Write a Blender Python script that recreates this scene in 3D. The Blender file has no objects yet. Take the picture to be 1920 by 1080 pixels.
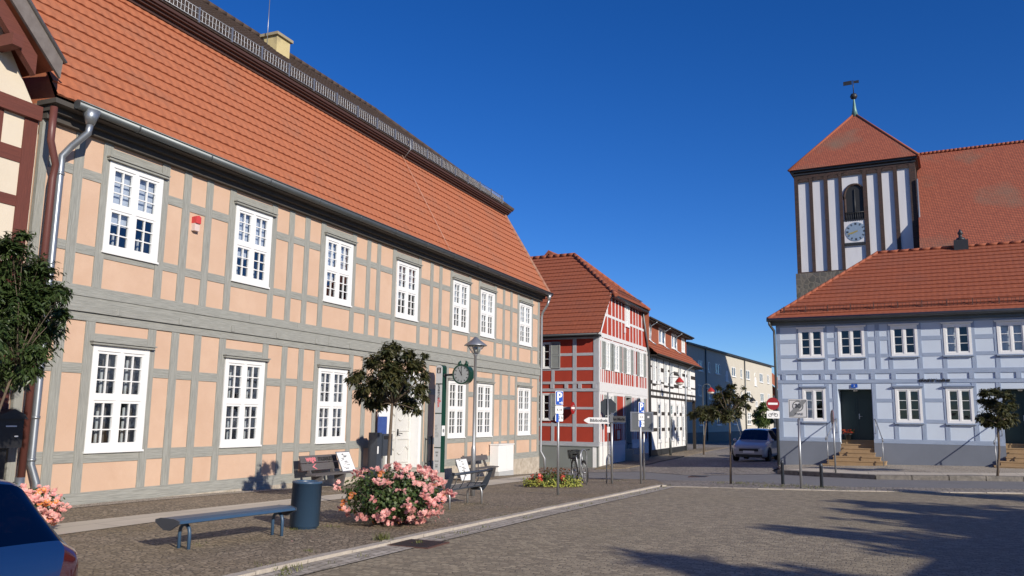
import bpy, bmesh, math, random
import numpy as np
from math import sin, cos, radians, pi
from mathutils import Vector, Matrix
SC = bpy.context.scene
COL = SC.collection
RND = random.Random(11)

# ------------------------------------------------------------------ camera
F = 1552.07; PIT = radians(8.824); ROL = radians(.793)
AL = radians(22.976); AB = radians(118.251)
EYE = Vector((0, 0, 1.65))
_r0 = Vector((1, 0, 0)); _u0 = Vector((0, -sin(PIT), cos(PIT))); CF = Vector((0, cos(PIT), sin(PIT)))
CA = cos(ROL) * _r0 + sin(ROL) * _u0
CB = cos(ROL) * _u0 - sin(ROL) * _r0
cam = bpy.data.cameras.new('camera'); camo = bpy.data.objects.new('camera', cam); COL.objects.link(camo)
cam.sensor_width = 36; cam.lens = F / 1920 * 36; cam.clip_end = 5000; cam.clip_start = .05
m = Matrix.Identity(4)
for i in range(3):
    m[i][0] = CA[i]; m[i][1] = CB[i]; m[i][2] = -CF[i]; m[i][3] = EYE[i]
camo.matrix_world = m
SC.camera = camo
SC.render.resolution_x = 1024; SC.render.resolution_y = 576

# ------------------------------------------------------------------ sun and sky
SUN_AZ = radians(144); SUN_EL = radians(23)
sun = bpy.data.lights.new('sun', 'SUN'); suno = bpy.data.objects.new('sun', sun); COL.objects.link(suno)
sun.energy = 5.0; sun.angle = radians(.5); sun.color = (1, .92, .81)
sd = Vector((sin(SUN_AZ) * cos(SUN_EL), cos(SUN_AZ) * cos(SUN_EL), sin(SUN_EL)))
suno.rotation_euler = sd.to_track_quat('Z', 'Y').to_euler()
wd = bpy.data.worlds.new('World'); SC.world = wd; wd.use_nodes = True
nt = wd.node_tree; bg = nt.nodes['Background']
sky = nt.nodes.new('ShaderNodeTexSky'); sky.sky_type = 'NISHITA'; sky.sun_disc = False
sky.sun_elevation = SUN_EL; sky.sun_rotation = SUN_AZ
sky.air_density = 1.0; sky.dust_density = .0; sky.ozone_density = 6.0; sky.altitude = 1500
hs = nt.nodes.new('ShaderNodeHueSaturation'); hs.inputs['Saturation'].default_value = 1.2; hs.inputs['Hue'].default_value = .5135
nt.links.new(sky.outputs[0], hs.inputs['Color']); nt.links.new(hs.outputs[0], bg.inputs[0]); bg.inputs[1].default_value = .114
SC.view_settings.view_transform = 'Standard'; SC.view_settings.look = 'None'
SC.view_settings.exposure = 0.08; SC.view_settings.gamma = 1

# ------------------------------------------------------------------ materials
def mat(name, col, rough=.8, col2=None, scale=4., stretch=(1, 1, 1), rot=0, bump=0, bscale=None, metal=0, spec=.5, contrast=1.6, coat=0, detail=6, stain=None, sscale=.35, samt=.5):
    M = bpy.data.materials.new(name); M.use_nodes = True
    n = M.node_tree.nodes; L = M.node_tree.links
    b = n['Principled BSDF']; b.inputs['Roughness'].default_value = rough; b.inputs['Metallic'].default_value = metal
    b.inputs['Specular IOR Level'].default_value = spec; b.inputs['Coat Weight'].default_value = coat
    if col2 is None: col2 = tuple(c * .82 for c in col)
    tc = n.new('ShaderNodeTexCoord'); mp = n.new('ShaderNodeMapping'); mp.vector_type = 'TEXTURE'
    mp.inputs['Rotation'].default_value = (0, 0, rot); mp.inputs['Scale'].default_value = tuple(1 / s for s in stretch)
    L.new(tc.outputs['Object'], mp.inputs['Vector'])
    nz = n.new('ShaderNodeTexNoise'); nz.inputs['Scale'].default_value = scale; nz.inputs['Detail'].default_value = detail; nz.inputs['Roughness'].default_value = .6
    L.new(mp.outputs[0], nz.inputs['Vector'])
    mr = n.new('ShaderNodeMapRange'); mr.inputs[1].default_value = .5 - .5 / contrast; mr.inputs[2].default_value = .5 + .5 / contrast
    L.new(nz.outputs['Fac'], mr.inputs[0])
    mx = n.new('ShaderNodeMix'); mx.data_type = 'RGBA'
    mx.inputs[6].default_value = (*col, 1); mx.inputs[7].default_value = (*col2, 1)
    L.new(mr.outputs[0], mx.inputs[0]); out = mx.outputs[2]
    if stain:
        n2 = n.new('ShaderNodeTexNoise'); n2.inputs['Scale'].default_value = sscale; n2.inputs['Detail'].default_value = 8; n2.inputs['Roughness'].default_value = .65
        L.new(tc.outputs['Object'], n2.inputs['Vector'])
        m2 = n.new('ShaderNodeMapRange'); m2.inputs[1].default_value = .5; m2.inputs[2].default_value = .72; m2.inputs[4].default_value = samt
        L.new(n2.outputs['Fac'], m2.inputs[0])
        x2 = n.new('ShaderNodeMix'); x2.data_type = 'RGBA'; x2.inputs[7].default_value = (*stain, 1)
        L.new(m2.outputs[0], x2.inputs[0]); L.new(out, x2.inputs[6]); out = x2.outputs[2]
    L.new(out, b.inputs['Base Color'])
    if bump:
        bp = n.new('ShaderNodeBump'); bp.inputs['Strength'].default_value = bump; bp.inputs['Distance'].default_value = .02
        if bscale:
            nb = n.new('ShaderNodeTexNoise'); nb.inputs['Scale'].default_value = bscale; nb.inputs['Detail'].default_value = 4
            L.new(mp.outputs[0], nb.inputs['Vector']); L.new(nb.outputs['Fac'], bp.inputs['Height'])
        else: L.new(nz.outputs['Fac'], bp.inputs['Height'])
        L.new(bp.outputs[0], b.inputs['Normal'])
    M['bsdf_out'] = 1
    return M

def glass_mat(name, tint=(.78, .82, .84), refl=(.9, .95, 1), base=.06, fac=.7):
    M = bpy.data.materials.new(name); M.use_nodes = True
    n = M.node_tree.nodes; L = M.node_tree.links; n.remove(n['Principled BSDF'])
    tr = n.new('ShaderNodeBsdfTransparent'); tr.inputs[0].default_value = (*tint, 1)
    gl = n.new('ShaderNodeBsdfGlossy'); gl.inputs[0].default_value = (*refl, 1); gl.inputs['Roughness'].default_value = .03
    lw = n.new('ShaderNodeLayerWeight'); lw.inputs[0].default_value = .25
    ad = n.new('ShaderNodeMath'); ad.operation = 'MULTIPLY_ADD'; ad.inputs[1].default_value = fac; ad.inputs[2].default_value = base
    L.new(lw.outputs['Facing'], ad.inputs[0])
    nz = n.new('ShaderNodeTexNoise'); nz.inputs['Scale'].default_value = 1.6
    bp = n.new('ShaderNodeBump'); bp.inputs['Strength'].default_value = .12; bp.inputs['Distance'].default_value = .05
    tc = n.new('ShaderNodeTexCoord'); L.new(tc.outputs['Object'], nz.inputs['Vector']); L.new(nz.outputs['Fac'], bp.inputs['Height']); L.new(bp.outputs[0], gl.inputs['Normal'])
    mx = n.new('ShaderNodeMixShader'); L.new(ad.outputs[0], mx.inputs[0]); L.new(tr.outputs[0], mx.inputs[1]); L.new(gl.outputs[0], mx.inputs[2])
    L.new(mx.outputs[0], n['Material Output'].inputs[0])
    return M

def leaf_mat(name, c1, c2, trans=.25, rough=.5):
    M = bpy.data.materials.new(name); M.use_nodes = True
    n = M.node_tree.nodes; L = M.node_tree.links; b = n['Principled BSDF']; b.inputs['Roughness'].default_value = rough
    g = n.new('ShaderNodeNewGeometry'); mx = n.new('ShaderNodeMix'); mx.data_type = 'RGBA'
    mx.inputs[6].default_value = (*c1, 1); mx.inputs[7].default_value = (*c2, 1)
    L.new(g.outputs['Random Per Island'], mx.inputs[0]); L.new(mx.outputs[2], b.inputs['Base Color'])
    t = n.new('ShaderNodeBsdfTranslucent'); L.new(mx.outputs[2], t.inputs[0])
    ms = n.new('ShaderNodeMixShader'); ms.inputs[0].default_value = trans
    L.new(b.outputs[0], ms.inputs[1]); L.new(t.outputs[0], ms.inputs[2]); L.new(ms.outputs[0], n['Material Output'].inputs[0])
    return M

def sett_mat(name, c1, c2, joint, size=.1, rot=0, voro=False, stain=(.1, .1, .04), samt=.4, sscale=.25, distort=.035, bump=.5, aspect=1.25, mortar=.09):
    M = bpy.data.materials.new(name); M.use_nodes = True
    n = M.node_tree.nodes; L = M.node_tree.links; b = n['Principled BSDF']; b.inputs['Roughness'].default_value = .75
    tc = n.new('ShaderNodeTexCoord'); mp = n.new('ShaderNodeMapping'); mp.inputs['Rotation'].default_value = (0, 0, rot)
    L.new(tc.outputs['Object'], mp.inputs[0])
    nd = n.new('ShaderNodeTexNoise'); nd.inputs['Scale'].default_value = 3.3; nd.inputs['Detail'].default_value = 3; L.new(mp.outputs[0], nd.inputs[0])
    vm = n.new('ShaderNodeVectorMath'); vm.operation = 'MULTIPLY_ADD'; vm.inputs[1].default_value = (distort * 4, distort * 4, 0)
    L.new(nd.outputs['Color'], vm.inputs[0]); L.new(mp.outputs[0], vm.inputs[2])
    if voro:
        v = n.new('ShaderNodeTexVoronoi'); v.inputs['Scale'].default_value = 1 / size; v.inputs['Randomness'].default_value = .75; L.new(vm.outputs[0], v.inputs['Vector'])
        ve = n.new('ShaderNodeTexVoronoi'); ve.feature = 'DISTANCE_TO_EDGE'; ve.inputs['Scale'].default_value = 1 / size; ve.inputs['Randomness'].default_value = .75; L.new(vm.outputs[0], ve.inputs['Vector'])
        mr = n.new('ShaderNodeMapRange'); mr.inputs[1].default_value = .02; mr.inputs[2].default_value = .14; L.new(ve.outputs['Distance'], mr.inputs[0])
        sx = n.new('ShaderNodeSeparateColor'); L.new(v.outputs['Color'], sx.inputs[0]); rnd = sx.outputs[0]; fac = mr.outputs[0]
    else:
        br = n.new('ShaderNodeTexBrick'); br.inputs['Scale'].default_value = 1; br.inputs['Brick Width'].default_value = size * aspect; br.inputs['Row Height'].default_value = size
        br.inputs['Mortar Size'].default_value = size * mortar; br.inputs['Mortar Smooth'].default_value = .6
        br.inputs['Color1'].default_value = (0, 0, 0, 1); br.inputs['Color2'].default_value = (1, 1, 1, 1); br.inputs['Mortar'].default_value = (.5, .5, .5, 1)
        L.new(vm.outputs[0], br.inputs['Vector'])
        sx = n.new('ShaderNodeSeparateColor'); L.new(br.outputs['Color'], sx.inputs[0]); rnd = sx.outputs[0]
        iv = n.new('ShaderNodeMath'); iv.operation = 'SUBTRACT'; iv.inputs[0].default_value = 1; L.new(br.outputs['Fac'], iv.inputs[1]); fac = iv.outputs[0]
    mx = n.new('ShaderNodeMix'); mx.data_type = 'RGBA'; mx.inputs[6].default_value = (*c1, 1); mx.inputs[7].default_value = (*c2, 1); L.new(rnd, mx.inputs[0])
    # patches
    n2 = n.new('ShaderNodeTexNoise'); n2.inputs['Scale'].default_value = sscale; n2.inputs['Detail'].default_value = 9; n2.inputs['Roughness'].default_value = .62; L.new(tc.outputs['Object'], n2.inputs[0])
    m2 = n.new('ShaderNodeMapRange'); m2.inputs[1].default_value = .48; m2.inputs[2].default_value = .72; m2.inputs[4].default_value = samt; L.new(n2.outputs['Fac'], m2.inputs[0])
    x2 = n.new('ShaderNodeMix'); x2.data_type = 'RGBA'; x2.inputs[7].default_value = (*stain, 1); L.new(m2.outputs[0], x2.inputs[0]); L.new(mx.outputs[2], x2.inputs[6])
    xj = n.new('ShaderNodeMix'); xj.data_type = 'RGBA'; xj.inputs[6].default_value = (*joint, 1); L.new(fac, xj.inputs[0]); L.new(x2.outputs[2], xj.inputs[7])
    L.new(xj.outputs[2], b.inputs['Base Color'])
    nf = n.new('ShaderNodeTexNoise'); nf.inputs['Scale'].default_value = 40; L.new(tc.outputs['Object'], nf.inputs[0])
    hh = n.new('ShaderNodeMath'); hh.operation = 'MULTIPLY_ADD'; hh.inputs[1].default_value = .45; L.new(nf.outputs['Fac'], hh.inputs[0]); L.new(fac, hh.inputs[2])
    h3 = n.new('ShaderNodeMath'); h3.operation = 'MULTIPLY_ADD'; h3.inputs[1].default_value = .5; L.new(rnd, h3.inputs[0]); L.new(hh.outputs[0], h3.inputs[2])
    bp = n.new('ShaderNodeBump'); bp.inputs['Strength'].default_value = bump; bp.inputs['Distance'].default_value = .02; L.new(h3.outputs[0], bp.inputs['Height']); L.new(bp.outputs[0], b.inputs['Normal'])
    return M

def brick_mat(name, c1, c2, mortar, w=.25, h=.08, rot=0, stain=(.05, .04, .03), samt=.3, sscale=.5, bump=.4):
    M = bpy.data.materials.new(name); M.use_nodes = True
    n = M.node_tree.nodes; L = M.node_tree.links; b = n['Principled BSDF']; b.inputs['Roughness'].default_value = .85
    tc = n.new('ShaderNodeTexCoord'); mp = n.new('ShaderNodeMapping'); mp.vector_type = 'TEXTURE'; mp.inputs['Rotation'].default_value = (0, 0, rot); L.new(tc.outputs['Object'], mp.inputs[0])
    sp = n.new('ShaderNodeSeparateXYZ'); L.new(mp.outputs[0], sp.inputs[0]); ad = n.new('ShaderNodeMath'); L.new(sp.outputs[0], ad.inputs[0]); L.new(sp.outputs[1], ad.inputs[1])
    cb = n.new('ShaderNodeCombineXYZ'); L.new(ad.outputs[0], cb.inputs[0]); L.new(sp.outputs[2], cb.inputs[1])
    br = n.new('ShaderNodeTexBrick'); br.inputs['Scale'].default_value = 1; br.inputs['Brick Width'].default_value = w; br.inputs['Row Height'].default_value = h; br.inputs['Mortar Size'].default_value = h * .12
    br.inputs['Color1'].default_value = (*c1, 1); br.inputs['Color2'].default_value = (*c2, 1); br.inputs['Mortar'].default_value = (*mortar, 1); L.new(cb.outputs[0], br.inputs[0])
    n2 = n.new('ShaderNodeTexNoise'); n2.inputs['Scale'].default_value = sscale; n2.inputs['Detail'].default_value = 8; L.new(tc.outputs['Object'], n2.inputs[0])
    m2 = n.new('ShaderNodeMapRange'); m2.inputs[1].default_value = .52; m2.inputs[2].default_value = .7; m2.inputs[4].default_value = samt; L.new(n2.outputs['Fac'], m2.inputs[0])
    x2 = n.new('ShaderNodeMix'); x2.data_type = 'RGBA'; x2.inputs[7].default_value = (*stain, 1); L.new(m2.outputs[0], x2.inputs[0]); L.new(br.outputs['Color'], x2.inputs[6])
    L.new(x2.outputs[2], b.inputs['Base Color'])
    iv = n.new('ShaderNodeMath'); iv.operation = 'SUBTRACT'; iv.inputs[0].default_value = 1; L.new(br.outputs['Fac'], iv.inputs[1])
    bp = n.new('ShaderNodeBump'); bp.inputs['Strength'].default_value = bump; bp.inputs['Distance'].default_value = .03; L.new(iv.outputs[0], bp.inputs['Height']); L.new(bp.outputs[0], b.inputs['Normal'])
    return M

R1 = pi / 2 - AL; R2 = pi / 2 - AB
M = {}
M['peach'] = mat('peach_plaster', (.595, .41, .295), .9, (.53, .35, .238), 1.3, bump=.25, bscale=60, stain=(.62, .435, .31), sscale=.8, samt=.9)
def timber(nm, c, c2, rot):
    M[nm + 'v'] = mat(nm + '_post', c, .85, c2, 6, (14, 14, .55), rot, .5, contrast=2.0)
    M[nm + 'h'] = mat(nm + '_rail', c, .85, c2, 6, (.55, 14, 14), rot, .5, contrast=2.0)
timber('tim', (.38, .38, .34), (.19, .192, .172), R1)
timber('brown', (.16, .045, .03), (.10, .03, .022), R1)
timber('btim', (.36, .43, .55), (.22, .28, .38), R2)
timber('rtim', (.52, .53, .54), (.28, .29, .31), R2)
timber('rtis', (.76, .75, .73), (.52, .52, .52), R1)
timber('black', (.035, .027, .022), (.02, .016, .014), R1)
M['white'] = mat('white_paint', (.80, .80, .78), .45, (.74, .74, .72), 3)
M['whitew'] = mat('white_render', (.80, .79, .76), .9, (.70, .69, .66), 1.2, bump=.1, bscale=40)
M['cream'] = mat('cream_render', (.68, .60, .47), .9, (.60, .52, .40), 1.2, bump=.12, bscale=40)
M['glass'] = glass_mat('window_glass')
M['dark'] = mat('dark_interior', (.022, .018, .016), .9)
M['curt'] = mat('pale_curtain', (.74, .77, .84), .9, (.60, .63, .70), 3, (9, 9, .3), R1)
M['inner'] = mat('grey_inner_curtain', (.17, .15, .13), .9, (.12, .10, .09), 5)
M['innerw'] = mat('inner_sash_white', (.8, .8, .78), .6)
M['tile'] = mat('orange_clay_tiles', (.44, .148, .066), .8, (.33, .104, .046), 7, bump=.25, bscale=25, detail=2, stain=(.27, .12, .072), sscale=.7, samt=.6)
M['tile2'] = mat('red_clay_tiles', (.35, .10, .045), .8, (.24, .066, .032), 7, bump=.25, bscale=25, detail=2, stain=(.23, .085, .055), sscale=.5, samt=.5)
M['tile3'] = mat('brown_old_tiles', (.085, .055, .04), .85, (.055, .038, .03), 6, bump=.6, bscale=14)
M['tilec'] = brick_mat('church_plain_tiles', (.42, .115, .058), (.33, .085, .045), (.13, .045, .03), .18, .16, R2, (.17, .13, .09), .75, .22, .5)
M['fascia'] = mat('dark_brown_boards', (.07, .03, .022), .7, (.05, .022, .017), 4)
M['zinc'] = mat('zinc_gutter', (.13, .145, .15), .45, (.10, .11, .115), 3, metal=.6)
M['galv'] = mat('galvanised_steel', (.42, .43, .44), .42, (.33, .34, .35), 5, metal=.75)
M['zincl'] = mat('bright_zinc_pipe', (.36, .39, .42), .38, (.26, .28, .30), 4, metal=.7)
M['plinth'] = mat('rough_cream_plinth', (.55, .49, .40), .95, (.30, .25, .19), 5, bump=.8, bscale=14, contrast=2.2)
M['yellow'] = mat('yellow_chimney_render', (.60, .50, .26), .9, (.50, .41, .2), 2, stain=(.25, .2, .12), sscale=1.5, samt=.8)
M['concrete'] = mat('pale_concrete', (.40, .36, .30), .9, (.34, .30, .25), 2, bump=.2, bscale=30)
M['redw'] = mat('red_plaster', (.40, .044, .02), .9, (.33, .034, .016), 1.5, bump=.12, bscale=50)
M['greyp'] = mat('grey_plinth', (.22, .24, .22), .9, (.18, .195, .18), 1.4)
M['shut'] = mat('grey_green_shutters', (.33, .35, .33), .6, (.27, .29, .27), 3)
M['bluew'] = mat('pale_blue_plaster', (.555, .635, .725), .9, (.50, .57, .66), 1.3, bump=.12, bscale=50)
M['bluep'] = mat('slate_blue_plinth', (.175, .195, .235), .9, (.15, .17, .205), 1.2, stain=(.125, .14, .17), samt=.4, sscale=.8)
M['greend'] = mat('dark_green_door', (.012, .028, .022), .4, (.010, .022, .018), 3)
M['sand'] = mat('tan_sandstone_steps', (.37, .25, .135), .85, (.27, .18, .095), 3, bump=.2)
M['iron'] = mat('dark_iron', (.025, .027, .03), .5)
M['beige'] = mat('beige_render', (.58, .54, .45), .9, (.52, .48, .395), 1.1, bump=.1, bscale=30)
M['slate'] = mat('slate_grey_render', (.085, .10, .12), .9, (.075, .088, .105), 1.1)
M['cbrick'] = brick_mat('dark_church_brick', (.065, .03, .023), (.032, .019, .016), (.075, .058, .047), .27, .1, R2, (.03, .02, .018), .5, .7)
M['fstone'] = sett_mat('church_fieldstone', (.16, .14, .12), (.08, .075, .07), (.16, .14, .11), .45, 0, True)
M['niche'] = mat('white_lime_niche', (.70, .70, .71), .9, (.58, .58, .60), .6, (3, 3, .6))
M['copper'] = mat('green_copper', (.16, .30, .26), .5, (.12, .22, .20), 4, metal=.3)
M['clockb'] = mat('blue_grey_clock_face', (.24, .32, .42), .5, (.21, .28, .37), 3)
M['gold'] = mat('gilt', (.55, .42, .14), .4, metal=.5)
M['anth'] = mat('anthracite_paint', (.045, .055, .07), .4, (.038, .046, .06), 6, bump=.05)
M['navy'] = mat('blue_grey_bin_paint', (.04, .085, .15), .4, (.035, .073, .13), 5)
M['dwood'] = mat('dark_stained_planks', (.115, .105, .105), .7, (.08, .073, .073), 5, (.5, 8, 8), R1, .3)
M['greenm'] = mat('dark_green_enamel', (.005, .045, .028), .3, (.004, .038, .024), 4)
M['panel'] = mat('light_grey_sign_panel', (.46, .47, .47), .4, (.42, .43, .43), 2)
M['ink'] = mat('black_ink', (.02, .02, .02), .6)
M['redink'] = mat('red_ink', (.60, .06, .06), .6)
M['pinkink'] = mat('pink_red_ink', (.75, .22, .24), .6)
M['signw'] = mat('white_sign_sheet', (.80, .80, .78), .35, (.76, .76, .74), 2)
M['signb'] = mat('blue_sign_sheet', (.01, .08, .42), .35, (.01, .075, .4), 2)
M['signr'] = mat('red_sign_sheet', (.28, .012, .014), .4, (.25, .012, .014), 2)
M['signg'] = mat('grey_sign_back', (.20, .215, .22), .5, (.17, .18, .19), 3, metal=.4)
M['signk'] = mat('dark_sign_back', (.03, .038, .045), .5, (.026, .032, .04), 3)
M['mgrey'] = mat('mid_grey_marking', (.20, .21, .21), .5)
M['bark'] = mat('grey_brown_bark', (.16, .12, .085), .9, (.09, .065, .045), 12, (3, 3, .5), 0, .6)
M['leafd'] = leaf_mat('dark_bronze_green_leaves', (.030, .042, .014), (.085, .075, .022))
M['leafg'] = leaf_mat('dark_glossy_leaves', (.022, .045, .012), (.07, .10, .03), .2, .4)
M['leafm'] = leaf_mat('mid_green_leaves', (.045, .085, .02), (.12, .16, .04))
M['leafr'] = leaf_mat('rose_leaves', (.025, .06, .015), (.09, .13, .035))
M['leafy'] = leaf_mat('yellow_variegated_leaves', (.50, .48, .10), (.22, .27, .05))
M['leafb'] = leaf_mat('red_tinged_leaves', (.22, .05, .03), (.10, .10, .03))
M['pet1'] = leaf_mat('pink_petals', (.80, .29, .28), (.84, .54, .48), .3)
M['pet2'] = leaf_mat('salmon_petals', (.83, .36, .33), (.87, .60, .52), .3)
M['pet3'] = leaf_mat('orange_petals', (.88, .42, .08), (.85, .34, .16), .3)
M['petr'] = leaf_mat('red_petals', (.55, .03, .02), (.6, .10, .06), .2)
M['tyre'] = mat('tyre_rubber', (.012, .012, .012), .8)
M['carb'] = mat('blue_car_paint', (.007, .029, .105), .28, (.0065, .027, .10), 2, coat=.8)
M['carw'] = mat('white_car_paint', (.44, .45, .47), .3, (.42, .43, .45), 2, coat=.8)
M['cark'] = mat('dark_grey_car_paint', (.03, .04, .06), .3, coat=.8)
M['carb2'] = mat('deep_blue_car_paint', (.02, .07, .24), .3, coat=.8)
M['carg'] = glass_mat('car_glass', (.05, .06, .075), (.7, .8, 1), .04, .35)
M['trim'] = mat('black_plastic', (.015, .015, .016), .55)
M['lampr'] = mat('tail_lamp_red', (.05, .004, .007), .15, coat=1)
M['lampg'] = mat('clear_lamp', (.55, .57, .6), .15, coat=1)
M['opal'] = mat('opal_lamp_glass', (.65, .6, .52), .25)
M['redl'] = mat('red_lamp_shade', (.40, .03, .025), .35)
M['kerb2'] = mat('dark_granite_kerb', (.24, .215, .185), .9, (.12, .11, .095), 7, bump=.8, bscale=18, contrast=2.2)
M['kerb'] = mat('granite_kerb', (.50, .45, .38), .9, (.34, .30, .25), 6, bump=.6, bscale=25)
M['asph'] = mat('asphalt', (.20, .197, .20), .9, (.16, .158, .16), 14, bump=.4, bscale=90, stain=(.13, .13, .135), sscale=.4, samt=.6)
M['earth'] = mat('bare_soil', (.09, .065, .045), .95, (.06, .043, .03), 8, bump=.6, bscale=20)
M['grass'] = leaf_mat('joint_grass', (.09, .11, .03), (.20, .20, .07))
M['setts'] = sett_mat('plaza_setts', (.395, .33, .225), (.215, .178, .122), (.14, .117, .08), .08, -R1 + pi / 2, False, (.28, .235, .14), .6, .22, .05, .5)
M['mosaic'] = sett_mat('small_mosaic_setts', (.385, .31, .22), (.19, .15, .104), (.115, .092, .062), .066, -R1, True, (.24, .175, .07), .6, .3, .02, .6)
M['street'] = sett_mat('street_cobbles', (.38, .335, .28), (.25, .22, .185), (.11, .095, .08), .13, .4, True, (.15, .13, .09), .4, .2, .02, .6)
M['strip'] = sett_mat('gutter_setts', (.52, .47, .40), (.34, .30, .25), (.15, .13, .10), .12, -R1, False, (.2, .18, .12), .5, .6, .02, .6)
M['gravel'] = sett_mat('pale_gravel', (.55, .48, .39), (.34, .30, .245), (.16, .13, .10), .045, 0, True, (.3, .27, .2), .3, 1)
M['slab'] = sett_mat('pale_paving_slabs', (.56, .50, .405), (.50, .445, .36), (.30, .26, .21), 1.05, -R1, False, (.42, .365, .30), .7, .5, .002, .15, 1.25, .012)
M['base'] = mat('distant_ground', (.15, .13, .10), .95, (.11, .10, .07), .5)
M['parkb'] = mat('blue_poster', (.03, .06, .22), .5, (.05, .1, .3), 9)

# ------------------------------------------------------------------ ground height
_C = [(-8, 14.4, -.03), (-5.9, 19.4, -.13), (-2.1, 28.3, -.48), (.15, 33.7, -.66), (1.2, 36.4, -.76), (4.1, 38.6, -.62), (3.8, 24, -.22), (6, 30, -.36),
      (10.3, 32, -.17), (16.7, 28.6, .04), (9, 24, -.12), (16, 22, -.04), (0, 12, -.03), (0, 0, 0), (-6, 6, 0), (8, 8, 0), (12.5, 45, -.45),
      (10, 60, -.55), (20, 80, -.7), (30, 100, -.8), (40, 40, 0), (30, 15, 0), (-20, 40, -.6), (0, -30, 0), (60, 120, -.8), (-60, 50, -.5),
      (-60, -30, 0), (60, -30, 0), (-3, 13, -.05), (-3, 40, -.75), (-15, 5, 0), (1.2, 22, -.22)]
_X = np.array([c[:2] for c in _C], float); _Z = np.array([c[2] for c in _C], float)
def _phi(d): return np.sqrt(d * d + 36.0)
_n = len(_X)
_A = np.zeros((_n + 3, _n + 3)); _D = np.linalg.norm(_X[:, None] - _X[None], axis=2)
_A[:_n, :_n] = _phi(_D) - 0.02 * np.eye(_n); _A[:_n, _n] = 1; _A[:_n, _n + 1:] = _X; _A[_n, :_n] = 1; _A[_n + 1:, :_n] = _X.T
_W = np.linalg.solve(_A, np.concatenate([_Z, [0, 0, 0]]))
def gz(x, y):
    d = np.hypot(_X[:, 0] - x, _X[:, 1] - y)
    z = float(_W[:_n] @ _phi(d) + _W[_n] + _W[_n + 1] * x + _W[_n + 2] * y)
    r = math.hypot(x, y - 20); k = min(1, max(0, (r - 70) / 60.)); k = k * k * (3 - 2 * k)
    return z * (1 - k) - .5 * k
def ray(x, y): return CA * ((x - 960) / F) + CB * ((540 - y) / F) + CF
def gr(x, y, dz=0):           # pixel of the photograph -> point of the ground
    d = ray(x, y); lo, hi = 1., 400.
    for k in range(400):
        t = 1 + k * .5
        p = EYE + d * t
        if p.z < gz(p.x, p.y) + dz: hi = t; lo = t - .5; break
    for _ in range(30):
        t = (lo + hi) / 2; p = EYE + d * t
        if p.z < gz(p.x, p.y) + dz: hi = t
        else: lo = t
    return EYE + d * hi
def dep(x, y, Y): d = ray(x, y); return EYE + d * (Y / d.y)
class Fr:
    def __init__(s, p, ang): s.p = Vector((p[0], p[1], 0)); s.a = ang; s.d = Vector((sin(ang), cos(ang), 0)); s.n = Vector((cos(ang), -sin(ang), 0))
    def W(s, u, v, z): return s.p + s.d * u + s.n * v + Vector((0, 0, z))
    def uvz(s, P): q = Vector(P) - s.p; return q.dot(s.d), q.dot(s.n), P[2]
    def onv(s, x, y, v=0):
        r = ray(x, y); o = s.p + s.n * v; t = (o - EYE).dot(s.n) / r.dot(s.n); return s.uvz(EYE + r * t)
    def u_at(s, px, z, v=0):
        lo, hi = -40, 120
        for _ in range(50):
            mm = (lo + hi) / 2
            if proj(s.W(mm, v, z))[0] > px: hi = mm
            else: lo = mm
        return mm
class FrS(Fr):                # the same frame drawn nearer to the eye: every point scaled about it
    def __init__(s, p, ang, k): Fr.__init__(s, p, ang); s.k = k
    def W(s, u, v, z): return EYE + (s.p + s.d * u + s.n * v + Vector((0, 0, z)) - EYE) * s.k
def proj(p):
    v = Vector(p) - EYE; z = v.dot(CF); return 960 + F * v.dot(CA) / z, 540 - F * v.dot(CB) / z

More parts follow.
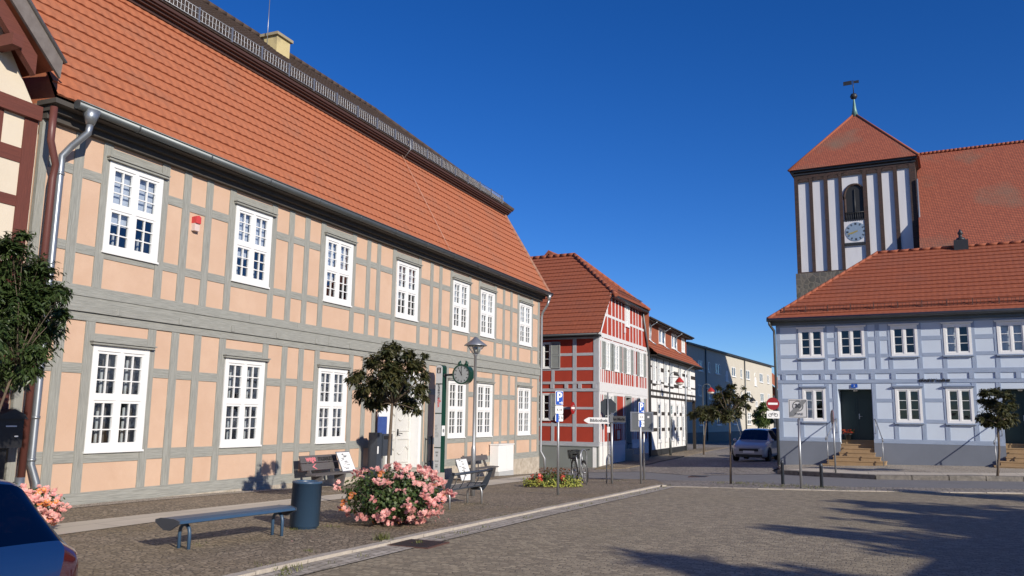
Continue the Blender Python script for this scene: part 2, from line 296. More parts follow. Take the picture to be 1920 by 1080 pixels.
# ------------------------------------------------------------------ mesh helpers
class MB:
    def __init__(s, fr=None): s.v = []; s.f = []; s.mi = []; s.sm = []; s.fr = fr
    def add(s, pts, faces, mi=0, smooth=False):
        o = len(s.v)
        s.v += [s.fr.W(*p) for p in pts] if s.fr else [Vector(p) for p in pts]
        for f in faces: s.f.append([o + i for i in f]); s.mi.append(mi); s.sm.append(smooth)
        return s
    def box(s, a0, a1, b0, b1, c0, c1, mi=0):
        P = [(x, y, z) for x in (a0, a1) for y in (b0, b1) for z in (c0, c1)]
        return s.add(P, [(0, 1, 3, 2), (4, 6, 7, 5), (0, 4, 5, 1), (2, 3, 7, 6), (0, 2, 6, 4), (1, 5, 7, 3)], mi)
    def quad(s, a, b, c, d, mi=0): return s.add([a, b, c, d], [(0, 1, 2, 3)], mi)
    def prism(s, poly, v0, v1, mi=0, mib=None):      # poly in (u,z), extruded along v
        n = len(poly); P = [(u, v0, z) for u, z in poly] + [(u, v1, z) for u, z in poly]
        s.add(P, [tuple(range(n))], mi if mib is None else mib)
        s.f.append([len(s.v) - n + i for i in range(n)]); s.mi.append(mi); s.sm.append(False)
        o = len(s.v) - 2 * n
        for i in range(n):
            j = (i + 1) % n; s.f.append([o + i, o + j, o + n + j, o + n + i]); s.mi.append(mi); s.sm.append(False)
        return s
    def hprism(s, poly, z0, z1, mi=0):               # poly in (u,v), extruded in z
        n = len(poly); P = [(u, v, z0) for u, v in poly] + [(u, v, z1) for u, v in poly]
        fs = [tuple(range(n)), tuple(range(n, 2 * n))] + [(i, (i + 1) % n, n + (i + 1) % n, n + i) for i in range(n)]
        return s.add(P, fs, mi)
    def tube(s, pts, r, n=8, mi=0, caps=True, smooth=True):
        Q = [s.fr.W(*p) if s.fr else Vector(p) for p in pts]; k = len(Q); o = len(s.v)
        rr = r if isinstance(r, (list, tuple)) else [r] * k
        up = None
        for i in range(k):
            t = (Q[min(i + 1, k - 1)] - Q[max(i - 1, 0)]).normalized()
            if up is None:
                up = Vector((0, 0, 1)) if abs(t.z) < .9 else Vector((1, 0, 0))
            x = t.cross(up); x = x.normalized() if x.length > 1e-6 else t.orthogonal().normalized()
            y = x.cross(t).normalized(); up = y
            for j in range(n):
                a = 2 * pi * j / n; s.v.append(Q[i] + x * cos(a) * rr[i] + y * sin(a) * rr[i])
        for i in range(k - 1):
            for j in range(n):
                s.f.append([o + i * n + j, o + i * n + (j + 1) % n, o + (i + 1) * n + (j + 1) % n, o + (i + 1) * n + j]); s.mi.append(mi); s.sm.append(smooth)
        if caps:
            s.f.append([o + j for j in range(n)]); s.mi.append(mi); s.sm.append(False)
            s.f.append([o + (k - 1) * n + j for j in range(n)]); s.mi.append(mi); s.sm.append(False)
        return s
    def lathe(s, prof, n=16, c=(0, 0, 0), axis='z', mi=0, smooth=True):
        P = []
        for r, h in prof:
            for j in range(n):
                a = 2 * pi * j / n; x, y = r * cos(a), r * sin(a)
                q = (x, y, h) if axis == 'z' else ((x, h, y) if axis == 'y' else (h, x, y))
                P.append((c[0] + q[0], c[1] + q[1], c[2] + q[2]))
        k = len(prof)
        fs = [(i * n + j, i * n + (j + 1) % n, (i + 1) * n + (j + 1) % n, (i + 1) * n + j) for i in range(k - 1) for j in range(n)]
        s.add(P, fs, mi, smooth)
        o = len(s.v) - k * n
        for i in (0, k - 1):
            if prof[i][0] > 1e-4: s.f.append([o + i * n + j for j in range(n)]); s.mi.append(mi); s.sm.append(False)
        return s
    def build(s, name, mats, parent=None):
        org = Vector((0, 0, 0)); q = parent
        while q is not None and q.parent is not None: q = q.parent
        if q is not None and 'wo' in ORG.get(q.name, ()): org = q.location
        me = bpy.data.meshes.new(name)
        me.from_pydata([tuple(v - org) for v in s.v], [], s.f)
        if not isinstance(mats, (list, tuple)): mats = [mats]
        for x in mats: me.materials.append(x)
        me.polygons.foreach_set('material_index', s.mi); me.polygons.foreach_set('use_smooth', s.sm)
        bm = bmesh.new(); bm.from_mesh(me); bmesh.ops.recalc_face_normals(bm, faces=bm.faces[:]); bm.to_mesh(me); bm.free()
        me.update()
        o = bpy.data.objects.new(name, me); COL.objects.link(o)
        if parent is not None: o.parent = parent
        return o
ORG = {}
def tag(o, label, cat, group=None):
    o['label'] = label; o['category'] = cat
    if group: o['group'] = group
    return o
def thing(name, label, cat, loc=(0, 0, 0), rz=0, group=None, world=False):
    o = bpy.data.objects.new(name, None); COL.objects.link(o); o.location = loc; o.rotation_euler = (0, 0, rz); o.empty_display_size = .2
    tag(o, label, cat, group); ORG[o.name] = ('wo',) if world else ()
    return o
def copy_tree(o, parent=None):
    c = o.copy(); COL.objects.link(c)
    if parent is not None: c.parent = parent
    for ch in list(o.children): copy_tree(ch, c)
    return c
def struct(o): o['kind'] = 'structure'; return o
def text(body, size, mt, parent, fr, u, v, z, name='lettering', rot=0, ax='CENTER', bold=0, sx=1.0):
    cu = bpy.data.curves.new('t', 'FONT'); cu.body = body; cu.size = size; cu.align_x = ax; cu.align_y = 'CENTER'; cu.extrude = .0015; cu.offset = bold; cu.resolution_u = 3
    t = bpy.data.objects.new('t', cu); COL.objects.link(t); dg = bpy.context.evaluated_depsgraph_get()
    me = bpy.data.meshes.new_from_object(t.evaluated_get(dg)); bpy.data.objects.remove(t); bpy.data.curves.remove(cu)
    mb = MB(fr)
    P = []
    for w in me.vertices:
        x, y = w.co.x * sx, w.co.y
        x, y = x * cos(rot) - y * sin(rot), x * sin(rot) + y * cos(rot)
        P.append((u + x, v + w.co.z, z + y))
    mb.add(P, [tuple(p.vertices) for p in me.polygons]); bpy.data.meshes.remove(me)
    return mb.build(name, mt, parent)
def rrect(u0, u1, z0, z1, r, n=4):
    out = []
    for cx, cz, a0 in ((u1 - r, z1 - r, 0), (u0 + r, z1 - r, 90), (u0 + r, z0 + r, 180), (u1 - r, z0 + r, 270)):
        for i in range(n + 1): a = radians(a0 + 90 * i / n); out.append((cx + r * cos(a), cz + r * sin(a)))
    return out
def ngon(u, z, r, n=24, a0=0, sx=1): return [(u + sx * r * cos(a0 + 2 * pi * i / n), z + r * sin(a0 + 2 * pi * i / n)) for i in range(n)]

def wall_open(mb, u0, u1, z0, z1, ops, v=0, mi=0):
    us = sorted(set([u0, u1] + [min(max(a, u0), u1) for o in ops for a in (o[0], o[1])])); zs = sorted(set([z0, z1] + [min(max(a, z0), z1) for o in ops for a in (o[2], o[3])]))
    for i in range(len(us) - 1):
        for j in range(len(zs) - 1):
            a, b, c, d = us[i], us[i + 1], zs[j], zs[j + 1]; x, y = (a + b) / 2, (c + d) / 2
            if any(o[0] < x < o[1] and o[2] < y < o[3] for o in ops): continue
            mb.quad((a, v, c), (b, v, c), (b, v, d), (a, v, d), mi)

def tile_roof(mb, BL, BR, TL, TR, course=.3, tile=.22, lip=.028, amp=.012, ns=5, mi=0):
    BL, BR, TL, TR = [Vector(p) for p in (BL, BR, TL, TR)]
    es = (BR - BL).normalized(); w = TL - BL; et = (w - es * w.dot(es)); T = et.length; et /= T
    N = es.cross(et); N = N if N.z > 0 else -N
    sl1 = (TL - BL).dot(es); sr0 = (BR - BL).dot(es); sr1 = (TR - BL).dot(es)
    lo, hi = min(0, sl1), max(sr0, sr1); ds = tile / ns; S = [lo + i * ds for i in range(int((hi - lo) / ds) + 2)]
    nc = max(1, round(T / course)); c = T / nc
    for k in range(nc):
        jit = RND.uniform(-.006, .006)
        rows = []
        for t, base, wv in ((k * c, 0, 0), (k * c + .002, lip + jit, 1), ((k + 1) * c, .002, .15)):
            a = sl1 * t / T; b = sr0 + (sr1 - sr0) * t / T; row = []
            for s in S:
                x = min(max(s, a), b); h = base + wv * amp * sin(2 * pi * s / tile)
                row.append(BL + es * x + et * t + N * h)
            rows.append(row)
        o = len(mb.v); n = len(S)
        for r in rows: mb.v += r
        for q in range(2):
            for i in range(n - 1):
                mb.f.append([o + q * n + i, o + q * n + i + 1, o + (q + 1) * n + i + 1, o + (q + 1) * n + i]); mb.mi.append(mi); mb.sm.append(False)
# ------------------------------------------------------------------ ground
LF = Fr(dep(165, 846, 15.3), AL)      # museum facade
BF = FrS((12.19664, 38), AB, .86)     # blue house facade
def xy(fr, *pts): return [tuple(fr.W(u, v, 0))[:2] for u, v in pts]
def gp(*pts): return [tuple(gr(*p))[:2] for p in pts]
def sheet(name, poly, dz, mt, cell=.8, skirt=0):
    bm = bmesh.new()
    vs = [bm.verts.new((p[0], p[1], 0)) for p in poly]; f = bm.faces.new(vs)
    x0, x1 = min(p[0] for p in poly), max(p[0] for p in poly); y0, y1 = min(p[1] for p in poly), max(p[1] for p in poly)
    for ax, a, b in ((0, x0, x1), (1, y0, y1)):
        t = a + cell
        while t < b:
            co = (t, 0, 0) if ax == 0 else (0, t, 0); no = (1, 0, 0) if ax == 0 else (0, 1, 0)
            bmesh.ops.bisect_plane(bm, geom=bm.verts[:] + bm.edges[:] + bm.faces[:], plane_co=co, plane_no=no, dist=1e-5); t += cell
    if skirt:
        ed = [e for e in bm.edges if e.is_boundary]
        r = bmesh.ops.extrude_edge_only(bm, edges=ed); low = [g for g in r['geom'] if isinstance(g, bmesh.types.BMVert)]
        ls = set(low)
    else: ls = set()
    for v in bm.verts: v.co.z = gz(v.co.x, v.co.y) + dz - (skirt if v in ls else 0)
    bmesh.ops.triangulate(bm, faces=[f for f in bm.faces if len(f.verts) > 4])
    bmesh.ops.recalc_face_normals(bm, faces=bm.faces[:])
    me = bpy.data.meshes.new(name); bm.to_mesh(me); bm.free(); me.materials.append(mt)
    if me.polygons and sum(p.normal.z for p in me.polygons) < 0: me.flip_normals()
    o = bpy.data.objects.new(name, me); COL.objects.link(o); return struct(o)
def axis(a, b, step): return [a + i * step for i in range(int((b - a) / step) + 1)]
xs = [-2500, -1000, -500, -250, -140, -90, -70, -55] + axis(-44, 60, 1.6) + [70, 85, 110, 150, 250, 500, 1000, 2500]
ys = [-2500, -1000, -400, -150, -80, -50, -35] + axis(-26, 90, 1.6) + [100, 115, 140, 190, 280, 500, 1000, 2500]
mb = MB(); mb.add([(x, y, gz(x, y) - .03) for x in xs for y in ys], [(i * len(ys) + j, (i + 1) * len(ys) + j, (i + 1) * len(ys) + j + 1, i * len(ys) + j + 1) for i in range(len(xs) - 1) for j in range(len(ys) - 1)])
struct(mb.build('ground', M['base']))
kl = [(-14, 6.7), (-3.9, 7.12), (1.1, 7.33), (6.1, 7.5), (12.2, 7.78)]
tipP = gp((1250, 913))[0]
seam = gp((1330, 914.5), (1420, 917.5), (1575, 921), (1920, 926))
far = [(34, 12), (34, -26), (-8, -26)]
seamx = seam + [(22, 19.5), (36, 12)]
struct_pl = sheet('plaza', xy(LF, *[(u, v + .42) for u, v in kl]) + [(tipP[0] + .35, tipP[1] + .1)] + seamx + [(36, -26), (-12, -26)], 0, M['setts'])
gst = sheet('gutter_strip', xy(LF, *kl) + [tipP] + [(tipP[0] + .45, tipP[1] + .12)] + xy(LF, *[(u, v + .42) for u, v in kl[::-1]]), .008, M['strip'])
asl = gp((1000, 893), (1100, 899), (1230, 901), (1370, 903), (1468, 908), (1605, 914), (1920, 918)) + [(21, 22.4), (36, 14.2)]
asu = [(36, 18.5), (22, 25.9)] + gp((1920, 903), (1780, 901), (1642, 899), (1540, 894), (1457, 889), (1344, 891), (1284, 891), (1200, 884), (1100, 886), (1000, 884)) + [(-14, 41), (-26, 46)]
sheet('road', asl + asu + [(-28, 41), (-14, 37.5)], 0, M['asph'])
sheet('verge_strip', [tipP] + seamx + asl[::-1][:-2], .012, M['street'])
swk = [(-14, 0), (-14, 6.55)] + [(u, v - .13) for u, v in kl[1:]] 
rim = gp((1230, 901), (1100, 899), (1000, 893))
sheet('pavement', xy(LF, *swk) + [tipP] + rim + xy(LF, (23.4, .3), (22.6, 0)), .035, M['mosaic'], .6, .06)
def ribbon(name, a, b, z0, z1, mt, seg=.9, gap=.008, jit=.006, fr=None, sub=3):
    mb = MB()
    for i in range(len(a) - 1):
        p, q = Vector((*a[i], 0)), Vector((*a[i + 1], 0)); r, s_ = Vector((*b[i], 0)), Vector((*b[i + 1], 0)); n = max(1, round((q - p).length / seg))
        for k in range(n):
            f0, f1 = k / n + gap / (q - p).length, (k + 1) / n - gap / (q - p).length
            c = [p.lerp(q, f0), p.lerp(q, f1), r.lerp(s_, f1), r.lerp(s_, f0)]; j = RND.uniform(-jit, jit)
            mb.add([(x.x, x.y, gz(x.x, x.y) + z0) for x in c] + [(x.x, x.y, gz(x.x, x.y) + z1 + j) for x in c], [(0, 1, 2, 3), (4, 5, 6, 7), (0, 1, 5, 4), (1, 2, 6, 5), (2, 3, 7, 6), (3, 0, 4, 7)])
    return struct(mb.build(name, mt))
ribbon('pavement_kerb', xy(LF, *kl) + [tipP], xy(LF, *[(u, v - .13) for u, v in kl]) + [(tipP[0] - .12, tipP[1] - .02)], -.05, .045, M['kerb'], .8)
sm2 = [tipP] + seam + [(22, 19.5)]
ribbon('seam_kerb', sm2, [(x - .02, y + .11) for x, y in sm2], -.05, .022, M['kerb'], .8)
pt = [(-10, 1.75), (2, 2.3), (8, 2.2), (15, 1.6), (19, 1.1)]; pb_ = [(-10, 3.2), (-.9, 3.05), (4, 3.05), (10.6, 3.25), (19, 2.6)]
sheet('footpath', xy(LF, *pt) + xy(LF, *pb_[::-1]), .043, M['slab'])
sheet('wall_strip', xy(LF, (-3, .1), (22.6, .1), (22.6, .5), (-3, .5)), .043, M['gravel'])
# street beyond and its pavement
sheet('cobbled_street', asu[2:-2][::-1] + gp((1457, 889)) + [tuple(BF.W(0, 2, 0))[:2], tuple(BF.W(-.1, 0, 0))[:2], (18, 47), (60, 110), (60, 140), (30, 140)] + [tuple(gr(1124, 873))[:2]] + [(-9, 44)], .008, M['street'], 1.2)
rs = Fr((4.1376, 39), AL)
sheet('red_house_pavement', xy(rs, (0, 0), (-1.3, .2), (-1.2, 1.6), (2, 2.0), (14.5, 1.5), (30, 1.4), (30, .0)), .05, M['mosaic'], 1.0, .08)
# pavement in front of the blue house
kb = gp((1457, 889), (1540, 894), (1642, 899), (1780, 901), (1920, 903)) + [(22, 25.9), (36, 18.5)]
def off(pl, d):
    out = []
    for i, p in enumerate(pl):
        a = Vector(pl[max(i - 1, 0)]); b = Vector(pl[min(i + 1, len(pl) - 1)]); t = (b - a).normalized(); out.append((p[0] - t.y * d, p[1] + t.x * d))
    return out
kb2 = off(kb, .3)
ribbon('street_kerb', kb, kb2, -.05, .135, M['kerb2'], 1.25, .012, .01)
sheet('blue_house_pavement', off(kb, .29) + xy(BF, (30, 0), (-.1, 0)), .12, M['gravel'], .8, .12)
sheet('slab_strip', off(kb, .32) + off(kb, 1.45)[::-1], .128, M['slab'])
for nm, px, lbl in (('drain_cover', (785, 1021), 'rusty square drain cover set in the gutter strip'), ('drain_cover', (1310, 894), 'dark drain cover set in the asphalt road')):
    p = gr(*px); t = thing(nm, lbl, 'drain cover', (p.x, p.y, gz(p.x, p.y)), -AL, world=False)
    mb = MB(); mb.box(-.3, .3, -.3, .3, -.02, .016, 0); 
    for k in range(6): mb.box(-.26, .26, -.25 + k * .088, -.21 + k * .088, .016, .022, 1)
    mb.build('grate', [mat('rusty_iron', (.11, .05, .035), .8, (.07, .035, .03), 20), M['iron']], t)
# tufts of grass in the joints
mb = MB(); rg = random.Random(5)
def tuft(x, y, n, r, h):
    z = gz(x, y) + .02
    for _ in range(n):
        a = rg.uniform(0, 6.28); d = r * rg.random() ** .7; bx, by = x + d * cos(a), y + d * sin(a); b = rg.uniform(0, 6.28); l = h * rg.uniform(.4, 1)
        w = .006; mb.add([(bx - w * sin(b), by + w * cos(b), z), (bx + w * sin(b), by - w * cos(b), z), (bx + .5 * l * cos(b), by + .5 * l * sin(b), z + l)], [(0, 1, 2)])
for px, n, r, h in (((705, 1018), 140, .16, .14), ((520, 1068), 70, .25, .07), ((590, 1040), 30, .12, .06), ((548, 997), 80, .25, .07), ((600, 993), 60, .2, .06), ((1480, 914), 150, .8, .06), ((1400, 908), 120, .8, .06), ((1540, 917), 120, .5, .07), ((1440, 912), 100, .8, .05), ((375, 1030), 40, .3, .05), ((1160, 904), 60, .4, .06), ((1120, 868), 120, .4, .1), ((1162, 862), 120, .7, .1), ((880, 950), 80, .5, .05), ((470, 925), 80, .6, .06), ((1370, 908), 60, .3, .08), ((1600, 919), 80, .8, .05), ((1250, 912), 40, .3, .06)):
    p = gr(*px)
    for _ in range(4): tuft(p.x + rg.uniform(-r, r), p.y + rg.uniform(-r, r) * .7, n // 4, r * .6, h)
for i in range(70):
    u = rg.uniform(-8, 12); k = 7.0 + .6 * (u + 4) / 16 + rg.choice((.0, .42)); p = LF.W(u, k, 0); tuft(p.x, p.y, 8, .08, .05)
o = mb.build('joint_grass', M['grass']); o['kind'] = 'stuff'
mb = MB()
for px, n, r in (((800, 985), 70, .9), ((560, 1010), 14, 1.5), ((1000, 960), 20, 2)):
    p = gr(*px)
    for _ in range(n):
        x, y = p.x + rg.gauss(0, r * .5), p.y + rg.gauss(0, r * .4); z = gz(x, y) + .05; a = rg.uniform(0, 6); w = rg.uniform(.008, .02)
        mb.add([(x + w * cos(a), y + w * sin(a), z), (x + w * cos(a + 2), y + w * sin(a + 2), z + .006), (x + w * cos(a + 4), y + w * sin(a + 4), z)], [(0, 1, 2)])
o = mb.build('fallen_petals', M['pet1']); o['kind'] = 'stuff'

# ------------------------------------------------------------------ windows
def window(root, fr, u0, u1, z0, z1, cols=2, rows=2, pc=2, pr=3, casing=.1, hood=None, sill=None, mt='white', v=0, mode='inner', tr=.5, depth=.5, name='window', label=None, curt=(0,)):
    w = MB(fr); f0, f1 = v - .05, v + .035
    # casing
    w.box(u0, u0 + casing, f0, f1, z0, z1); w.box(u1 - casing, u1, f0, f1, z0, z1)
    w.box(u0 + casing, u1 - casing, f0, f1 - .003, z1 - casing, z1); w.box(u0 + casing, u1 - casing, f0, f1 - .003, z0, z0 + casing)
    if sill is None: w.box(u0 - .02, u1 + .02, f0, v + .06, z0 - .025, z0 + .012)
    a0, a1, b0, b1 = u0 + casing, u1 - casing, z0 + casing, z1 - casing
    mt_w = .075; cw = (a1 - a0 - mt_w * (cols - 1)) / cols; hs = [b1 - b0] if rows == 1 else [(b1 - b0 - mt_w) * (1 - tr), (b1 - b0 - mt_w) * tr]
    for i in range(1, cols): x = a0 + i * cw + (i - 1) * mt_w; w.box(x, x + mt_w, f0, v + .03, b0, b1)
    if rows == 2: w.box(a0, a1, f0, v + .025, b0 + hs[0], b0 + hs[0] + mt_w)
    g = MB(fr); inns = []; cu = MB(fr); st = .05 if casing > .07 else .04; zz = b0
    for r in range(rows):
        for i in range(cols):
            x0 = a0 + i * (cw + mt_w); x1 = x0 + cw; y0, y1 = zz, zz + hs[r]; d0, d1 = v - .04, v + .012
            w.box(x0, x0 + st, d0, d1, y0, y1); w.box(x1 - st, x1, d0, d1, y0, y1); w.box(x0 + st, x1 - st, d0, d1 - .002, y0, y0 + st * 1.1); w.box(x0 + st, x1 - st, d0, d1 - .002, y1 - st, y1)
            p0, p1, q0, q1 = x0 + st, x1 - st, y0 + st * 1.1, y1 - st; mu = .022
            for k in range(1, pc): x = p0 + (p1 - p0) * k / pc; w.box(x - mu / 2, x + mu / 2, d0 + .01, d1 - .006, q0, q1)
            for k in range(1, pr): y = q0 + (q1 - q0) * k / pr; w.box(p0, p1, d0 + .01, d1 - .008, y - mu / 2, y + mu / 2)
            g.quad((p0, v - .022, q0), (p1, v - .022, q0), (p1, v - .022, q1), (p0, v - .022, q1))
            inn = MB(fr)
            if mode == 'inner':
                x = p0 + (p1 - p0) * ((.50 if i == 0 else .46) + RND.uniform(-.07, .07)); s = .035
                inn.box(x, x + s, v - .16, v - .13, q0, q0 + (q1 - q0) * RND.choice((.62, .8, .9)), 0); inn.box(x + s, p1 - .0, v - .17, v - .16, q0, q1, 1)
                for zf in (.25, .55): inn.box(x - .012, x + s + .012, v - .13, v - .12, q0 + (q1 - q0) * zf, q0 + (q1 - q0) * zf + .03, 2)
            elif mode == 'curtop':
                if r == 1: cu.quad((x0, v - .12, q0 - .1), (x1, v - .12, q0 - .1), (x1, v - .12, q1 + .05), (x0, v - .12, q1 + .05))
                else:
                    cu.quad((x0, v - .12, q0 + (q1 - q0) * .66), (x1, v - .12, q0 + (q1 - q0) * .66), (x1, v - .12, q1 + .05), (x0, v - .12, q1 + .05)) if hash((round(u0), i)) % 2 else None
                    inn.box(p0 + (p1 - p0) * .55, p0 + (p1 - p0) * .62, v - .2, v - .17, q0, q0 + (q1 - q0) * .45, 0)
            elif mode == 'sidecurt':
                if i in curt: cu.quad((x0 + .02, v - .15, y0), (x0 + (x1 - x0) * .9, v - .15, y0), (x0 + (x1 - x0) * .9, v - .15, y1), (x0 + .02, v - .15, y1))
            if inn.v: inns.append(inn)
        zz += hs[r] + mt_w
    o = w.build(name, M[mt], root)
    for q in inns: q.build('inner_sash', [M['innerw'], M['inner'], M['iron']], o)
    if label: o['label'] = label
    g.build('pane', M['glass'], o)
    if cu.v: cu.build('curtain', M['curt'], o)
    rm = MB(fr); e0, e1, h0, h1 = u0 + .03, u1 - .03, z0 + .03, z1 - .03; vb = v - depth
    rm.quad((e0, vb, h0), (e1, vb, h0), (e1, vb, h1), (e0, vb, h1)); rm.quad((e0, v - .045, h0), (e0, vb, h0), (e0, vb, h1), (e0, v - .045, h1)); rm.quad((e1, v - .045, h0), (e1, vb, h0), (e1, vb, h1), (e1, v - .045, h1))
    rm.quad((e0, v - .045, h0), (e1, v - .045, h0), (e1, vb, h0), (e0, vb, h0)); rm.quad((e0, v - .045, h1), (e1, v - .045, h1), (e1, vb, h1), (e0, vb, h1))
    rm.build('recess', M['dark'], o)
    if hood:
        h = MB(fr); h.box(u0 - .07, u1 + .07, v, v + .10, z1 + .005, z1 + .05); h.box(u0 - .09, u1 + .09, v, v + .13, z1 + .05, z1 + .075); h.build('hood', M[hood], o)
    if sill:
        h = MB(fr); h.box(u0 - .06, u1 + .06, v - .03, v + .12, z0 - .06, z0 - .002); h.build('sill', M[sill], o)
    return o
def posts(mb, lst, z0, z1, t=.022, mi=0, w=None):
    for c in lst:
        a, b = (c - w / 2, c + w / 2) if w else c
        j = RND.uniform(-.012, .012); mb.box(a + j, b + j, -.05, t + RND.uniform(-.004, .004), z0, z1, mi)
# ------------------------------------------------------------------ museum
U0, U1 = -1.55, 22.7
mus = thing('museum', 'long peach half-timbered museum building with orange mansard roof', 'building', tuple(LF.W(0, 0, 0)), world=True)
loww = [(-.11, 1.2), (3.34, 4.66), (6.77, 8.08), (14.13, 15.45), (16.4, 17.76), (20.32, 21.68)]
uppw = [(-.11, 1.2), (3.36, 4.62), (6.81, 8.1), (10.5, 11.84), (14.29, 15.57), (16.56, 17.83), (20.37, 21.72)]
LZ, UZ = (.91, 2.85), (4.6, 6.35)
DU0, DU1 = 10.2, 12.25
ops = [(a + .03, b - .03, LZ[0] + .03, LZ[1] - .03) for a, b in loww] + [(a + .03, b - .03, UZ[0] + .03, UZ[1] - .03) for a, b in uppw] + [(DU0, DU1, .02, 2.98)]
w = MB(LF); wall_open(w, U0, U1, -.02, 7.0, ops)
w.quad((U1, 0, -.02), (U1, -12, -.02), (U1, -12, 7), (U1, 0, 7)); w.quad((U0, 0, -.02), (U0, -12, -.02), (U0, -12, 7), (U0, 0, 7)); w.quad((U0, -12, -.9), (U1, -12, -.9), (U1, -12, 7), (U0, -12, 7))
w.build('wall', M['peach'], mus)
t = MB(LF)
lp = [-.82, -.2, 1.24, 1.84, 2.48, 3.23, 4.68, 5.38, 6.03, 6.69, 8.26, 8.93, 9.52, 12.62, 13.35, 14.02, 15.58, 16.28, 17.87, 18.57, 19.38, 20.11, 21.76]
up = [-.77, -.15, 1.26, 1.88, 2.54, 3.26, 4.73, 5.39, 6.04, 6.7, 8.17, 8.93, 9.49, 10.35, 11.93, 12.75, 13.38, 14.19, 15.64, 16.5, 17.94, 18.76, 19.52, 20.27, 21.78]
posts(t, lp, .2, 3.3, w=.2); posts(t, up, 3.85, 6.8, w=.2)
posts(t, [(22.5, 22.72)], .2, 6.8); posts(t, [(U0, U0 + .16)], .2, 6.8)
posts(t, [(10.02, 10.2), (12.25, 12.42)], .05, 3.0)
t.box(U1 - .2, U1 + .02, -.4, -.05, .2, 6.8, 0)
wins = sorted(loww)
def bays(pl, ws):
    e = [U0 + .1] + pl + [22.6]
    for i in range(len(e) - 1):
        a, b = e[i] + .1, e[i + 1] - .1
        if b - a > .05: yield a, b, any(x0 - .15 < (a + b) / 2 < x1 + .15 for x0, x1 in ws)
for a, b, isw in bays(lp, loww + [(10.2, 12.25)]):
    if 10 < (a + b) / 2 < 12.3: continue
    j = RND.uniform(-.02, .02)
    t.box(a, b, -.05, .016, .72 + j, .9 if isw else .93 + j, 1)
    if isw: t.box(a, b, -.05, .016, 2.93, 3.06, 1)
    else: t.box(a, b, -.05, .016, 2.31 + j, 2.49 + j, 1)
for a, b, isw in bays(up, uppw):
    j = RND.uniform(-.02, .02)
    t.box(a, b, -.05, .016, 4.47 + j, 4.585 if isw else 4.64 + j, 1)
    if isw: t.box(a, b, -.05, .016, 6.43, 6.6, 1)
    else: t.box(a, b, -.05, .016, 5.86 + j, 6.04 + j, 1)
def long(z0, z1, v1, cuts=4):
    e = sorted([U0] + [RND.uniform(U0 + 3, U1 - 3) for _ in range(cuts)] + [U1 + .02])
    for i in range(len(e) - 1): t.box(e[i] + .004, e[i + 1] - .004, -.05, v1 + RND.uniform(-.004, .004), z0, z1, 1)
for a_, b_ in ((U0, 10.0), (12.45, U1 + .02)): t.box(a_, b_, -.05, .03, -.03, .2, 1)
long(3.27, 3.42, .03); long(3.425, 3.73, .075); long(3.735, 3.90, .035); long(6.75, 7.0, .035)
t.box(U0, U1, -.05, .095, 3.70, 3.745, 1)
for u in axis(.3, 22, 1.55): t.box(u, u + .1, .07, .085, 3.44, 3.56, 0)
t.box(U1, U1 + .02, -12, 0, 3.4, 3.75, 1)
t.build('timber_frame', [M['timv'], M['timh']], mus)
for i, (a, b) in enumerate(loww): window(mus, LF, a, b, *LZ, hood='timh', mode='inner')
for i, (a, b) in enumerate(uppw): window(mus, LF, a, b, *UZ, hood='timh', mode='curtop')
p = MB(LF); p.box(12.5, U1 + .03, -.3, .045, -.95, -.03); p.box(U0, 9.9, -.3, .03, -.8, -.03); p.build('plinth', M['plinth'], mus)
# entrance
d = MB(LF)
d.box(DU0, DU0 + .14, -.35, .05, .04, 2.98); d.box(DU1 - .16, DU1, -.35, .05, .04, 2.98); d.box(DU0 + .14, DU1 - .16, -.35, .045, 2.84, 2.98); d.box(DU0 + .14, DU1 - .16, -.30, -.05, 2.2, 2.28)
door = d.build('door_surround', M['white'], mus)
lf = MB(LF); mid = (DU0 + DU1) / 2 - .02
lf.box(DU0 + .14, DU1 - .16, -.34, -.26, .04, 2.2)
for a, b in ((DU0 + .2, mid - .04), (mid + .04, DU1 - .22)):
    for z0, z1 in ((.2, .95), (1.15, 2.05)):
        for q0, q1, r0, r1 in ((a, b, z0, z0 + .05), (a, b, z1 - .05, z1), (a, a + .05, z0 + .05, z1 - .05), (b - .05, b, z0 + .05, z1 - .05)): lf.box(q0, q1, -.26, -.235, r0, r1)
        c = (a + b) / 2; lf.tube([(c + (b - a) * .42 * k, -.25, (z0 + z1) / 2 + .12 * sin(3 * k)) for k in [-1 + .2 * i for i in range(11)]], .022, 6)
lf.box(mid - .03, mid + .03, -.26, -.225, .06, 2.18)
lf.build('door_leaf', mat('chalky_grey_door', (.62, .61, .57), .7, (.52, .51, .47), 8, (6, 6, .6), R1, .2), door)
h = MB(LF); h.box(mid + .06, mid + .1, -.26, -.2, 1.02, 1.22); h.tube([(mid + .08, -.2, 1.1), (mid + .08, -.15, 1.1), (mid + .24, -.15, 1.08)], .014, 6); h.build('handle', M['iron'], door)
fl = MB(LF); fl.quad((DU0 + .14, -.18, 2.28), (DU1 - .16, -.18, 2.28), (DU1 - .16, -.18, 2.84), (DU0 + .14, -.18, 2.84)); fl.build('fanlight', M['glass'], door)
bk = MB(LF); bk.box(DU0 + .05, DU1 - .05, -.5, -.345, 0, 3.0); bk.build('recess', M['dark'], door)
stp = MB(LF); stp.box(DU0 - .15, DU1 + .15, -.3, .35, -.7, .035); stp.box(DU0 - .35, DU1 + .35, .3, .75, -.8, -.12); stp.build('doorstep', M['concrete'], mus)
r = MB(LF)
for uu in (DU1 + .28, DU1 + .52): r.tube([(uu, .16, -.3), (uu, .16, 1.0)], .022, 8)
r.tube([(DU1 + .28, .16, .96), (DU1 + .52, .16, .96)], .018, 6); r.tube([(DU1 + .28, .16, .2), (DU1 + .52, .16, .2)], .018, 6)
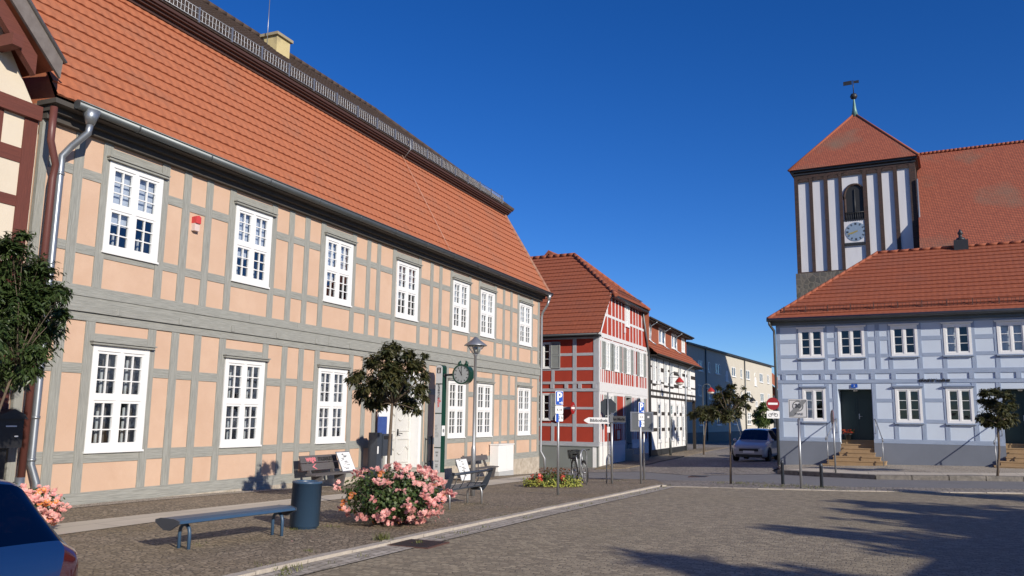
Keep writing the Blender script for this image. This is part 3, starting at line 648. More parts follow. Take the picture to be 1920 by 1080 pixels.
r.build('handrail', M['iron'], mus)
ab = MB(LF); ab.box(2.07, 2.21, .0, .1, 5.46, 5.62, 1); ab.prism([(2.07, 5.62), (2.21, 5.62), (2.21, 5.76), (2.14, 5.79), (2.07, 5.76)], .0, .13, 0); ab.build('alarm_box', [M['redink'], mat('alarm_white', (.7, .55, .5))], mus)
# roof
EV, EZ, TV, TZ = .42, 7.03, -1.66, 10.72
r = MB(LF); r.fr = None
W = LF.W
mr_ = MB(); tile_roof(mr_, W(U0 - .1, EV, EZ), W(U1 + .12, EV, EZ), W(U0 - .1, TV, TZ), W(U1 - .32, TV, TZ), .295, .23, .038, .008, 6)
roof = mr_.build('lower_roof', M['tile'], mus)
vg = MB(); P0, P1 = W(U1 + .12, EV, EZ), W(U1 - .32, TV, TZ)
for k in range(14):
    a, b = P0.lerp(P1, k / 14), P0.lerp(P1, (k + 1.08) / 14); vg.tube([a + Vector((0, 0, .02)), b + Vector((0, 0, .035))], [.085, .075], 8)
vg.build('verge_tiles', mat('verge_clay', (.34, .12, .07), .85, (.30, .2, .14), 4), mus)
gw = MB(LF); gw.add([(U1 + .1, EV - .1, EZ - .1), (U1 - .33, TV, TZ - .1), (U1 - .33, -10.3, TZ - .1), (U1 + .1, -12.4, EZ - .1)], [(0, 1, 2, 3)])
gw.add([(U0, EV - .1, EZ - .1), (U0, TV, TZ - .1), (U0, -10.3, TZ - .1), (U0, -12.4, EZ - .1)], [(0, 1, 2, 3)]); gw.add([(U0, -12.4, EZ), (U1, -12.4, EZ), (U1 - .33, -10.3, TZ), (U0, -10.3, TZ)], [(0, 1, 2, 3)])
gw.build('gable_cladding', M['tile'], mus)
sf = MB(LF); sf.box(U0 - .1, U1 + .12, -.05, EV, 6.9, 6.985); sf.box(U0 - .02, U1 + .08, -.02, .13, 6.68, 6.9); sf.box(U0 - .05, U1 + .1, -.02, .24, 6.8, 6.9); sf.build('soffit_and_shade_band', mat('eaves_shade_boards', (.075, .065, .055), .8, (.05, .044, .038), 4), mus)  # dark boards run on down the wall, their colour painting the eave shadow
gt = MB(LF)
gt.tube([(U0 + .25, .5, 6.98), (U1 + .2, .5, 6.98)], .085, 12); gt.tube([(U0 + .25, .585, 7.03), (U1 + .2, .585, 7.03)], .014, 6)
for u in axis(0, 22.4, 1.9): gt.tube([(u, .5, 6.98), (u + .035, .5, 6.98)], .094, 12)
gt.build('gutter', M['zinc'], mus)
dp = MB(LF); gL = gz(*W(-1.2, .1, 0)[:2])
dp.tube([(-1.0, .5, 6.95), (-1.0, .5, 6.7)], [.16, .07], 12); dp.tube([(-1.0, .5, 6.72), (-1.0, .47, 6.55), (-1.12, .25, 6.3), (-1.2, .12, 6.1), (-1.2, .12, 5.8), (-1.2, .12, .75), (-1.13, .2, .45), (-1.13, .2, .0)], .062, 12)
for z in (5.75, 3.7, 1.5, .8, .2): dp.tube([(-1.2 if z > .6 else -1.13, .12 if z > .6 else .2, z), (-1.2 if z > .6 else -1.13, .12 if z > .6 else .2, z + .05)], .072, 12)
dp.build('downpipe', M['zincl'], mus)
dp = MB(LF); dp.tube([(U1 - .1, .5, 6.95), (U1 - .1, .5, 6.7)], [.12, .06], 10); dp.tube([(U1 - .1, .5, 6.74), (U1 - .1, .42, 6.5), (U1 + .02, .16, 6.2), (U1 + .04, .1, 6.0), (U1 + .04, .1, .2), (U1 + .12, .25, -.1), (U1 + .12, .28, -.75)], .055, 10)
dp.build('downpipe', M['galv'], mus)
# upper roof
UV, UZ_, RV, RZ = -1.32, 10.9, -6.0, 14.72; HU = 18.2
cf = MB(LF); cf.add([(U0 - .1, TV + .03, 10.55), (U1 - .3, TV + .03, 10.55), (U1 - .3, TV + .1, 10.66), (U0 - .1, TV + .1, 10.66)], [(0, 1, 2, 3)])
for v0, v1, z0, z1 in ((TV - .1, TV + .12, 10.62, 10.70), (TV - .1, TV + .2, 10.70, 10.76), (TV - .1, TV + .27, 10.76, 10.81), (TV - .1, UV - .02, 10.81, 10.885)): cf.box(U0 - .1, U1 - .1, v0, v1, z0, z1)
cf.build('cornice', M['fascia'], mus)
ur = MB(); tile_roof(ur, W(U0 - .1, UV, UZ_), W(U1 - .05, UV, UZ_), W(U0 - .1, RV, RZ), W(HU, RV, RZ), .17, .18, .02, .006, 3)
ur.add([W(U1 - .05, UV, UZ_), W(U1 - .05, -10.7, UZ_), W(HU, RV, RZ)], [(0, 1, 2)]); ur.add([W(U0, -10.7, UZ_), W(U1 - .05, -10.7, UZ_), W(HU, RV, RZ), W(U0, RV, RZ)], [(0, 1, 2, 3)]); ur.add([W(U0 - .09, UV, UZ_), W(U0 - .09, -10.7, UZ_), W(U0 - .09, RV, RZ)], [(0, 1, 2)])
ur.add([W(U0 - .1, UV, UZ_ - .012), W(U1 - .05, UV, UZ_ - .012), W(U1 - .05, -10.7, UZ_ - .012), W(U0 - .1, -10.7, UZ_ - .012)], [(0, 1, 2, 3)])
ur.build('upper_roof', M['tile3'], mus)
rc = MB()
for A_, B_ in ((W(U0, RV, RZ + .03), W(HU, RV, RZ + .03)), (W(HU, RV, RZ + .03), W(U1 - .05, UV, UZ_ + .03))):
    n = int((B_ - A_).length / .4)
    for k in range(n): rc.tube([A_.lerp(B_, k / n), A_.lerp(B_, (k + 1.1) / n) + Vector((0, 0, .012))], [.1, .09], 8)
rc.build('ridge_tiles', M['tile3'], mus)
sg = MB(LF); g0, g1 = U0 + .2, U1 - .9; gv, gzz = UV - .1, 10.99
for z in (.05, .2, .34): sg.tube([(g0, gv, gzz + z), (g1, gv, gzz + z)], .012 if z != .2 else .008, 5)
for u in axis(g0, g1, .115): sg.tube([(u, gv, gzz + .05), (u, gv, gzz + .34)], .008, 4, caps=False)
for u in axis(g0, g1, 1.15): sg.box(u - .02, u + .02, gv - .02, gv + .02, gzz - .06, gzz + .38); sg.tube([(u, gv, gzz + .3), (u, gv - .45, gzz + .33)], .01, 5)
sg.build('snow_guard', M['galv'], mus)
ch = MB(LF); ch.box(10.45, 11.15, -5.65, -5.05, 13.2, 14.55); chim = ch.build('chimney', M['yellow'], mus)
cc = MB(LF); cc.box(10.37, 11.23, -5.73, -4.97, 14.55, 14.65); cc.build('chimney_cap', mat('chimney_cap_stone', (.36, .30, .19), .9), chim)
lr = MB(LF); lr.tube([(10.25, -5.3, 13.9), (10.25, -5.3, 15.85)], .014, 5); lr.build('lightning_rod', M['galv'], mus); lr = MB(LF); lr.tube([(13.3, UV + .02, 11.3), (13.32, UV + .03, 10.9), (13.2, TV + .12, 10.5)], .012, 5); lr.build('lightning_conductor', M['galv'], mus); lr = MB(LF)
lr.tube([tuple(LF.uvz(W(13.15 + .0 * k, EV + (TV - EV) * (1 - k), EZ + (TZ - EZ) * (1 - k)) + LF.n * .07 + Vector((0, 0, .05)))) for k in (0, .25, .5, .75, 1)], .011, 5)
lr.build('lightning_conductor', mat('pale_wire', (.55, .33, .24), .5), mus)

# ------------------------------------------------------------------ house on the far left
lh = thing('house', 'cream half-timbered house with brown beams cut off at the left edge', 'building', tuple(LF.W(-4, 0, 0)), world=True)
HF = Fr(LF.W(-1.62, .12, 0)[:2], AL)
w = MB(HF)
w.prism([(-9, -.1), (-.08, -.1), (-.08, 6.6), (-4.5, 13.5), (-9, 6.6)], -8, 0); w.build('wall', M['cream'], lh)
t = MB(HF)
posts(t, [(-.36, -.12), (-.95, -.72), (-2.3, -2.08), (-3.6, -3.4), (-5.2, -5.0), (-7, -6.8)], .3, 6.6)
for z0, z1 in ((.1, .32), (2.4, 2.6), (3.75, 4.05), (5.0, 5.18), (5.75, 6.0)):
    t.box(-9, -.1, -.05, .016, z0, z1, 1)
t.box(-9, -.1, -.05, .10, 6.55, 6.8, 1)
t.build('timber_frame', [M['brownv'], M['brownh']], lh)
e0 = HF.onv(112, 118, .45); e1 = HF.onv(42, 0, .45)
dx, dz = e1[0] - e0[0], e1[2] - e0[2]; k = dz / -dx
# roof slope with projecting bargeboard
rp = MB(HF); U_, Z_ = e0[0], e0[2]; L_ = 5.2
rp.add([(U_, .5, Z_), (U_ - L_, .5, Z_ + L_ * k), (U_ - L_, -8.3, Z_ + L_ * k), (U_, -8.3, Z_), (U_, .5, Z_ - .12), (U_ - L_, .5, Z_ + L_ * k - .12), (U_ - L_, -8.3, Z_ + L_ * k - .12), (U_, -8.3, Z_ - .12)], [(0, 1, 2, 3), (4, 5, 6, 7), (0, 3, 7, 4), (0, 1, 5, 4), (1, 2, 6, 5), (2, 3, 7, 6)])
rp.build('roof', M['tile2'], lh)
bb = MB(HF); o_ = .30
bb.add([(U_, .53, Z_ + .03), (U_ - L_, .53, Z_ + L_ * k + .03), (U_ - L_, .53, Z_ + L_ * k - o_ * 1.6), (U_ - .02, .53, Z_ - o_), (U_, .48, Z_ + .03), (U_ - L_, .48, Z_ + L_ * k + .03), (U_ - L_, .48, Z_ + L_ * k - o_ * 1.6), (U_ - .02, .48, Z_ - o_)], [(0, 1, 2, 3), (4, 5, 6, 7), (0, 1, 5, 4), (2, 3, 7, 6), (0, 3, 7, 4)])
bb.build('bargeboard', mat('weathered_board', (.20, .175, .16), .8, (.11, .09, .08), 6, (1, 1, 1), 0, .3), lh)
cp = MB(HF); cp.add([(U_ + .06, .57, Z_ + .0), (U_ - L_, .57, Z_ + L_ * k + .09), (U_ - L_, .40, Z_ + L_ * k + .09), (U_ + .06, .40, Z_ + .0)], [(0, 1, 2, 3)]); cp.tube([(U_ + .04, .55, Z_), (U_ - L_, .55, Z_ + L_ * k + .08)], .03, 6); cp.build('verge_capping', M['galv'], lh)
rf = MB(HF)
for v in (.36, -.2): rf.add([(U_ - .35, v, Z_ + .0), (U_ - L_, v, Z_ + (L_ - .2) * k), (U_ - L_, v, Z_ + (L_ - .2) * k - .3), (U_ - .35, v, Z_ - .35), (U_ - .35, v - .12, Z_ + .0), (U_ - L_, v - .12, Z_ + (L_ - .2) * k), (U_ - L_, v - .12, Z_ + (L_ - .2) * k - .3), (U_ - .35, v - .12, Z_ - .35)], [(0, 1, 2, 3), (4, 5, 6, 7), (3, 2, 6, 7), (0, 3, 7, 4)])
rf.box(U_ - .9, U_ - .72, -.1, .5, Z_ - .05, Z_ + .15); rf.build('rafters', M['brownh'], lh)
dp = MB(HF)
dp.tube([(-.05, .3, 6.8), (-.05, .3, 6.2), (.16, .2, 5.85), (.16, .16, 5.6), (.16, .14, .55)], .06, 12)
dp.build('downpipe', mat('brown_pipe', (.13, .045, .035), .45, (.11, .038, .03), 4), lh)
df = MB(HF); df.tube([(.14, .14, .56), (.14, .14, -.2)], .075, 12); df.build('downpipe_foot', M['zincl'], lh)
lb = thing('letter_box', 'black gabled letter box on a post beside the brown downpipe', 'letter box', tuple(HF.W(-.32, .3, -.05)), world=True)
m_ = MB(HF); m_.box(-.52, -.10, .12, .42, 1.05, 1.5); m_.prism([(-.56, 1.5), (-.06, 1.5), (-.12, 1.58), (-.31, 1.66), (-.5, 1.58)], .08, .46); m_.box(-.4, -.22, .42, .428, 1.38, 1.40, 1); m_.box(-.36, -.26, .2, .3, -.06, 1.05)
m_.box(-.24, -.18, .42, .43, 1.22, 1.24, 1)
m_.build('box', [mat('black_box_paint', (.02, .02, .022), .4), M['signw']], lb)
# ------------------------------------------------------------------ red corner house
RF = Fr((4.1376, 39), AB); RS = Fr((4.1376, 39), AL)
red = thing('house', 'red half-timbered corner house with grey shutters and brick red tiled roof', 'building', (4.1376, 39, 0), world=True)
w = MB(RF); fops = [(-3.35, -2.5, 3.97, 5.25), (-3.35, -2.5, 1.5, 2.78)]
wall_open(w, -9.5, 0, .3, 5.65, fops); w.build('front_wall', M['redw'], red)
w = MB(RS); suw = [(.93, 1.77), (2.47, 3.43), (4.76, 5.66), (7.52, 8.46)]; slw = [(1.25, 2.35), (7.55, 8.4)]
sops = [(a + .03, b - .03, 3.98, 5.27) for a, b in suw] + [(a + .03, b - .03, 1.43, 2.72) for a, b in slw] + [(4.55, 5.75, .1, 2.75), (4.8, 5.5, 6.46, 7.6)]
wall_open(w, 0, 9.4, .3, 5.66, [o for o in sops if o[3] < 5.6]); wall_open(w, 2.0, 8.05, 5.66, 7.95, sops)
w.add([(0.1, 0, 5.66), (2.0, 0, 5.66), (2.0, 0, 7.95)], [(0, 1, 2)]); w.add([(8.05, 0, 5.66), (9.45, 0, 5.66), (8.05, 0, 7.95)], [(0, 1, 2)])
w.quad((9.4, 0, -.6), (9.4, -9, -.6), (9.4, -9, 5.6), (9.4, 0, 5.6))
w.build('gable_wall', M['redw'], red)
t = MB(RF)
for a, b in ((-.27, 0), (-1.34, -1.15), (-3.75, -3.6), (-5, -4.8)): t.box(a, b, -.05, .022, .4, 5.5, 0)
t.box(-2.46, -2.3, -.05, .022, .5, 1.4, 0); t.box(-2.46, -2.3, -.05, .02, 2.9, 3.9, 0)
for z0, z1, x in ((.33, .52, .04), (1.22, 1.36, .016), (2.03, 2.14, .016), (2.87, 3.01, .035), (3.22, 3.34, .035), (3.87, 4.0, .016), (4.56, 4.69, .016), (5.36, 5.6, .03)):
    if 2 < z0 < 2.1 or 4.5 < z0 < 4.6: t.box(-2.0, 0, -.05, x, z0, z1, 1); t.box(-9.5, -3.6, -.05, x, z0, z1, 1)
    else: t.box(-9.5, .0, -.05, x, z0, z1, 1)
for u in (-.3, -1.05, -1.75, -2.5, -3.2): t.box(u, u + .17, -.05, .05, 3.01, 3.22, 0)
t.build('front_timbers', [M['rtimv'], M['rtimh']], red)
t = MB(RS)
for a in (.0, .28, .62, 2.2, 4.2, 6.35, 6.65, 7.3, 8.7, 9.22): t.box(a, a + .16, -.05, .022 if a else .024, .5, 5.5, 0)
for a in (1.0, 1.4, 1.85, 2.6, 3.1, 3.6, 4.6, 5.0, 5.4, 5.8, 7.6, 8.0, 8.35): t.box(a, a + .09, -.05, .02, 3.3, 3.95, 0)
for a in (2.75, 3.1, 3.5, 3.9): t.box(a, a + .08, -.05, .02, .5, 1.4, 0)
for a in (5.85, 6.1, 6.9): t.box(a, a + .09, -.05, .02, .5, 2.9, 0)
for z0, z1, x in ((.33, .53, .04), (1.36, 1.44, .012), (2.74, 2.88, .014), (2.88, 3.32, .034), (3.93, 4.0, .015), (5.27, 5.42, .015), (5.46, 5.66, .036)):
    if z0 < 1.5 and z0 > .6: t.box(0, 4.5, -.05, x, z0, z1, 1); t.box(5.8, 9.38, -.05, x, z0, z1, 1)
    elif z0 < .5: t.box(0, 4.5, -.05, x, z0, z1, 1); t.box(5.8, 9.38, -.05, x, z0, z1, 1)
    else: t.box(0, 9.38, -.05, x, z0, z1, 1)
def gtop(u): return 5.66 + 2.2 * min((u - .12) / 1.83, (9.42 - u) / 1.37)
for a in (1.35, 2.1, 2.75, 3.35, 3.95, 4.6, 5.55, 6.2, 6.85, 7.4, 8.2): t.box(a, a + .11, -.05, .022, 5.66, min(7.9, gtop(a)), 0)
t.box(.9, 8.75, -.05, .016, 6.54, 6.67, 1)
t.build('gable_timbers', [M['rtisv'], M['rtish']], red)
vb = MB(RS)
vb.add([(.02, .06, 5.6), (.2, .06, 5.6), (2.06, .06, 7.85), (1.88, .06, 7.85)], [(0, 1, 2, 3)])
vb.add([(9.55, .06, 5.5), (9.37, .06, 5.5), (7.97, .06, 7.9), (8.15, .06, 7.9)], [(0, 1, 2, 3)]); vb.build('verge_boards', M['white'], red)
for o in fops: window(red, RF, *o, cols=2, rows=1, pc=1, pr=3, casing=.06, mode='none')
for a, b in suw: window(red, RS, a, b, 3.95, 5.3, cols=2, rows=1, pc=1, pr=4, casing=.06, mode='sidecurt', curt=(0, 1))
for a, b in slw: window(red, RS, a, b, 1.4, 2.75, cols=2, rows=1, pc=1, pr=4, casing=.06, mode='sidecurt', curt=(0, 1))
window(red, RS, 4.77, 5.53, 6.43, 7.63, cols=2, rows=1, pc=1, pr=4, casing=.07, mode='sidecurt', curt=(0, 1))
def shutter(fr, u0, u1, z0, z1):
    s = MB(fr); s.box(u0, u0 + .06, .03, .065, z0, z1); s.box(u1 - .06, u1, .03, .065, z0, z1)
    for z in (z0, (z0 + z1) / 2 - .03, z1 - .06): s.box(u0 + .06, u1 - .06, .03, .063, z, z + .06)
    n = int((z1 - z0) / .055)
    for k in range(n): z = z0 + .03 + k * .055; s.add([(u0 + .06, .06, z), (u1 - .06, .06, z), (u1 - .06, .035, z + .05), (u0 + .06, .035, z + .05)], [(0, 1, 2, 3)])
    s.build('shutter', M['shut'], red)
for z0, z1 in ((3.97, 5.25), (1.5, 2.78)): shutter(RF, -2.49, -1.99, z0, z1); shutter(RF, -3.88, -3.36, z0, z1)
for a, b in suw: shutter(RS, a - .52, a - .01, 3.97, 5.28); shutter(RS, b + .01, b + .5, 3.97, 5.28)
for a, b in slw: shutter(RS, a - .5, a - .01, 1.42, 2.73); shutter(RS, b + .01, b + .5, 1.42, 2.73)
d = MB(RS); d.box(4.55, 5.75, -.3, -.25, .1, 2.75, 0); d.box(4.55, 4.65, -.25, .05, .1, 2.8, 1); d.box(5.65, 5.75, -.25, .05, .1, 2.8, 1); d.box(4.65, 5.65, -.25, .045, 2.7, 2.8, 1)
for z0, z1 in ((.3, 1.0), (1.15, 2.1)):
    for a, b in ((4.72, 5.12), (5.18, 5.58)): d.box(a, b, -.25, -.235, z0, z1, 0)
d.build('door', [mat('dark_grey_door', (.07, .075, .075), .6, (.055, .058, .058), 4), M['shut']], red)
s = MB(RS); s.box(4.4, 5.9, -.2, .5, -.8, .1); s.box(4.2, 6.1, .5, .85, -.9, -.15); s.build('doorstep', M['concrete'], red)
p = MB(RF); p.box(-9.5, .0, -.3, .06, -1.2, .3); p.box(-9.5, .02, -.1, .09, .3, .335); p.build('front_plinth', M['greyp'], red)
p = MB(RS); p.box(-.05, 4.4, -.3, .05, -1.2, .33); p.box(5.9, 9.4, -.3, .05, -1.2, .33); p.build('side_plinth', M['whitew'], red)
po = MB(RS); po.box(2.72, 3.42, .03, .07, .55, 1.1, 0); po.box(2.8, 3.34, .07, .076, .61, 1.04, 1); po.build('notice_frame', [M['redw'], mat('printed_notice', (.6, .62, .64), .4, (.12, .16, .2), 5)], red)
ml = MB(RS); ml.box(4.4, 4.52, .03, .1, 6.05, 6.3); ml.build('lamp_box', M['signw'], red)
nb = MB(RS); nb.box(6.3, 6.5, .03, .05, 2.0, 2.2); nb.build('house_plate', M['signw'], red)
# roof
r = MB(); W = RF.W; e = [RF.uvz(RS.W(1.95, .12, 7.85)), RF.uvz(RS.W(8.35, .12, 7.95))]
ov = RF.uvz(RS.W(-.2, .14, 0))[0]
tile_roof(r, W(-14, .35, 5.57), W(.16, .35, 5.57), W(-14, -1.98, 7.88), W(e[0][0] + .02, -1.98, 7.88), .33, .2, .042, .003, 4)
tile_roof(r, W(-14, -1.98, 7.89), W(e[0][0] + .02, -1.98, 7.89), W(-14, -4.55, 10.43), W(-3.3, -4.55, 10.43), .33, .2, .042, .003, 4)
r.build('roof', M['tile2'], red)
h = MB(); A_, B_, C_ = RS.W(1.75, .35, 7.66), RS.W(8.6, .35, 7.76), W(-3.3, -4.55, 10.43); mid = (A_ + B_) / 2
tile_roof(h, A_, B_, C_ + (A_ - B_) * .01, C_ + (B_ - A_) * .01, .33, .2, .042, .003, 4)
h.build('hip_roof', M['tile2'], red)
k = MB(); k.add([W(-14, -4.55, 10.43), W(-3.3, -4.55, 10.43), B_, RS.W(9.6, .1, 5.5), W(-14, -9.6, 5.5)], [(0, 1, 2, 3, 4)]); k.build('rear_roof', M['tile2'], red)
rc = MB()
for P_, Q_ in ((W(-14, -4.55, 10.46), W(-3.3, -4.55, 10.46)), (W(-3.3, -4.55, 10.46), A_), (W(-3.3, -4.55, 10.46), B_)):
    n = int((Q_ - P_).length / .4)
    for i in range(n): rc.tube([P_.lerp(Q_, i / n), P_.lerp(Q_, (i + 1.1) / n) + Vector((0, 0, .015))], [.12, .105], 8)
rc.build('ridge_tiles', M['tile2'], red)
f = MB(RS); f.box(1.75, 8.6, -.1, .36, 7.56, 7.66); f.build('hip_eaves', M['iron'], red)
f = MB(RF); f.box(-14, .12, -.02, .3, 5.44, 5.53); f.tube([(-14, .42, 5.53), (.1, .42, 5.53)], .06, 8); f.build('front_eaves', M['iron'], red)
sg = MB(RS)
for z in (.06, .24): sg.tube([(3.2, .05, 7.9 + z), (8.3, .05, 7.97 + z)], .014, 5)
for u in axis(3.2, 8.3, .16): sg.tube([(u, .05, 7.93), (u, .05, 8.18)], .009, 4)
sg.build('snow_guard', M['iron'], red)
dp = MB(RS); dp.tube([(8.1, .12, 7.6), (9.42, .1, 5.4), (9.5, .1, 5.2), (9.5, .1, -.4)], .055, 8); dp.build('downpipe', M['zinc'], red)
rg_ = thing('rear_roof_gable', 'small dark gable roof peeping over the ridge of the red house', 'building', tuple(RF.W(-5, -12, 0)), world=True)
a, b, c = RF.onv(1019, 487, -8), RF.onv(1050, 485, -8), RF.onv(1031, 470, -8)
g = MB(RF); g.add([(a[0] + .2, -8, a[2] - 2), (b[0] - .2, -8, b[2] - 2), (b[0] - .2, -8, b[2]), (c[0], -8, c[2] - .15), (a[0] + .2, -8, a[2])], [(0, 1, 2, 3, 4)]); g.build('gable_wall', M['whitew'], rg_)
g = MB(RF)
for q, s_ in ((a, -1), (b, 1)): g.add([(c[0], -7.8, c[2]), (q[0] + s_ * .35, -7.8, q[2] - .3), (q[0] + s_ * .35, -14, q[2] - .3), (c[0], -14, c[2]), (c[0], -7.8, c[2] - .22), (q[0] + s_ * .35, -7.8, q[2] - .52)], [(0, 1, 2, 3), (0, 1, 5, 4)])
g.build('roof', M['tile2'], rg_)

# ------------------------------------------------------------------ white house with black beams
wh = thing('house', 'white half-timbered house with black beams and a row of dormer windows', 'building', tuple(RS.W(12, 0, 0)), world=True)
X0, X1 = 9.95, 24.2; G = lambda x: 1200 + x / 3.858
upx = [(88, 112), (122, 146), (172, 198), (214, 240), (278, 302), (342, 364)]; lpx = [(126, 152), (180, 198), (218, 243), (262, 284), (303, 322)]
uw = [(RS.u_at(G(a), 4.5), RS.u_at(G(b), 4.5)) for a, b in upx]; lw = [(RS.u_at(G(a), 1.5), RS.u_at(G(b), 1.5)) for a, b in lpx]
XG = RS.u_at(G(328), 1.5)
w = MB(RS); wall_open(w, X0, X1, 2.9, 5.5, [(a + .03, b - .03, 3.75, 5.15) for a, b in uw]); wall_open(w, X0, XG, -.6, 2.9, [(a + .03, b - .03, .3, 2.6) for a, b in lw])
w.quad((X1, 0, 2.9), (X1, -9, 2.9), (X1, -9, 5.5), (X1, 0, 5.5)); w.quad((X0, 0, -.6), (X0, -9, -.6), (X0, -9, 5.5), (X0, 0, 5.5)); w.quad((XG, 0, -.6), (XG, -9, -.6), (XG, -9, 2.9), (XG, 0, 2.9)); w.quad((XG, 0, 2.88), (X1, 0, 2.88), (X1, -9, 2.88), (XG, -9, 2.88))
w.build('wall', M['whitew'], wh)
t = MB(RS)
edges = [X0] + [x for a, b in uw for x in (a, b)] + [X1]
t.box(X0, X0 + .3, -.05, .03, -.4, 5.5)
for z0, z1 in ((2.86, 3.0), (3.22, 3.34)): t.box(X0, X1, -.05, .035, z0, z1)
t.box(X0, X1, -.05, .05, 5.35, 5.5)
for i in range(len(uw) + 1):
    a = uw[i - 1][1] if i else X0 + .3; b = uw[i][0] if i < len(uw) else X1
    if b - a < .05: continue
    for z in (3.7, 4.55): t.box(a + .05, b - .05, -.05, .018, z + RND.uniform(-.1, .1), z + .17)
    t.box(b - .07, b - .0, -.05, .012, 3.34, 5.35)
for a, b in uw: t.box(a + .02, b - .02, -.05, .014, 3.56, 3.7) if RND.random() < .6 else None
for i in range(len(lw) + 1):
    a = lw[i - 1][1] if i else X0 + .3; b = lw[i][0] if i < len(lw) else XG
    if b - a < .05: continue
    for z in (.9, 1.85): t.box(a + .05, b - .05, -.05, .018, z, z + .2)
    t.box(b - .08, b - .02, -.05, .012, -.1, 2.86)
for u in axis(X0 + .8, X1, .95): t.box(u, u + .07, -.05, .02, 3.0, 3.22)
t.box(X1 - .25, X1 - .1, -.2, .0, -.6, 2.88)
t.build('timber_frame', M['blackv'], wh)
for a, b in uw: window(wh, RS, a, b, 3.72, 5.18, cols=1, rows=1, pc=2, pr=3, casing=.1, mode='sidecurt')
for a, b in lw: window(wh, RS, a, b, .25, 2.65, cols=1, rows=2, pc=1, pr=2, casing=.12, mode='sidecurt', tr=.3)
p = MB(RS); p.box(X0, XG, -.3, .04, -1.2, -.15); p.build('plinth', M['iron'], wh)
r = MB(); W = RS.W
tile_roof(r, W(X0 - .1, .5, 5.35), W(X1 + .3, .5, 5.35), W(X0 - .1, -.45, 6.25), W(X1 + .3, -.45, 6.25), .3, .24, .04, .012, 3); r.build('lower_roof', M['tile2'], wh)
s = MB(RS); s.box(X0, X1 + .25, -.3, .45, 5.25, 5.33); s.tube([(X0, .55, 5.34), (X1 + .35, .55, 5.34)], .06, 8); s.build('eaves', M['blackv'], wh)
dx = [(50, 76), (134, 180), (226, 265), (299, 321)]; dw = [(RS.u_at(G(a), 6.8, -.4), RS.u_at(G(b), 6.8, -.4)) for a, b in dx]; DX1 = RS.u_at(G(335), 6.8, -.4)
w = MB(RS); wall_open(w, X0 - .1, DX1, 6.0, 7.55, [(a + .03, b - .03, 6.4, 7.35) for a, b in dw], v=-.4); w.quad((DX1, -.4, 6), (DX1, -3, 6), (DX1, -3, 7.55), (DX1, -.4, 7.55)); w.build('dormer_wall', M['tile2'], wh)
for a, b in dw: window(wh, RS, a, b, 6.35, 7.38, cols=2 if b - a > .9 else 1, rows=1, pc=1, pr=1, casing=.07, v=-.4, mode='sidecurt', curt=(0, 1))
r = MB(); tile_roof(r, W(X0 - .1, .05, 7.5), W(DX1 + .3, .05, 7.5), W(X0 - .1, -4.8, 8.9), W(DX1 + .3, -4.8, 8.9), .34, .24, .04, .012, 3); r.add([W(X0 - .1, -4.8, 8.9), W(DX1 + .3, -4.8, 8.9), W(X1 + .3, -9.5, 5.4), W(X0 - .1, -9.5, 5.4)], [(0, 1, 2, 3)]); r.add([W(X1 + .3, -.45, 6.25), W(DX1, -4.8, 8.9), W(X1 + .3, -9.5, 5.4)], [(0, 1, 2)]); r.build('upper_roof', M['tile2'], wh)
s = MB(RS); s.box(X0 - .1, DX1 + .25, -.4, .04, 7.38, 7.47); s.tube([(X0, .1, 7.5), (DX1 + .3, .1, 7.5)], .06, 8); s.build('dormer_eaves', M['blackv'], wh)
for x in (G(92), G(189), G(275)):
    dp = MB(RS); u = RS.u_at(x, 7, -.2); dp.tube([(u, .1, 7.45), (u, -.3, 7.2), (u, -.36, 6.3), (u, .0, 6.05)], .045, 6); dp.build('downpipe', M['zincl'], wh)
dp = MB(RS); u = RS.u_at(G(332), 3, .12); dp.tube([(u + .6, .55, 5.3), (u, .12, 4.9), (u, .12, -.5)], .05, 6); dp.build('downpipe', M['zincl'], wh)

# ------------------------------------------------------------------ apartment block down the street
q0 = dep(1300, 800, 84); GF = Fr((q0.x, q0.y), radians(29))
bg_ = thing('apartment_block', 'three-storey flat-roofed beige apartment block down the street behind the trees', 'building', tuple(GF.W(10, 0, 0)), world=True)
H_ = lambda x, y: (1270 + x / 6.75, 620 + y / 6.75)
ZR = GF.onv(*H_(590, 292))[2]; UD = GF.onv(*H_(592, 300))[0]; UE = GF.onv(*H_(1192, 440))[0]
def rect(x0, x1, y0, y1): a = GF.onv(*H_(x0, (y0 + y1) / 2))[0]; b = GF.onv(*H_(x1, (y0 + y1) / 2))[0]; c = GF.onv(*H_((x0 + x1) / 2, y1))[2]; d_ = GF.onv(*H_((x0 + x1) / 2, y0))[2]; return (a, b, c, d_)
R_ = [rect(*q) for q in ((260, 318, 375, 512), (388, 410, 398, 530), (480, 538, 418, 550), (606, 640, 562, 640), (686, 735, 462, 583), (796, 818, 484, 602), (868, 915, 502, 620), (975, 1003, 625, 700), (1038, 1082, 542, 655), (1133, 1160, 560, 670), (265, 300, 684, 825), (880, 925, 768, 885), (988, 1015, 890, 960), (1050, 1095, 792, 900), (1143, 1168, 800, 900), (890, 935, 1040, 1130), (805, 822, 780, 900), (690, 735, 745, 860))]
R_ += [(a, b, c - 2.85, d_ - 2.85) for a, b, c, d_ in R_[:3]][1:]
R_ += [(a, b, c - 5.6, d_ - 5.6) for a, b, c, d_ in (R_[0], R_[2], R_[4], R_[6], R_[8])]
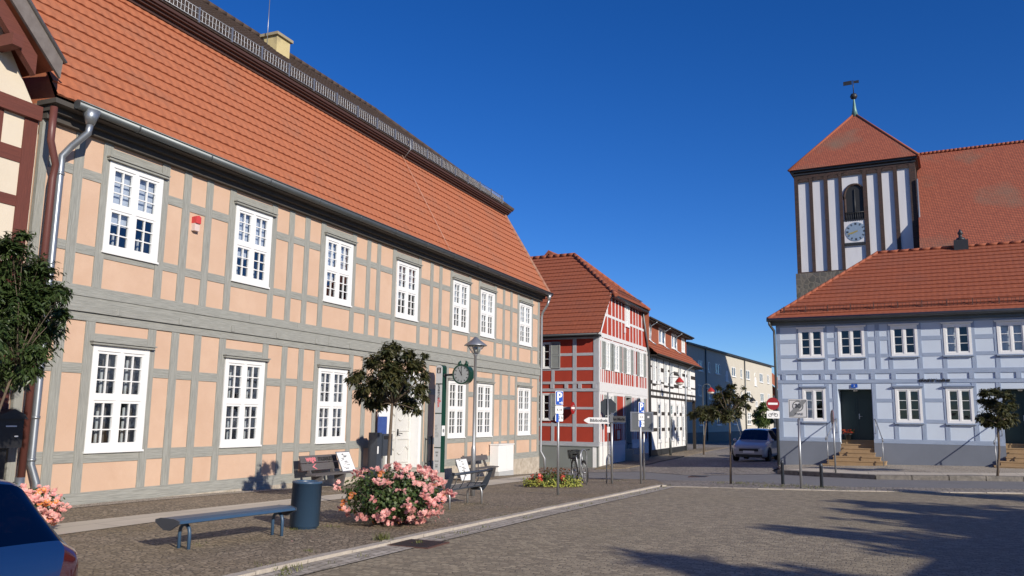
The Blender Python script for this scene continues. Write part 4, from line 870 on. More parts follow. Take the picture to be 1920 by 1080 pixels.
w = MB(GF); wall_open(w, -2, UE, .3, ZR, [(a + .02, b - .02, c + .02, d_ - .02) for a, b, c, d_ in R_]); w.quad((-2, 0, -1), (-2, -11, -1), (-2, -11, ZR), (-2, 0, ZR)); w.quad((UE, 0, -1), (UE, -11, -1), (UE, -11, ZR), (UE, 0, ZR)); w.quad((-2, -11, -1), (UE, -11, -1), (UE, -11, ZR), (-2, -11, ZR))
w.build('wall', M['beige'], bg_)
for q in R_: window(bg_, GF, *q, cols=2 if q[1] - q[0] > .9 else 1, rows=1, pc=1, pr=1, casing=.07, mode='sidecurt' if RND.random() < .6 else 'none', sill='white')
p = MB(GF); p.box(-2, UE, -.3, .05, -1.5, .3); p.build('plinth', mat('grey_stone_plinth', (.25, .23, .2), .9, (.18, .165, .145), 5), bg_)
r = MB(GF); r.box(-2.2, UE + .2, -11.2, .25, ZR, ZR + .12); r.box(-2.2, UE + .2, .18, .3, ZR - .05, ZR + .14); r.build('flat_roof', M['iron'], bg_)
for x, y in ((395, 180),): a = GF.onv(*H_(x - 28, 200), -2); c = MB(GF); c.box(a[0], a[0] + 1.3, -3, -2.2, ZR, ZR + .95); c.build('chimney', M['slate'], bg_)
for x, y0 in ((985, 550), (625, 470)):
    a = MB(GF); u, _, z = GF.onv(*H_(x, y0 + 60)); 
    a.tube([(u - .55 + .55 * (1 - cos(k * pi / 8)), .0, z + .55 * sin(k * pi / 8) + .2) for k in range(9)], .06, 6)
    a.box(u - .5, u + .5, 0, .03, z - 1.0, z + .2); a.build('arch_moulding', M['whitew'], bg_)
for x in (352, 845): dp = MB(GF); u = GF.onv(*H_(x, 500))[0]; dp.tube([(u, .1, ZR - .1), (u, .1, -.6)], .07, 6); dp.build('downpipe', M['zinc'], bg_)
oh = thing('house', 'distant house with orange tiled roof glimpsed between block and blue house', 'building', tuple(GF.W(UE + 4, 0, 0)), world=True)
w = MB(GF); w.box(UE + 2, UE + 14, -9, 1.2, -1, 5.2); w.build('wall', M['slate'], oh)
r = MB(); W = GF.W; tile_roof(r, W(UE + 1.5, 1.6, 5.0), W(UE + 14, 1.6, 5.0), W(UE + 1.5, -3.5, 9.6), W(UE + 14, -3.5, 9.6), .4, .3, .06, .02, 3); r.add([W(UE + 1.5, -3.5, 9.6), W(UE + 14, -3.5, 9.6), W(UE + 14, -9, 5), W(UE + 1.5, -9, 5)], [(0, 1, 2, 3)]); r.add([W(UE + 2, -3.5, 9.5), W(UE + 2, 1.2, 5.1), W(UE + 2, -9, 5)], [(0, 1, 2)]); r.build('roof', M['tile'], oh)
# ------------------------------------------------------------------ pale blue house
bl = thing('house', 'long pale blue half-timbered house with green doors and stone steps', 'building', tuple(BF.W(5, 0, 0)), world=True)
BX = 24.0
uwb = [(.99, 2.07), (2.67, 3.75), (4.81, 5.85), (6.84, 7.87), (8.79, 9.8), (11, 12), (13.2, 14.2), (15.4, 16.4), (17.6, 18.6), (19.8, 20.8)]; lwb = [(1.06, 2.04), (4.85, 5.88), (6.78, 7.78), (11.1, 12.1), (13.2, 14.2), (17.6, 18.6), (19.8, 20.8)]
doors = [(2.56, 3.93), (8.8, 10.15), (15.4, 16.75)]
w = MB(BF); wall_open(w, 0, BX, .7, 6.1, [(a + .04, b - .04, 4.48, 5.72) for a, b in uwb] + [(a + .04, b - .04, 1.66, 3.05) for a, b in lwb] + [(a, b, .2, 3.04) for a, b in doors])
w.quad((0, 0, -.6), (0, -9, -.6), (0, -9, 6.1), (0, 0, 6.1)); w.quad((BX, 0, -.6), (BX, -9, -.6), (BX, -9, 6.1), (BX, 0, 6.1)); w.quad((0, -9, -.6), (BX, -9, -.6), (BX, -9, 6.1), (0, -9, 6.1)); w.build('wall', M['bluew'], bl)
p = MB(BF); e = 0
for a, b in doors + [(BX, 0)]: p.box(e, a, -.3, .05, -1, .74); e = b
p.build('plinth', M['bluep'], bl)
t = MB(BF)
lpp = [(.0, .19), (.93, 1.09), (2.04, 2.2), (2.36, 2.54), (3.95, 4.11), (4.75, 4.92), (5.83, 5.99), (6.69, 6.86), (7.75, 7.92), (8.62, 8.79), (10.17, 10.33), (10.95, 11.1), (12.1, 12.25), (13.05, 13.2), (14.2, 14.35), (15.2, 15.38), (16.77, 16.95), (17.45, 17.6), (18.6, 18.75), (21, 21.2), (BX - .2, BX)]
upp = [(.0, .17), (.9, 1.05), (2.05, 2.21), (2.54, 2.7), (3.74, 3.9), (4.19, 4.37), (4.69, 4.85), (5.83, 6.0), (6.76, 6.92), (7.83, 7.99), (8.69, 8.86), (9.8, 9.95), (10.85, 11.0), (12, 12.15), (13.05, 13.2), (14.2, 14.35), (15.25, 15.4), (16.4, 16.55), (17.45, 17.6), (18.6, 18.75), (21, 21.2), (BX - .2, BX)]
for lst, z0, z1 in ((lpp, .92, 3.3), (upp, 3.9, 5.9)): posts(t, lst, z0, z1, .02)
for a in (.2, .9, 1.87, 2.36, 3.14, 3.93, 4.75, 5.84, 6.71, 7.69, 8.62, 9.35, 10.3, 11.2, 12.1, 13, 13.9, 14.8, 15.7, 16.6): t.box(a, a + .18, -.05, .045, 3.46, 3.71, 0)
def rails(pl, skip, z0, z1):
    for i in range(len(pl) - 1):
        a, b = pl[i][1], pl[i + 1][0]; c = (a + b) / 2
        if b - a < .06 or any(x0 - .05 < c < x1 + .05 for x0, x1 in skip): continue
        j = RND.uniform(-.02, .02); t.box(a, b, -.05, .014, z0 + j, z1 + j, 1)
rails(lpp, doors + lwb, 1.62, 1.77); rails(lpp, lwb + doors, 2.48, 2.63); rails(upp, uwb, 4.42, 4.57); rails(upp, uwb, 5.12, 5.3)
rails(lpp, [x for x in [(a, b) for a, b in zip([q[1] for q in lpp], [q[0] for q in lpp[1:]])] if not any(a0 < (x[0] + x[1]) / 2 < a1 for a0, a1 in lwb)], 3.12, 3.22)
e = 0
for a, b in doors + [(BX, 0)]: t.box(e, a, -.05, .035, .745, .92, 1); e = b
t.box(0, BX, -.05, .035, 3.3, 3.46, 1); t.box(0, BX, -.05, .035, 3.71, 3.9, 1); t.box(0, BX, -.05, .035, 5.85, 6.1, 1)
t.build('timber_frame', [M['btimv'], M['btimh']], bl)
for i, (a, b) in enumerate(uwb):
    window(bl, BF, a, b, 4.44, 5.76, cols=2, rows=1, pc=1, pr=3, casing=.1, mode='none' if i < 3 else 'sidecurt', curt=(0, 1) if i > 3 else (0,), hood='white', sill='btimh')
for i, (a, b) in enumerate(lwb): window(bl, BF, a, b, 1.62, 3.09, cols=2, rows=1, pc=1, pr=3, casing=.1, mode='sidecurt' if i == 0 else 'none', hood='btimh', sill='btimh')
for a, b in doors:
    s = MB(BF); s.box(a, b, -.86, -.8, .84, 3.04, 0)
    c = (a + b) / 2
    for x0, x1 in ((a + .06, c - .03), (c + .03, b - .06)):
        for z0, z1 in ((.95, 1.5), (1.6, 2.5)): s.box(x0 + .05, x1 - .05, -.8, -.785, z0, z1, 0)
    s.box(a, b, -.8, -.77, 2.62, 2.7, 0); s.box(c - .02, c + .02, -.8, -.775, .84, 2.62, 0)
    dr = s.build('door', M['greend'], bl)
    h = MB(BF); h.box(c + .05, c + .09, -.785, -.76, 1.75, 1.98); h.tube([(c + .07, -.76, 1.87), (c + .07, -.7, 1.87), (c + .2, -.7, 1.87)], .013, 6); h.build('handle', M['galv'], dr)
    rv = MB(BF); rv.quad((a, 0, -.2), (a, -.86, -.2), (a, -.86, 3.04), (a, 0, 3.04), 0); rv.quad((b, 0, -.2), (b, -.86, -.2), (b, -.86, 3.04), (b, 0, 3.04), 0); rv.quad((a, 0, 3.04), (b, 0, 3.04), (b, -.86, 3.04), (a, -.86, 3.04), 0); rv.build('reveal', M['bluew'], dr)
    lm = MB(BF); lm.lathe([(.0, 2.95), (.09, 2.96), (.1, 3.03)], 12, ((a + b) / 2, -.4, 0)); lm.build('ceiling_lamp', M['opal'], dr)
    st = MB(BF)
    for k in range(4):
        e = .22 * (3 - k); zt = -.34 + .168 * (k + 1); st.box(a - .02 - e, b + .02 + e, -.02 if k < 3 else -.3, .28 * (4 - k) - .02, -.8, zt - .045); st.box(a - .02 - e - .02, b + .02 + e + .02, -.02 if k < 3 else -.3, .28 * (4 - k), zt - .045, zt)
    for k in range(3): zt = .332 + .168 * (k + 1); st.box(a + .002, b - .002, -.86, -.02 - .25 * k - .02, .2, zt - .045); st.box(a + .002, b - .002, -.86, -.02 - .25 * k, zt - .045, zt)
    st.build('front_steps', M['sand'], bl)
    for sgn, x in ((-1, a - .1), (1, b + .1)):
        hr = MB(BF); hr.tube([(x, .03, 1.75), (x, .14, 1.74), (x + sgn * .12, .5, 1.45), (x + sgn * .3, 1.05, .95), (x + sgn * .34, 1.2, .84), (x + sgn * .34, 1.27, .9), (x + sgn * .33, 1.2, .97)], .019, 6); hr.tube([(x + sgn * .3, 1.0, .98), (x + sgn * .3, 1.0, -.3 + .0)], .016, 6); hr.tube([(x, .1, 1.73), (x, .1, 1.2), (x, .02, 1.15)], .012, 6); hr.build('handrail', M['galv'], bl)
for (a, b), num in zip(doors[:1], '2'):
    pl = MB(BF); pl.prism(rrect(a + .56, a + .82, 3.1, 3.26, .02), .035, .05); o = pl.build('house_number', M['signb'], bl); text(num, .12, M['signw'], o, BF, a + .69, .054, 3.18)
# black metal lettering above the windows: four short words, too far off to be read
lt = MB(BF); rg = random.Random(3); x = 5.8
for nchar in (8, 3, 6, 3):
    for i in range(nchar):
        ww = rg.choice((.035, .045, .05)); hh = rg.choice((.10, .10, .10, .15)); lt.box(x, x + .014, .05, .066, 3.335, 3.335 + hh)
        if rg.random() < .75: lt.box(x + ww - .014, x + ww, .05, .066, 3.335, 3.435)
        lt.box(x, x + ww, .05, .064, rg.choice((3.335, 3.42, 3.375)), rg.choice((3.335, 3.42, 3.375)) + .02); x += ww + .008
    x += .03
lt.build('metal_lettering', M['ink'], bl)
pot = thing('potted_plant', 'pot of red flowers standing on the top step of the green door', 'plant', tuple(BF.W(2.85, -.45, .835)), world=True)
m_ = MB(BF); m_.lathe([(.1, .836), (.14, 1.06), (.16, 1.06), (.16, 1.1), (.13, 1.1), (.12, 1.06)], 12, (2.85, -.45, 0)); m_.build('pot', M['iron'], pot)
m_ = MB(BF); rg = random.Random(8)
for i in range(90):
    a = rg.uniform(0, 6.28); r_ = .22 * rg.random() ** .5; x, y, z = 2.85 + r_ * cos(a) * 1.3, -.45 + r_ * sin(a), 1.12 + rg.uniform(0, .16); s_ = .035
    b = rg.uniform(0, 6); m_.add([(x + s_ * cos(b + k * 2.1), y + s_ * .6 * sin(b + k * 2.1), z + s_ * sin(b + k * 2.1 + 1)) for k in range(3)], [(0, 1, 2)], 0 if i % 3 else 1)
m_.build('flowers', [M['petr'], M['leafr']], pot)
# roof
r = MB(); W = BF.W; EZB = 6.2; RVb, RZb = -4.5, 9.83
tile_roof(r, W(-.27, .45, EZB), W(BX + .3, .45, EZB), W(4.14, RVb, RZb), W(BX - 4, RVb, RZb), .31, .2, .04, .003, 4); r.build('roof', M['tile2'], bl)
r = MB(); tile_roof(r, W(-.27, -9.4, EZB), W(-.27, .45, EZB), W(4.14, RVb - .02, RZb), W(4.14, RVb + .02, RZb), .31, .2, .038, .006, 3); r.add([W(-.27, -9.4, EZB), W(BX + .3, -9.4, EZB), W(BX - 4, RVb, RZb), W(4.14, RVb, RZb)], [(0, 1, 2, 3)]); r.add([W(BX + .3, -9.4, EZB), W(BX + .3, .45, EZB), W(BX - 4, RVb, RZb)], [(0, 1, 2)]); r.build('hip_roof', M['tile2'], bl)
rc = MB()
for P_, Q_ in ((W(4.14, RVb, RZb + .04), W(BX - 4, RVb, RZb + .04)), (W(-.27, .45, EZB + .04), W(4.14, RVb, RZb + .04))):
    n = int((Q_ - P_).length / .4)
    for i in range(n): rc.tube([P_.lerp(Q_, i / n), P_.lerp(Q_, (i + 1.1) / n) + Vector((0, 0, .012))], [.065, .06], 8)
rc.build('ridge_tiles', M['tile2'], bl)
s = MB(BF); s.box(-.25, BX, -.05, .42, 6.08, 6.17); s.box(-.2, BX, -.02, .2, 5.95, 6.08); s.tube([(-.3, .52, 6.17), (BX, .52, 6.17)], .07, 8); s.build('eaves_gutter', M['zinc'], bl)
dp = MB(BF); dp.tube([(-.2, .5, 6.12), (-.2, .45, 5.98), (-.06, .12, 5.7), (-.06, .1, 5.5), (-.06, .1, -.4)], .05, 8); dp.build('downpipe', M['zinc'], bl)
sg = MB(BF); hv, hz = .05, EZB + .40 * .733 + .06
for z in (.04, .2): sg.tube([(.3, hv, hz + z), (BX, hv, hz + z)], .011, 5)
for u in axis(.3, 12, .14): sg.tube([(u, hv, hz - .02), (u, hv, hz + .2)], .008, 4)
for u in axis(.4, 12, .95): sg.box(u - .02, u + .02, hv - .02, hv + .02, hz - .1, hz + .26)
sg.build('snow_guard', mat('rusty_brown_guard', (.10, .045, .035), .7), bl)
rv = MB(BF); a = BF.onv(1802, 462, RVb)[0]
rv.box(a - .3, a + .3, RVb - .3, RVb + .3, RZb - .2, RZb + .32); rv.lathe([(.2, RZb + .32), (.2, RZb + .42), (.08, RZb + .5), (.08, RZb + .62), (.13, RZb + .66), (.05, RZb + .82), (0, RZb + .9)], 10, (a, RVb, 0)); rv.build('roof_vent', M['iron'], bl)

# ------------------------------------------------------------------ church
c0 = dep(1488, 324, 71); KF = Fr((c0.x, c0.y), AB)
chu = thing('church', 'brick church tower with white blind niches, clock and tiled pyramid roof beside its nave', 'church', tuple(KF.W(5, 0, 0)), world=True)
TW = KF.onv(1714, 292)[0]; TZ_ = KF.onv(1488, 324)[2] + .12
zst = KF.onv(1500, 513)[2]
C6 = lambda x, y: KF.onv(1420 + x / 2.16, 100 + y / 2.16)
nich = [(C6(a, 600)[0], C6(b, 600)[0], C6((a + b) / 2, t_)[2], C6((a + b) / 2, lo)[2]) for a, b, t_, lo in ((167, 212, 508, 890), (225, 272, 498, 885), (287, 332, 490, 880), (447, 492, 470, 880), (508, 556, 460, 880), (572, 622, 450, 880))]
zb = zst + .1; nich = [(a, b, t_, zb) for a, b, t_, _ in nich]; cn = (C6(345, 600)[0], C6(430, 600)[0], C6(385, 478)[2], zb)
allop = [(a, b, z0, z1 - .28) for a, b, z1, z0 in nich + [cn]]
w = MB(KF); wall_open(w, 0, TW, zst, TZ_, allop)
w.quad((0, 0, zst), (0, -TW, zst), (0, -TW, TZ_), (0, 0, TZ_)); w.quad((TW, 0, zst), (TW, -TW, zst), (TW, -TW, TZ_), (TW, 0, TZ_)); w.quad((0, -TW, zst), (TW, -TW, zst), (TW, -TW, TZ_), (0, -TW, TZ_))
for a, b, z1, z0 in nich + [cn]:      # pilaster edges and segment arches
    zt = z1 - .28; hw = (b - a) / 2; cx = (a + b) / 2; n = 8
    for k in range(n):
        x0, x1 = a + (b - a) * k / n, a + (b - a) * (k + 1) / n; f_ = lambda x: zt + .28 * (1 - ((x - cx) / hw) ** 2) ** .5 if abs(x - cx) < hw else zt
        w.add([(x0, 0, f_(x0)), (x1, 0, f_(x1)), (x1, 0, z1 + .001), (x0, 0, z1 + .001)], [(0, 1, 2, 3)]) ; w.add([(x0, 0, f_(x0)), (x1, 0, f_(x1)), (x1, -.18, f_(x1)), (x0, -.18, f_(x0))], [(0, 1, 2, 3)])
    for x in (a, b): w.quad((x, 0, z0), (x, -.18, z0), (x, -.18, zt), (x, 0, zt))
    w.quad((a, 0, z0), (b, 0, z0), (b, -.18, z0), (a, -.18, z0))
tw = w.build('tower', M['cbrick'], chu)
w = MB(KF)
for a, b, z1, z0 in nich + [cn]: w.quad((a, -.17, z0), (b, -.17, z0), (b, -.17, z1), (a, -.17, z1))
w.build('niche_render', M['niche'], tw)
w = MB(KF); w.box(-.15, TW + .15, -TW - .15, .05, -1.5, zst); w.build('fieldstone_base', M['fstone'], tw)
w = MB(KF); w.box(-.2, TW + .2, -TW - .2, .22, TZ_ - .18, TZ_); w.box(-.08, TW + .08, -TW, .08, TZ_ - .42, TZ_ - .3); w.build('cornice', M['iron'], tw)
# belfry window and clock
wl, wr = KF.onv(1584, 380)[0], KF.onv(1621, 380)[0]; wt, wb = KF.onv(1601, 346)[2], KF.onv(1604, 414)[2]; cx = (wl + wr) / 2; hw = (wr - wl) / 2; sp = wt - hw * 1.5
def arch(h, n=8): return [(cx + h, wb)] + [(cx + h * cos(k / n * pi / 2) ** .8, sp + (wt - sp + h - hw) * sin(k / n * pi / 2)) for k in range(n + 1)] + [(cx - h * cos(k / n * pi / 2) ** .8, sp + (wt - sp + h - hw) * sin(k / n * pi / 2)) for k in range(n, -1, -1)] + [(cx - h, wb)]
w = MB(KF); w.prism(arch(hw), -.25, -.155); bw = w.build('belfry_window', M['ink'], tw)
w = MB(KF); P = arch(hw + .05)
w.tube([(u, -.14, z) for u, z in P[1:-1]], .1, 6); w.tube([(cx + hw, -.14, wb), (cx + hw, -.14, sp)], .1, 6); w.tube([(cx - hw, -.14, wb), (cx - hw, -.14, sp)], .1, 6); w.build('brick_surround', M['cbrick'], bw)
w = MB(KF)
for k in range(9): x = wl + (wr - wl) * (k + .5) / 9; w.tube([(x, -.04, wb), (x, -.04, wb + .75)], .025, 4)
w.tube([(wl, -.04, wb + .75), (wr, -.04, wb + .75)], .035, 5); w.tube([(cx, -.13, wb), (cx, -.13, wt - .4)], .06, 5); w.build('railing', M['iron'], bw)
cu_, cz = KF.onv(1604.5, 434)[0], KF.onv(1604.5, 434)[2]; cr = (KF.onv(1604, 416.5)[2] - KF.onv(1605, 452)[2]) / 2
w = MB(KF); w.box(cn[0] + .02, cn[1] - .02, -.17, -.06, cz - cr * 1.12, cz + cr * 1.2); w.box(cn[0] + .02, cn[1] - .02, -.17, .02, cz - cr * 1.4, cz - cr * 1.2, 1); w.box(cn[0] + .02, cn[1] - .02, -.17, .0, cz + cr * 1.2, cz + cr * 1.3, 1); cb_ = w.build('clock_panel', [M['niche'], M['iron']], tw)
w = MB(KF); w.prism(ngon(cu_, cz, cr, 32), -.06, -.03); ck = w.build('clock', M['clockb'], tw)
w = MB(KF)
for k in range(12):
    a = k * pi / 6
    for off_ in ((-.035, 0, .035) if k % 3 == 0 else (-.02, .02)):
        c, s_ = sin(a), cos(a); px_, pz = -s_, c
        q = [(cu_ + c * cr * f1 + px_ * (off_ * 2 + g) * cr / .9, cz + s_ * cr * f1 + pz * -(off_ * 2 + g) * cr / .9) for f1, g in ((.68, -.02), (.68, .02), (.93, .02), (.93, -.02))]
        q = [(cu_ + c * cr * f1 + s_ * o2, cz + s_ * cr * f1 - c * o2) for f1, o2 in ((.7, off_ * 1.6 - .025), (.7, off_ * 1.6 + .025), (.93, off_ * 1.6 + .025), (.93, off_ * 1.6 - .025))]
        w.add([(u, -.026, z) for u, z in q], [(0, 1, 2, 3)])
w.build('numerals', M['anth'], ck)
def hand(mb, ang, ln, wd, v):
    c, s_ = sin(ang), cos(ang); mb.add([(cu_ + c * f1 + s_ * o2, v, cz + s_ * f1 - c * o2) for f1, o2 in ((-ln * .22, -wd), (-ln * .22, wd), (ln * .7, wd * 1.3), (ln, 0), (ln * .7, -wd * 1.3))], [(0, 1, 2, 3, 4)])
w = MB(KF); hand(w, radians(254), cr * .92, .045, -.012); hand(w, radians(248), cr * .6, .06, -.018); w.build('clock_hands', M['gold'], ck)
# tower roof, spire
o_ = .38; ax, az_ = TW / 2, KF.onv(1600, 214, -TW / 2)[2]
r = MB(KF); cs = [(-o_, o_, TZ_), (TW + o_, o_, TZ_), (TW + o_, -TW - o_, TZ_), (-o_, -TW - o_, TZ_)]
for i in range(4): r.add([cs[i], cs[(i + 1) % 4], (ax, -TW / 2, az_)], [(0, 1, 2)])
r.add(cs, [(0, 1, 2, 3)]); r.build('tower_roof', M['tilec'], tw)
r = MB(KF)
for c in cs[:3]: r.tube([c, (ax, -TW / 2, az_)], .11, 6)
r.build('hip_ridges', M['tile2'], tw)
s0 = KF.onv(1599, 181, -TW / 2)[2]; s1 = KF.onv(1596, 153, -TW / 2)[2]
w = MB(KF); w.lathe([(.34, az_ - .3), (.17, az_ + .5), (.07, s0 - .3), (.06, s0)], 8, (ax, -TW / 2, 0)); w.build('spire', M['copper'], tw)
w = MB(KF); w.lathe([(.0, s0 - .32), (.24, s0 - .22), (.34, s0), (.24, s0 + .22), (0, s0 + .32)], 12, (ax, -TW / 2, 0)); w.build('ball', M['iron'], tw)
w = MB(KF); w.tube([(ax, -TW / 2, s0 + .3), (ax, -TW / 2, s1 + .1)], .04, 6); w.prism([(ax - .85, s1 - .3), (ax - .1, s1 - .3), (ax - .1, s1 + .1), (ax - .85, s1 + .08)], -TW / 2 - .015, -TW / 2 + .015); w.prism([(ax + .06, s1 - .2), (ax + .5, s1 - .24), (ax + .5, s1 + .04), (ax + .06, s1 + .02)], -TW / 2 - .015, -TW / 2 + .015); w.build('weather_vane', M['iron'], tw)
nz = KF.onv(1717, 291, -TW / 2)[2]; NL = 19.5; k_ = 1.35; nb_ = 3.0
r = MB(KF); zl = nz - (TW / 2 + nb_) * k_
for sg_ in (1, -1): r.add([(TW + .05, -TW / 2, nz), (TW + NL, -TW / 2, nz), (TW + NL, -TW / 2 + sg_ * (TW / 2 + nb_), zl), (TW + .05, -TW / 2 + sg_ * (TW / 2 + nb_), zl)], [(0, 1, 2, 3)])
nv = r.build('nave_roof', M['tilec'], chu)
r = MB(KF); n = 60
for i in range(n): x = TW + NL * i / n; r.tube([(x, -TW / 2, nz + .02), (x + NL / n * 1.1, -TW / 2, nz + .05)], [.16, .14], 6)
r.build('ridge_tiles', M['tile2'], nv)
w = MB(KF); w.box(TW + .1, TW + NL, -TW - nb_ + .3, nb_ - .3, -1.5, zl + .2); w.add([(TW + .1, nb_ - .3, zl + .1), (TW + .1, -TW - nb_ + .3, zl + .1), (TW + .1, -TW / 2, nz - .3)], [(0, 1, 2)]); w.build('nave_wall', M['fstone'], chu)
dp = MB(KF); dp.tube([(TW + .1, .12, nz - 3.5), (TW + .1, .12, 8)], .08, 6); dp.build('downpipe', M['galv'], tw)
# ------------------------------------------------------------------ street furniture
PV = .035                                                   # the pavement lies this much above the road
def at(px, py, dz=0): p = gr(px, py, dz); p.z = gz(p.x, p.y) + dz; return p
def zat(px, py, p): return dep(px, py, p.y).z
def ends(a, b): c = (a + b) / 2; return c, math.atan2(b.y - a.y, b.x - a.x)
# bench without a back
A_, B_ = at(344, 1029, PV), at(519, 1004, PV); c, rz = ends(A_, B_); hl = (B_ - A_).length / 2; c.z = gz(c.x, c.y) + PV
t = thing('bench', 'backless blue-grey bench on two hoop legs in front of the bin', 'bench', c, rz)
m_ = MB(); w_ = .215; prof = [(-w_, .335), (-w_ + .02, .365), (-.12, .385), (0, .39), (.12, .385), (w_ - .02, .365), (w_, .335), (w_ - .03, .325), (.1, .355), (-.1, .355), (-w_ + .03, .325)]
L_ = hl + .26; n = len(prof); R2_ = hl + .13
m_.add([(-L_, y, z) for y, z in prof] + [(R2_, y, z) for y, z in prof], [tuple(range(n)), tuple(range(n, 2 * n))] + [(i, (i + 1) % n, n + (i + 1) % n, n + i) for i in range(n)]); m_.build('seat', M['navy'], t)
for s in (-1, 1):
    m_ = MB(); x = s * hl
    m_.tube([(x, -.09, -.05), (x, -.09, .2), (x, -.075, .255), (x, -.04, .285), (x, 0, .295), (x, .04, .285), (x, .075, .255), (x, .09, .2), (x, .09, -.05)], .022, 8)
    m_.build('leg', M['navy'], t)
    m_ = MB(); e_ = R2_ if s > 0 else L_; x0 = s * (e_ - .015); x1 = s * (e_ + .004)
    m_.fr = None; P = [(-w_, .33), (-w_, .365), (-.12, .387), (.12, .387), (w_, .365), (w_, .33), (.06, .25), (-.06, .25)]; n = len(P)
    m_.add([(x0, y, z) for y, z in P] + [(x1, y, z) for y, z in P], [tuple(range(n)), tuple(range(n, 2 * n))] + [(i, (i + 1) % n, n + (i + 1) % n, n + i) for i in range(n)]); m_.build('end_plate', M['anth'], t)
# litter bin
p = at(570, 990, PV); t = thing('litter_bin', 'round blue-grey metal litter bin between the backless bench and the roses', 'bin', p)
H = zat(570, 902, p) - p.z; r = 26.5 * p.y / F
m_ = MB(); m_.lathe([(r * .9, -.01), (r * .9, .03), (r, .035), (r, H - .03), (r * 1.02, H - .03), (r * 1.02, H), (r * .8, H + .005), (r * .78, H - .01), (r * .75, H - .2)], 28); o = m_.build('drum', M['navy'], t)
m_ = MB(); m_.lathe([(r * .74, H - .1), (0, H - .1)], 20); m_.build('liner', M['ink'], t)
t.rotation_euler = (0, radians(1.5), 0)
# grey bench with a back, seen from behind
A_, B_ = at(839, 957, PV), at(909, 944, PV); c, rz = ends(A_, B_); hl = (B_ - A_).length / 2; c.z = gz(c.x, c.y) + PV
t = thing('bench', 'dark grey metal bench with a low rodded back seen from behind', 'bench', c, rz)
m_ = MB(); m_.box(-hl - .02, hl + .02, .0, .19, .345, .375); m_.box(-hl - .02, hl + .02, .20, .40, .345, .375); m_.box(-hl - .02, hl + .02, .40, .42, .33, .372); m_.build('seat', M['anth'], t)
m_ = MB(); m_.tube([(-hl - .05, -.12, .65), (hl + .05, -.12, .65)], .026, 8); m_.build('back_rail', M['anth'], t)
for k in range(5):
    x = -hl + 2 * hl * (k + .5) / 5; m_ = MB(); m_.tube([(x, .01, .37), (x, -.06, .47), (x, -.12, .64)], .008, 6); m_.build('back_rod', M['anth'], t)
for s in (-1, 1):
    x = s * (hl + .03); P = [(.42, .38), (.42, .33), (.30, .24), (.05, .24), (-.04, .36), (-.16, .68), (-.10, .69), (.06, .40)]; n = len(P)
    m_ = MB(); m_.add([(x, y, z) for y, z in P] + [(x + s * .02, y, z) for y, z in P], [tuple(range(n)), tuple(range(n, 2 * n))] + [(i, (i + 1) % n, n + (i + 1) % n, n + i) for i in range(n)]); m_.build('end_panel', M['anth'], t)
    x = s * (hl - .12); m_ = MB(); m_.tube([(x, .02, -.05), (x, .02, .22), (x, .04, .29), (x, .09, .33), (x, .2, .335), (x, .29, .3), (x, .33, .22), (x, .33, -.05)], .02, 8); m_.build('leg', M['galv'], t)
# wooden benches against the museum wall
def wall_bench(px0, px1, label, planks, txt):
    u0, u1 = LF.u_at(px0, .5, .35), LF.u_at(px1, .4, .7); p = LF.W((u0 + u1) / 2, .5, 0); g = gz(p.x, p.y) + PV; p.z = g
    t = thing('museum_bench', label, 'bench', p, world=True); m_ = MB(LF)
    m_.box(u0, u1, .52, .66, g + .33, g + .37); m_.box(u0, u1, .67, .82, g + .325, g + .365); m_.build('seat', M['dwood'], t)
    for z0, z1 in planks:
        m_ = MB(LF); f = lambda z: .46 - (z - .37) * .32
        m_.add([(u0, f(z0), g + z0), (u1, f(z0), g + z0), (u1, f(z1), g + z1), (u0, f(z1), g + z1), (u0, f(z0) - .035, g + z0), (u1, f(z0) - .035, g + z0), (u1, f(z1) - .035, g + z1), (u0, f(z1) - .035, g + z1)], [(0, 1, 2, 3), (4, 5, 6, 7), (0, 1, 5, 4), (1, 2, 6, 5), (2, 3, 7, 6), (3, 0, 4, 7)]); m_.build('back_plank', M['dwood'], t)
    for u in (u0 + .25, u1 - .3):
        m_ = MB(LF); m_.add([(u, .82, g + .32), (u, .5, g + .32), (u, .56, g - .05), (u, .74, g - .05), (u + .07, .82, g + .32), (u + .07, .5, g + .32), (u + .07, .56, g - .05), (u + .07, .74, g - .05)], [(0, 1, 2, 3), (4, 5, 6, 7), (0, 1, 5, 4), (1, 2, 6, 5), (2, 3, 7, 6), (3, 0, 4, 7)]); m_.build('support', M['dwood'], t)
        m_ = MB(LF); m_.add([(u, .50, g + .34), (u, .40, g + .34), (u, .24, g + .78), (u, .285, g + .78), (u + .05, .50, g + .34), (u + .05, .40, g + .34), (u + .05, .24, g + .78), (u + .05, .285, g + .78)], [(0, 1, 2, 3), (4, 5, 6, 7), (0, 1, 5, 4), (1, 2, 6, 5), (2, 3, 7, 6), (3, 0, 4, 7)]); m_.build('back_strut', M['dwood'], t)
    return t, u0, u1, g
t, u0, u1, g = wall_bench(563, 652, 'dark plank bench lettered wegemuseum under the third ground-floor window', ((.44, .60), (.62, .79)), True)
def tilt_text(body, size, mt, u, z, name, ax):
    v = .46 - (z - .37) * .32 + .006
    o = text(body, size, mt, t, LF, 0, 0, 0, name, 0, ax, .005); me = o.data; org = t.location
    for w in me.vertices:
        q = LF.uvz(Vector(w.co) + org); uu, vv, zz = q[0] + u, q[1], q[2]
        w.co = LF.W(uu, v + vv - zz * .32, g + z + zz) - org
tilt_text('wege', .19, M['pinkink'], u0 + .2, .71, 'lettering', 'LEFT'); tilt_text('museum', .19, M['ink'], u0 + .69, .71, 'lettering', 'LEFT')
m_ = MB(LF); f = lambda z: .46 - (z - .37) * .32 + .006
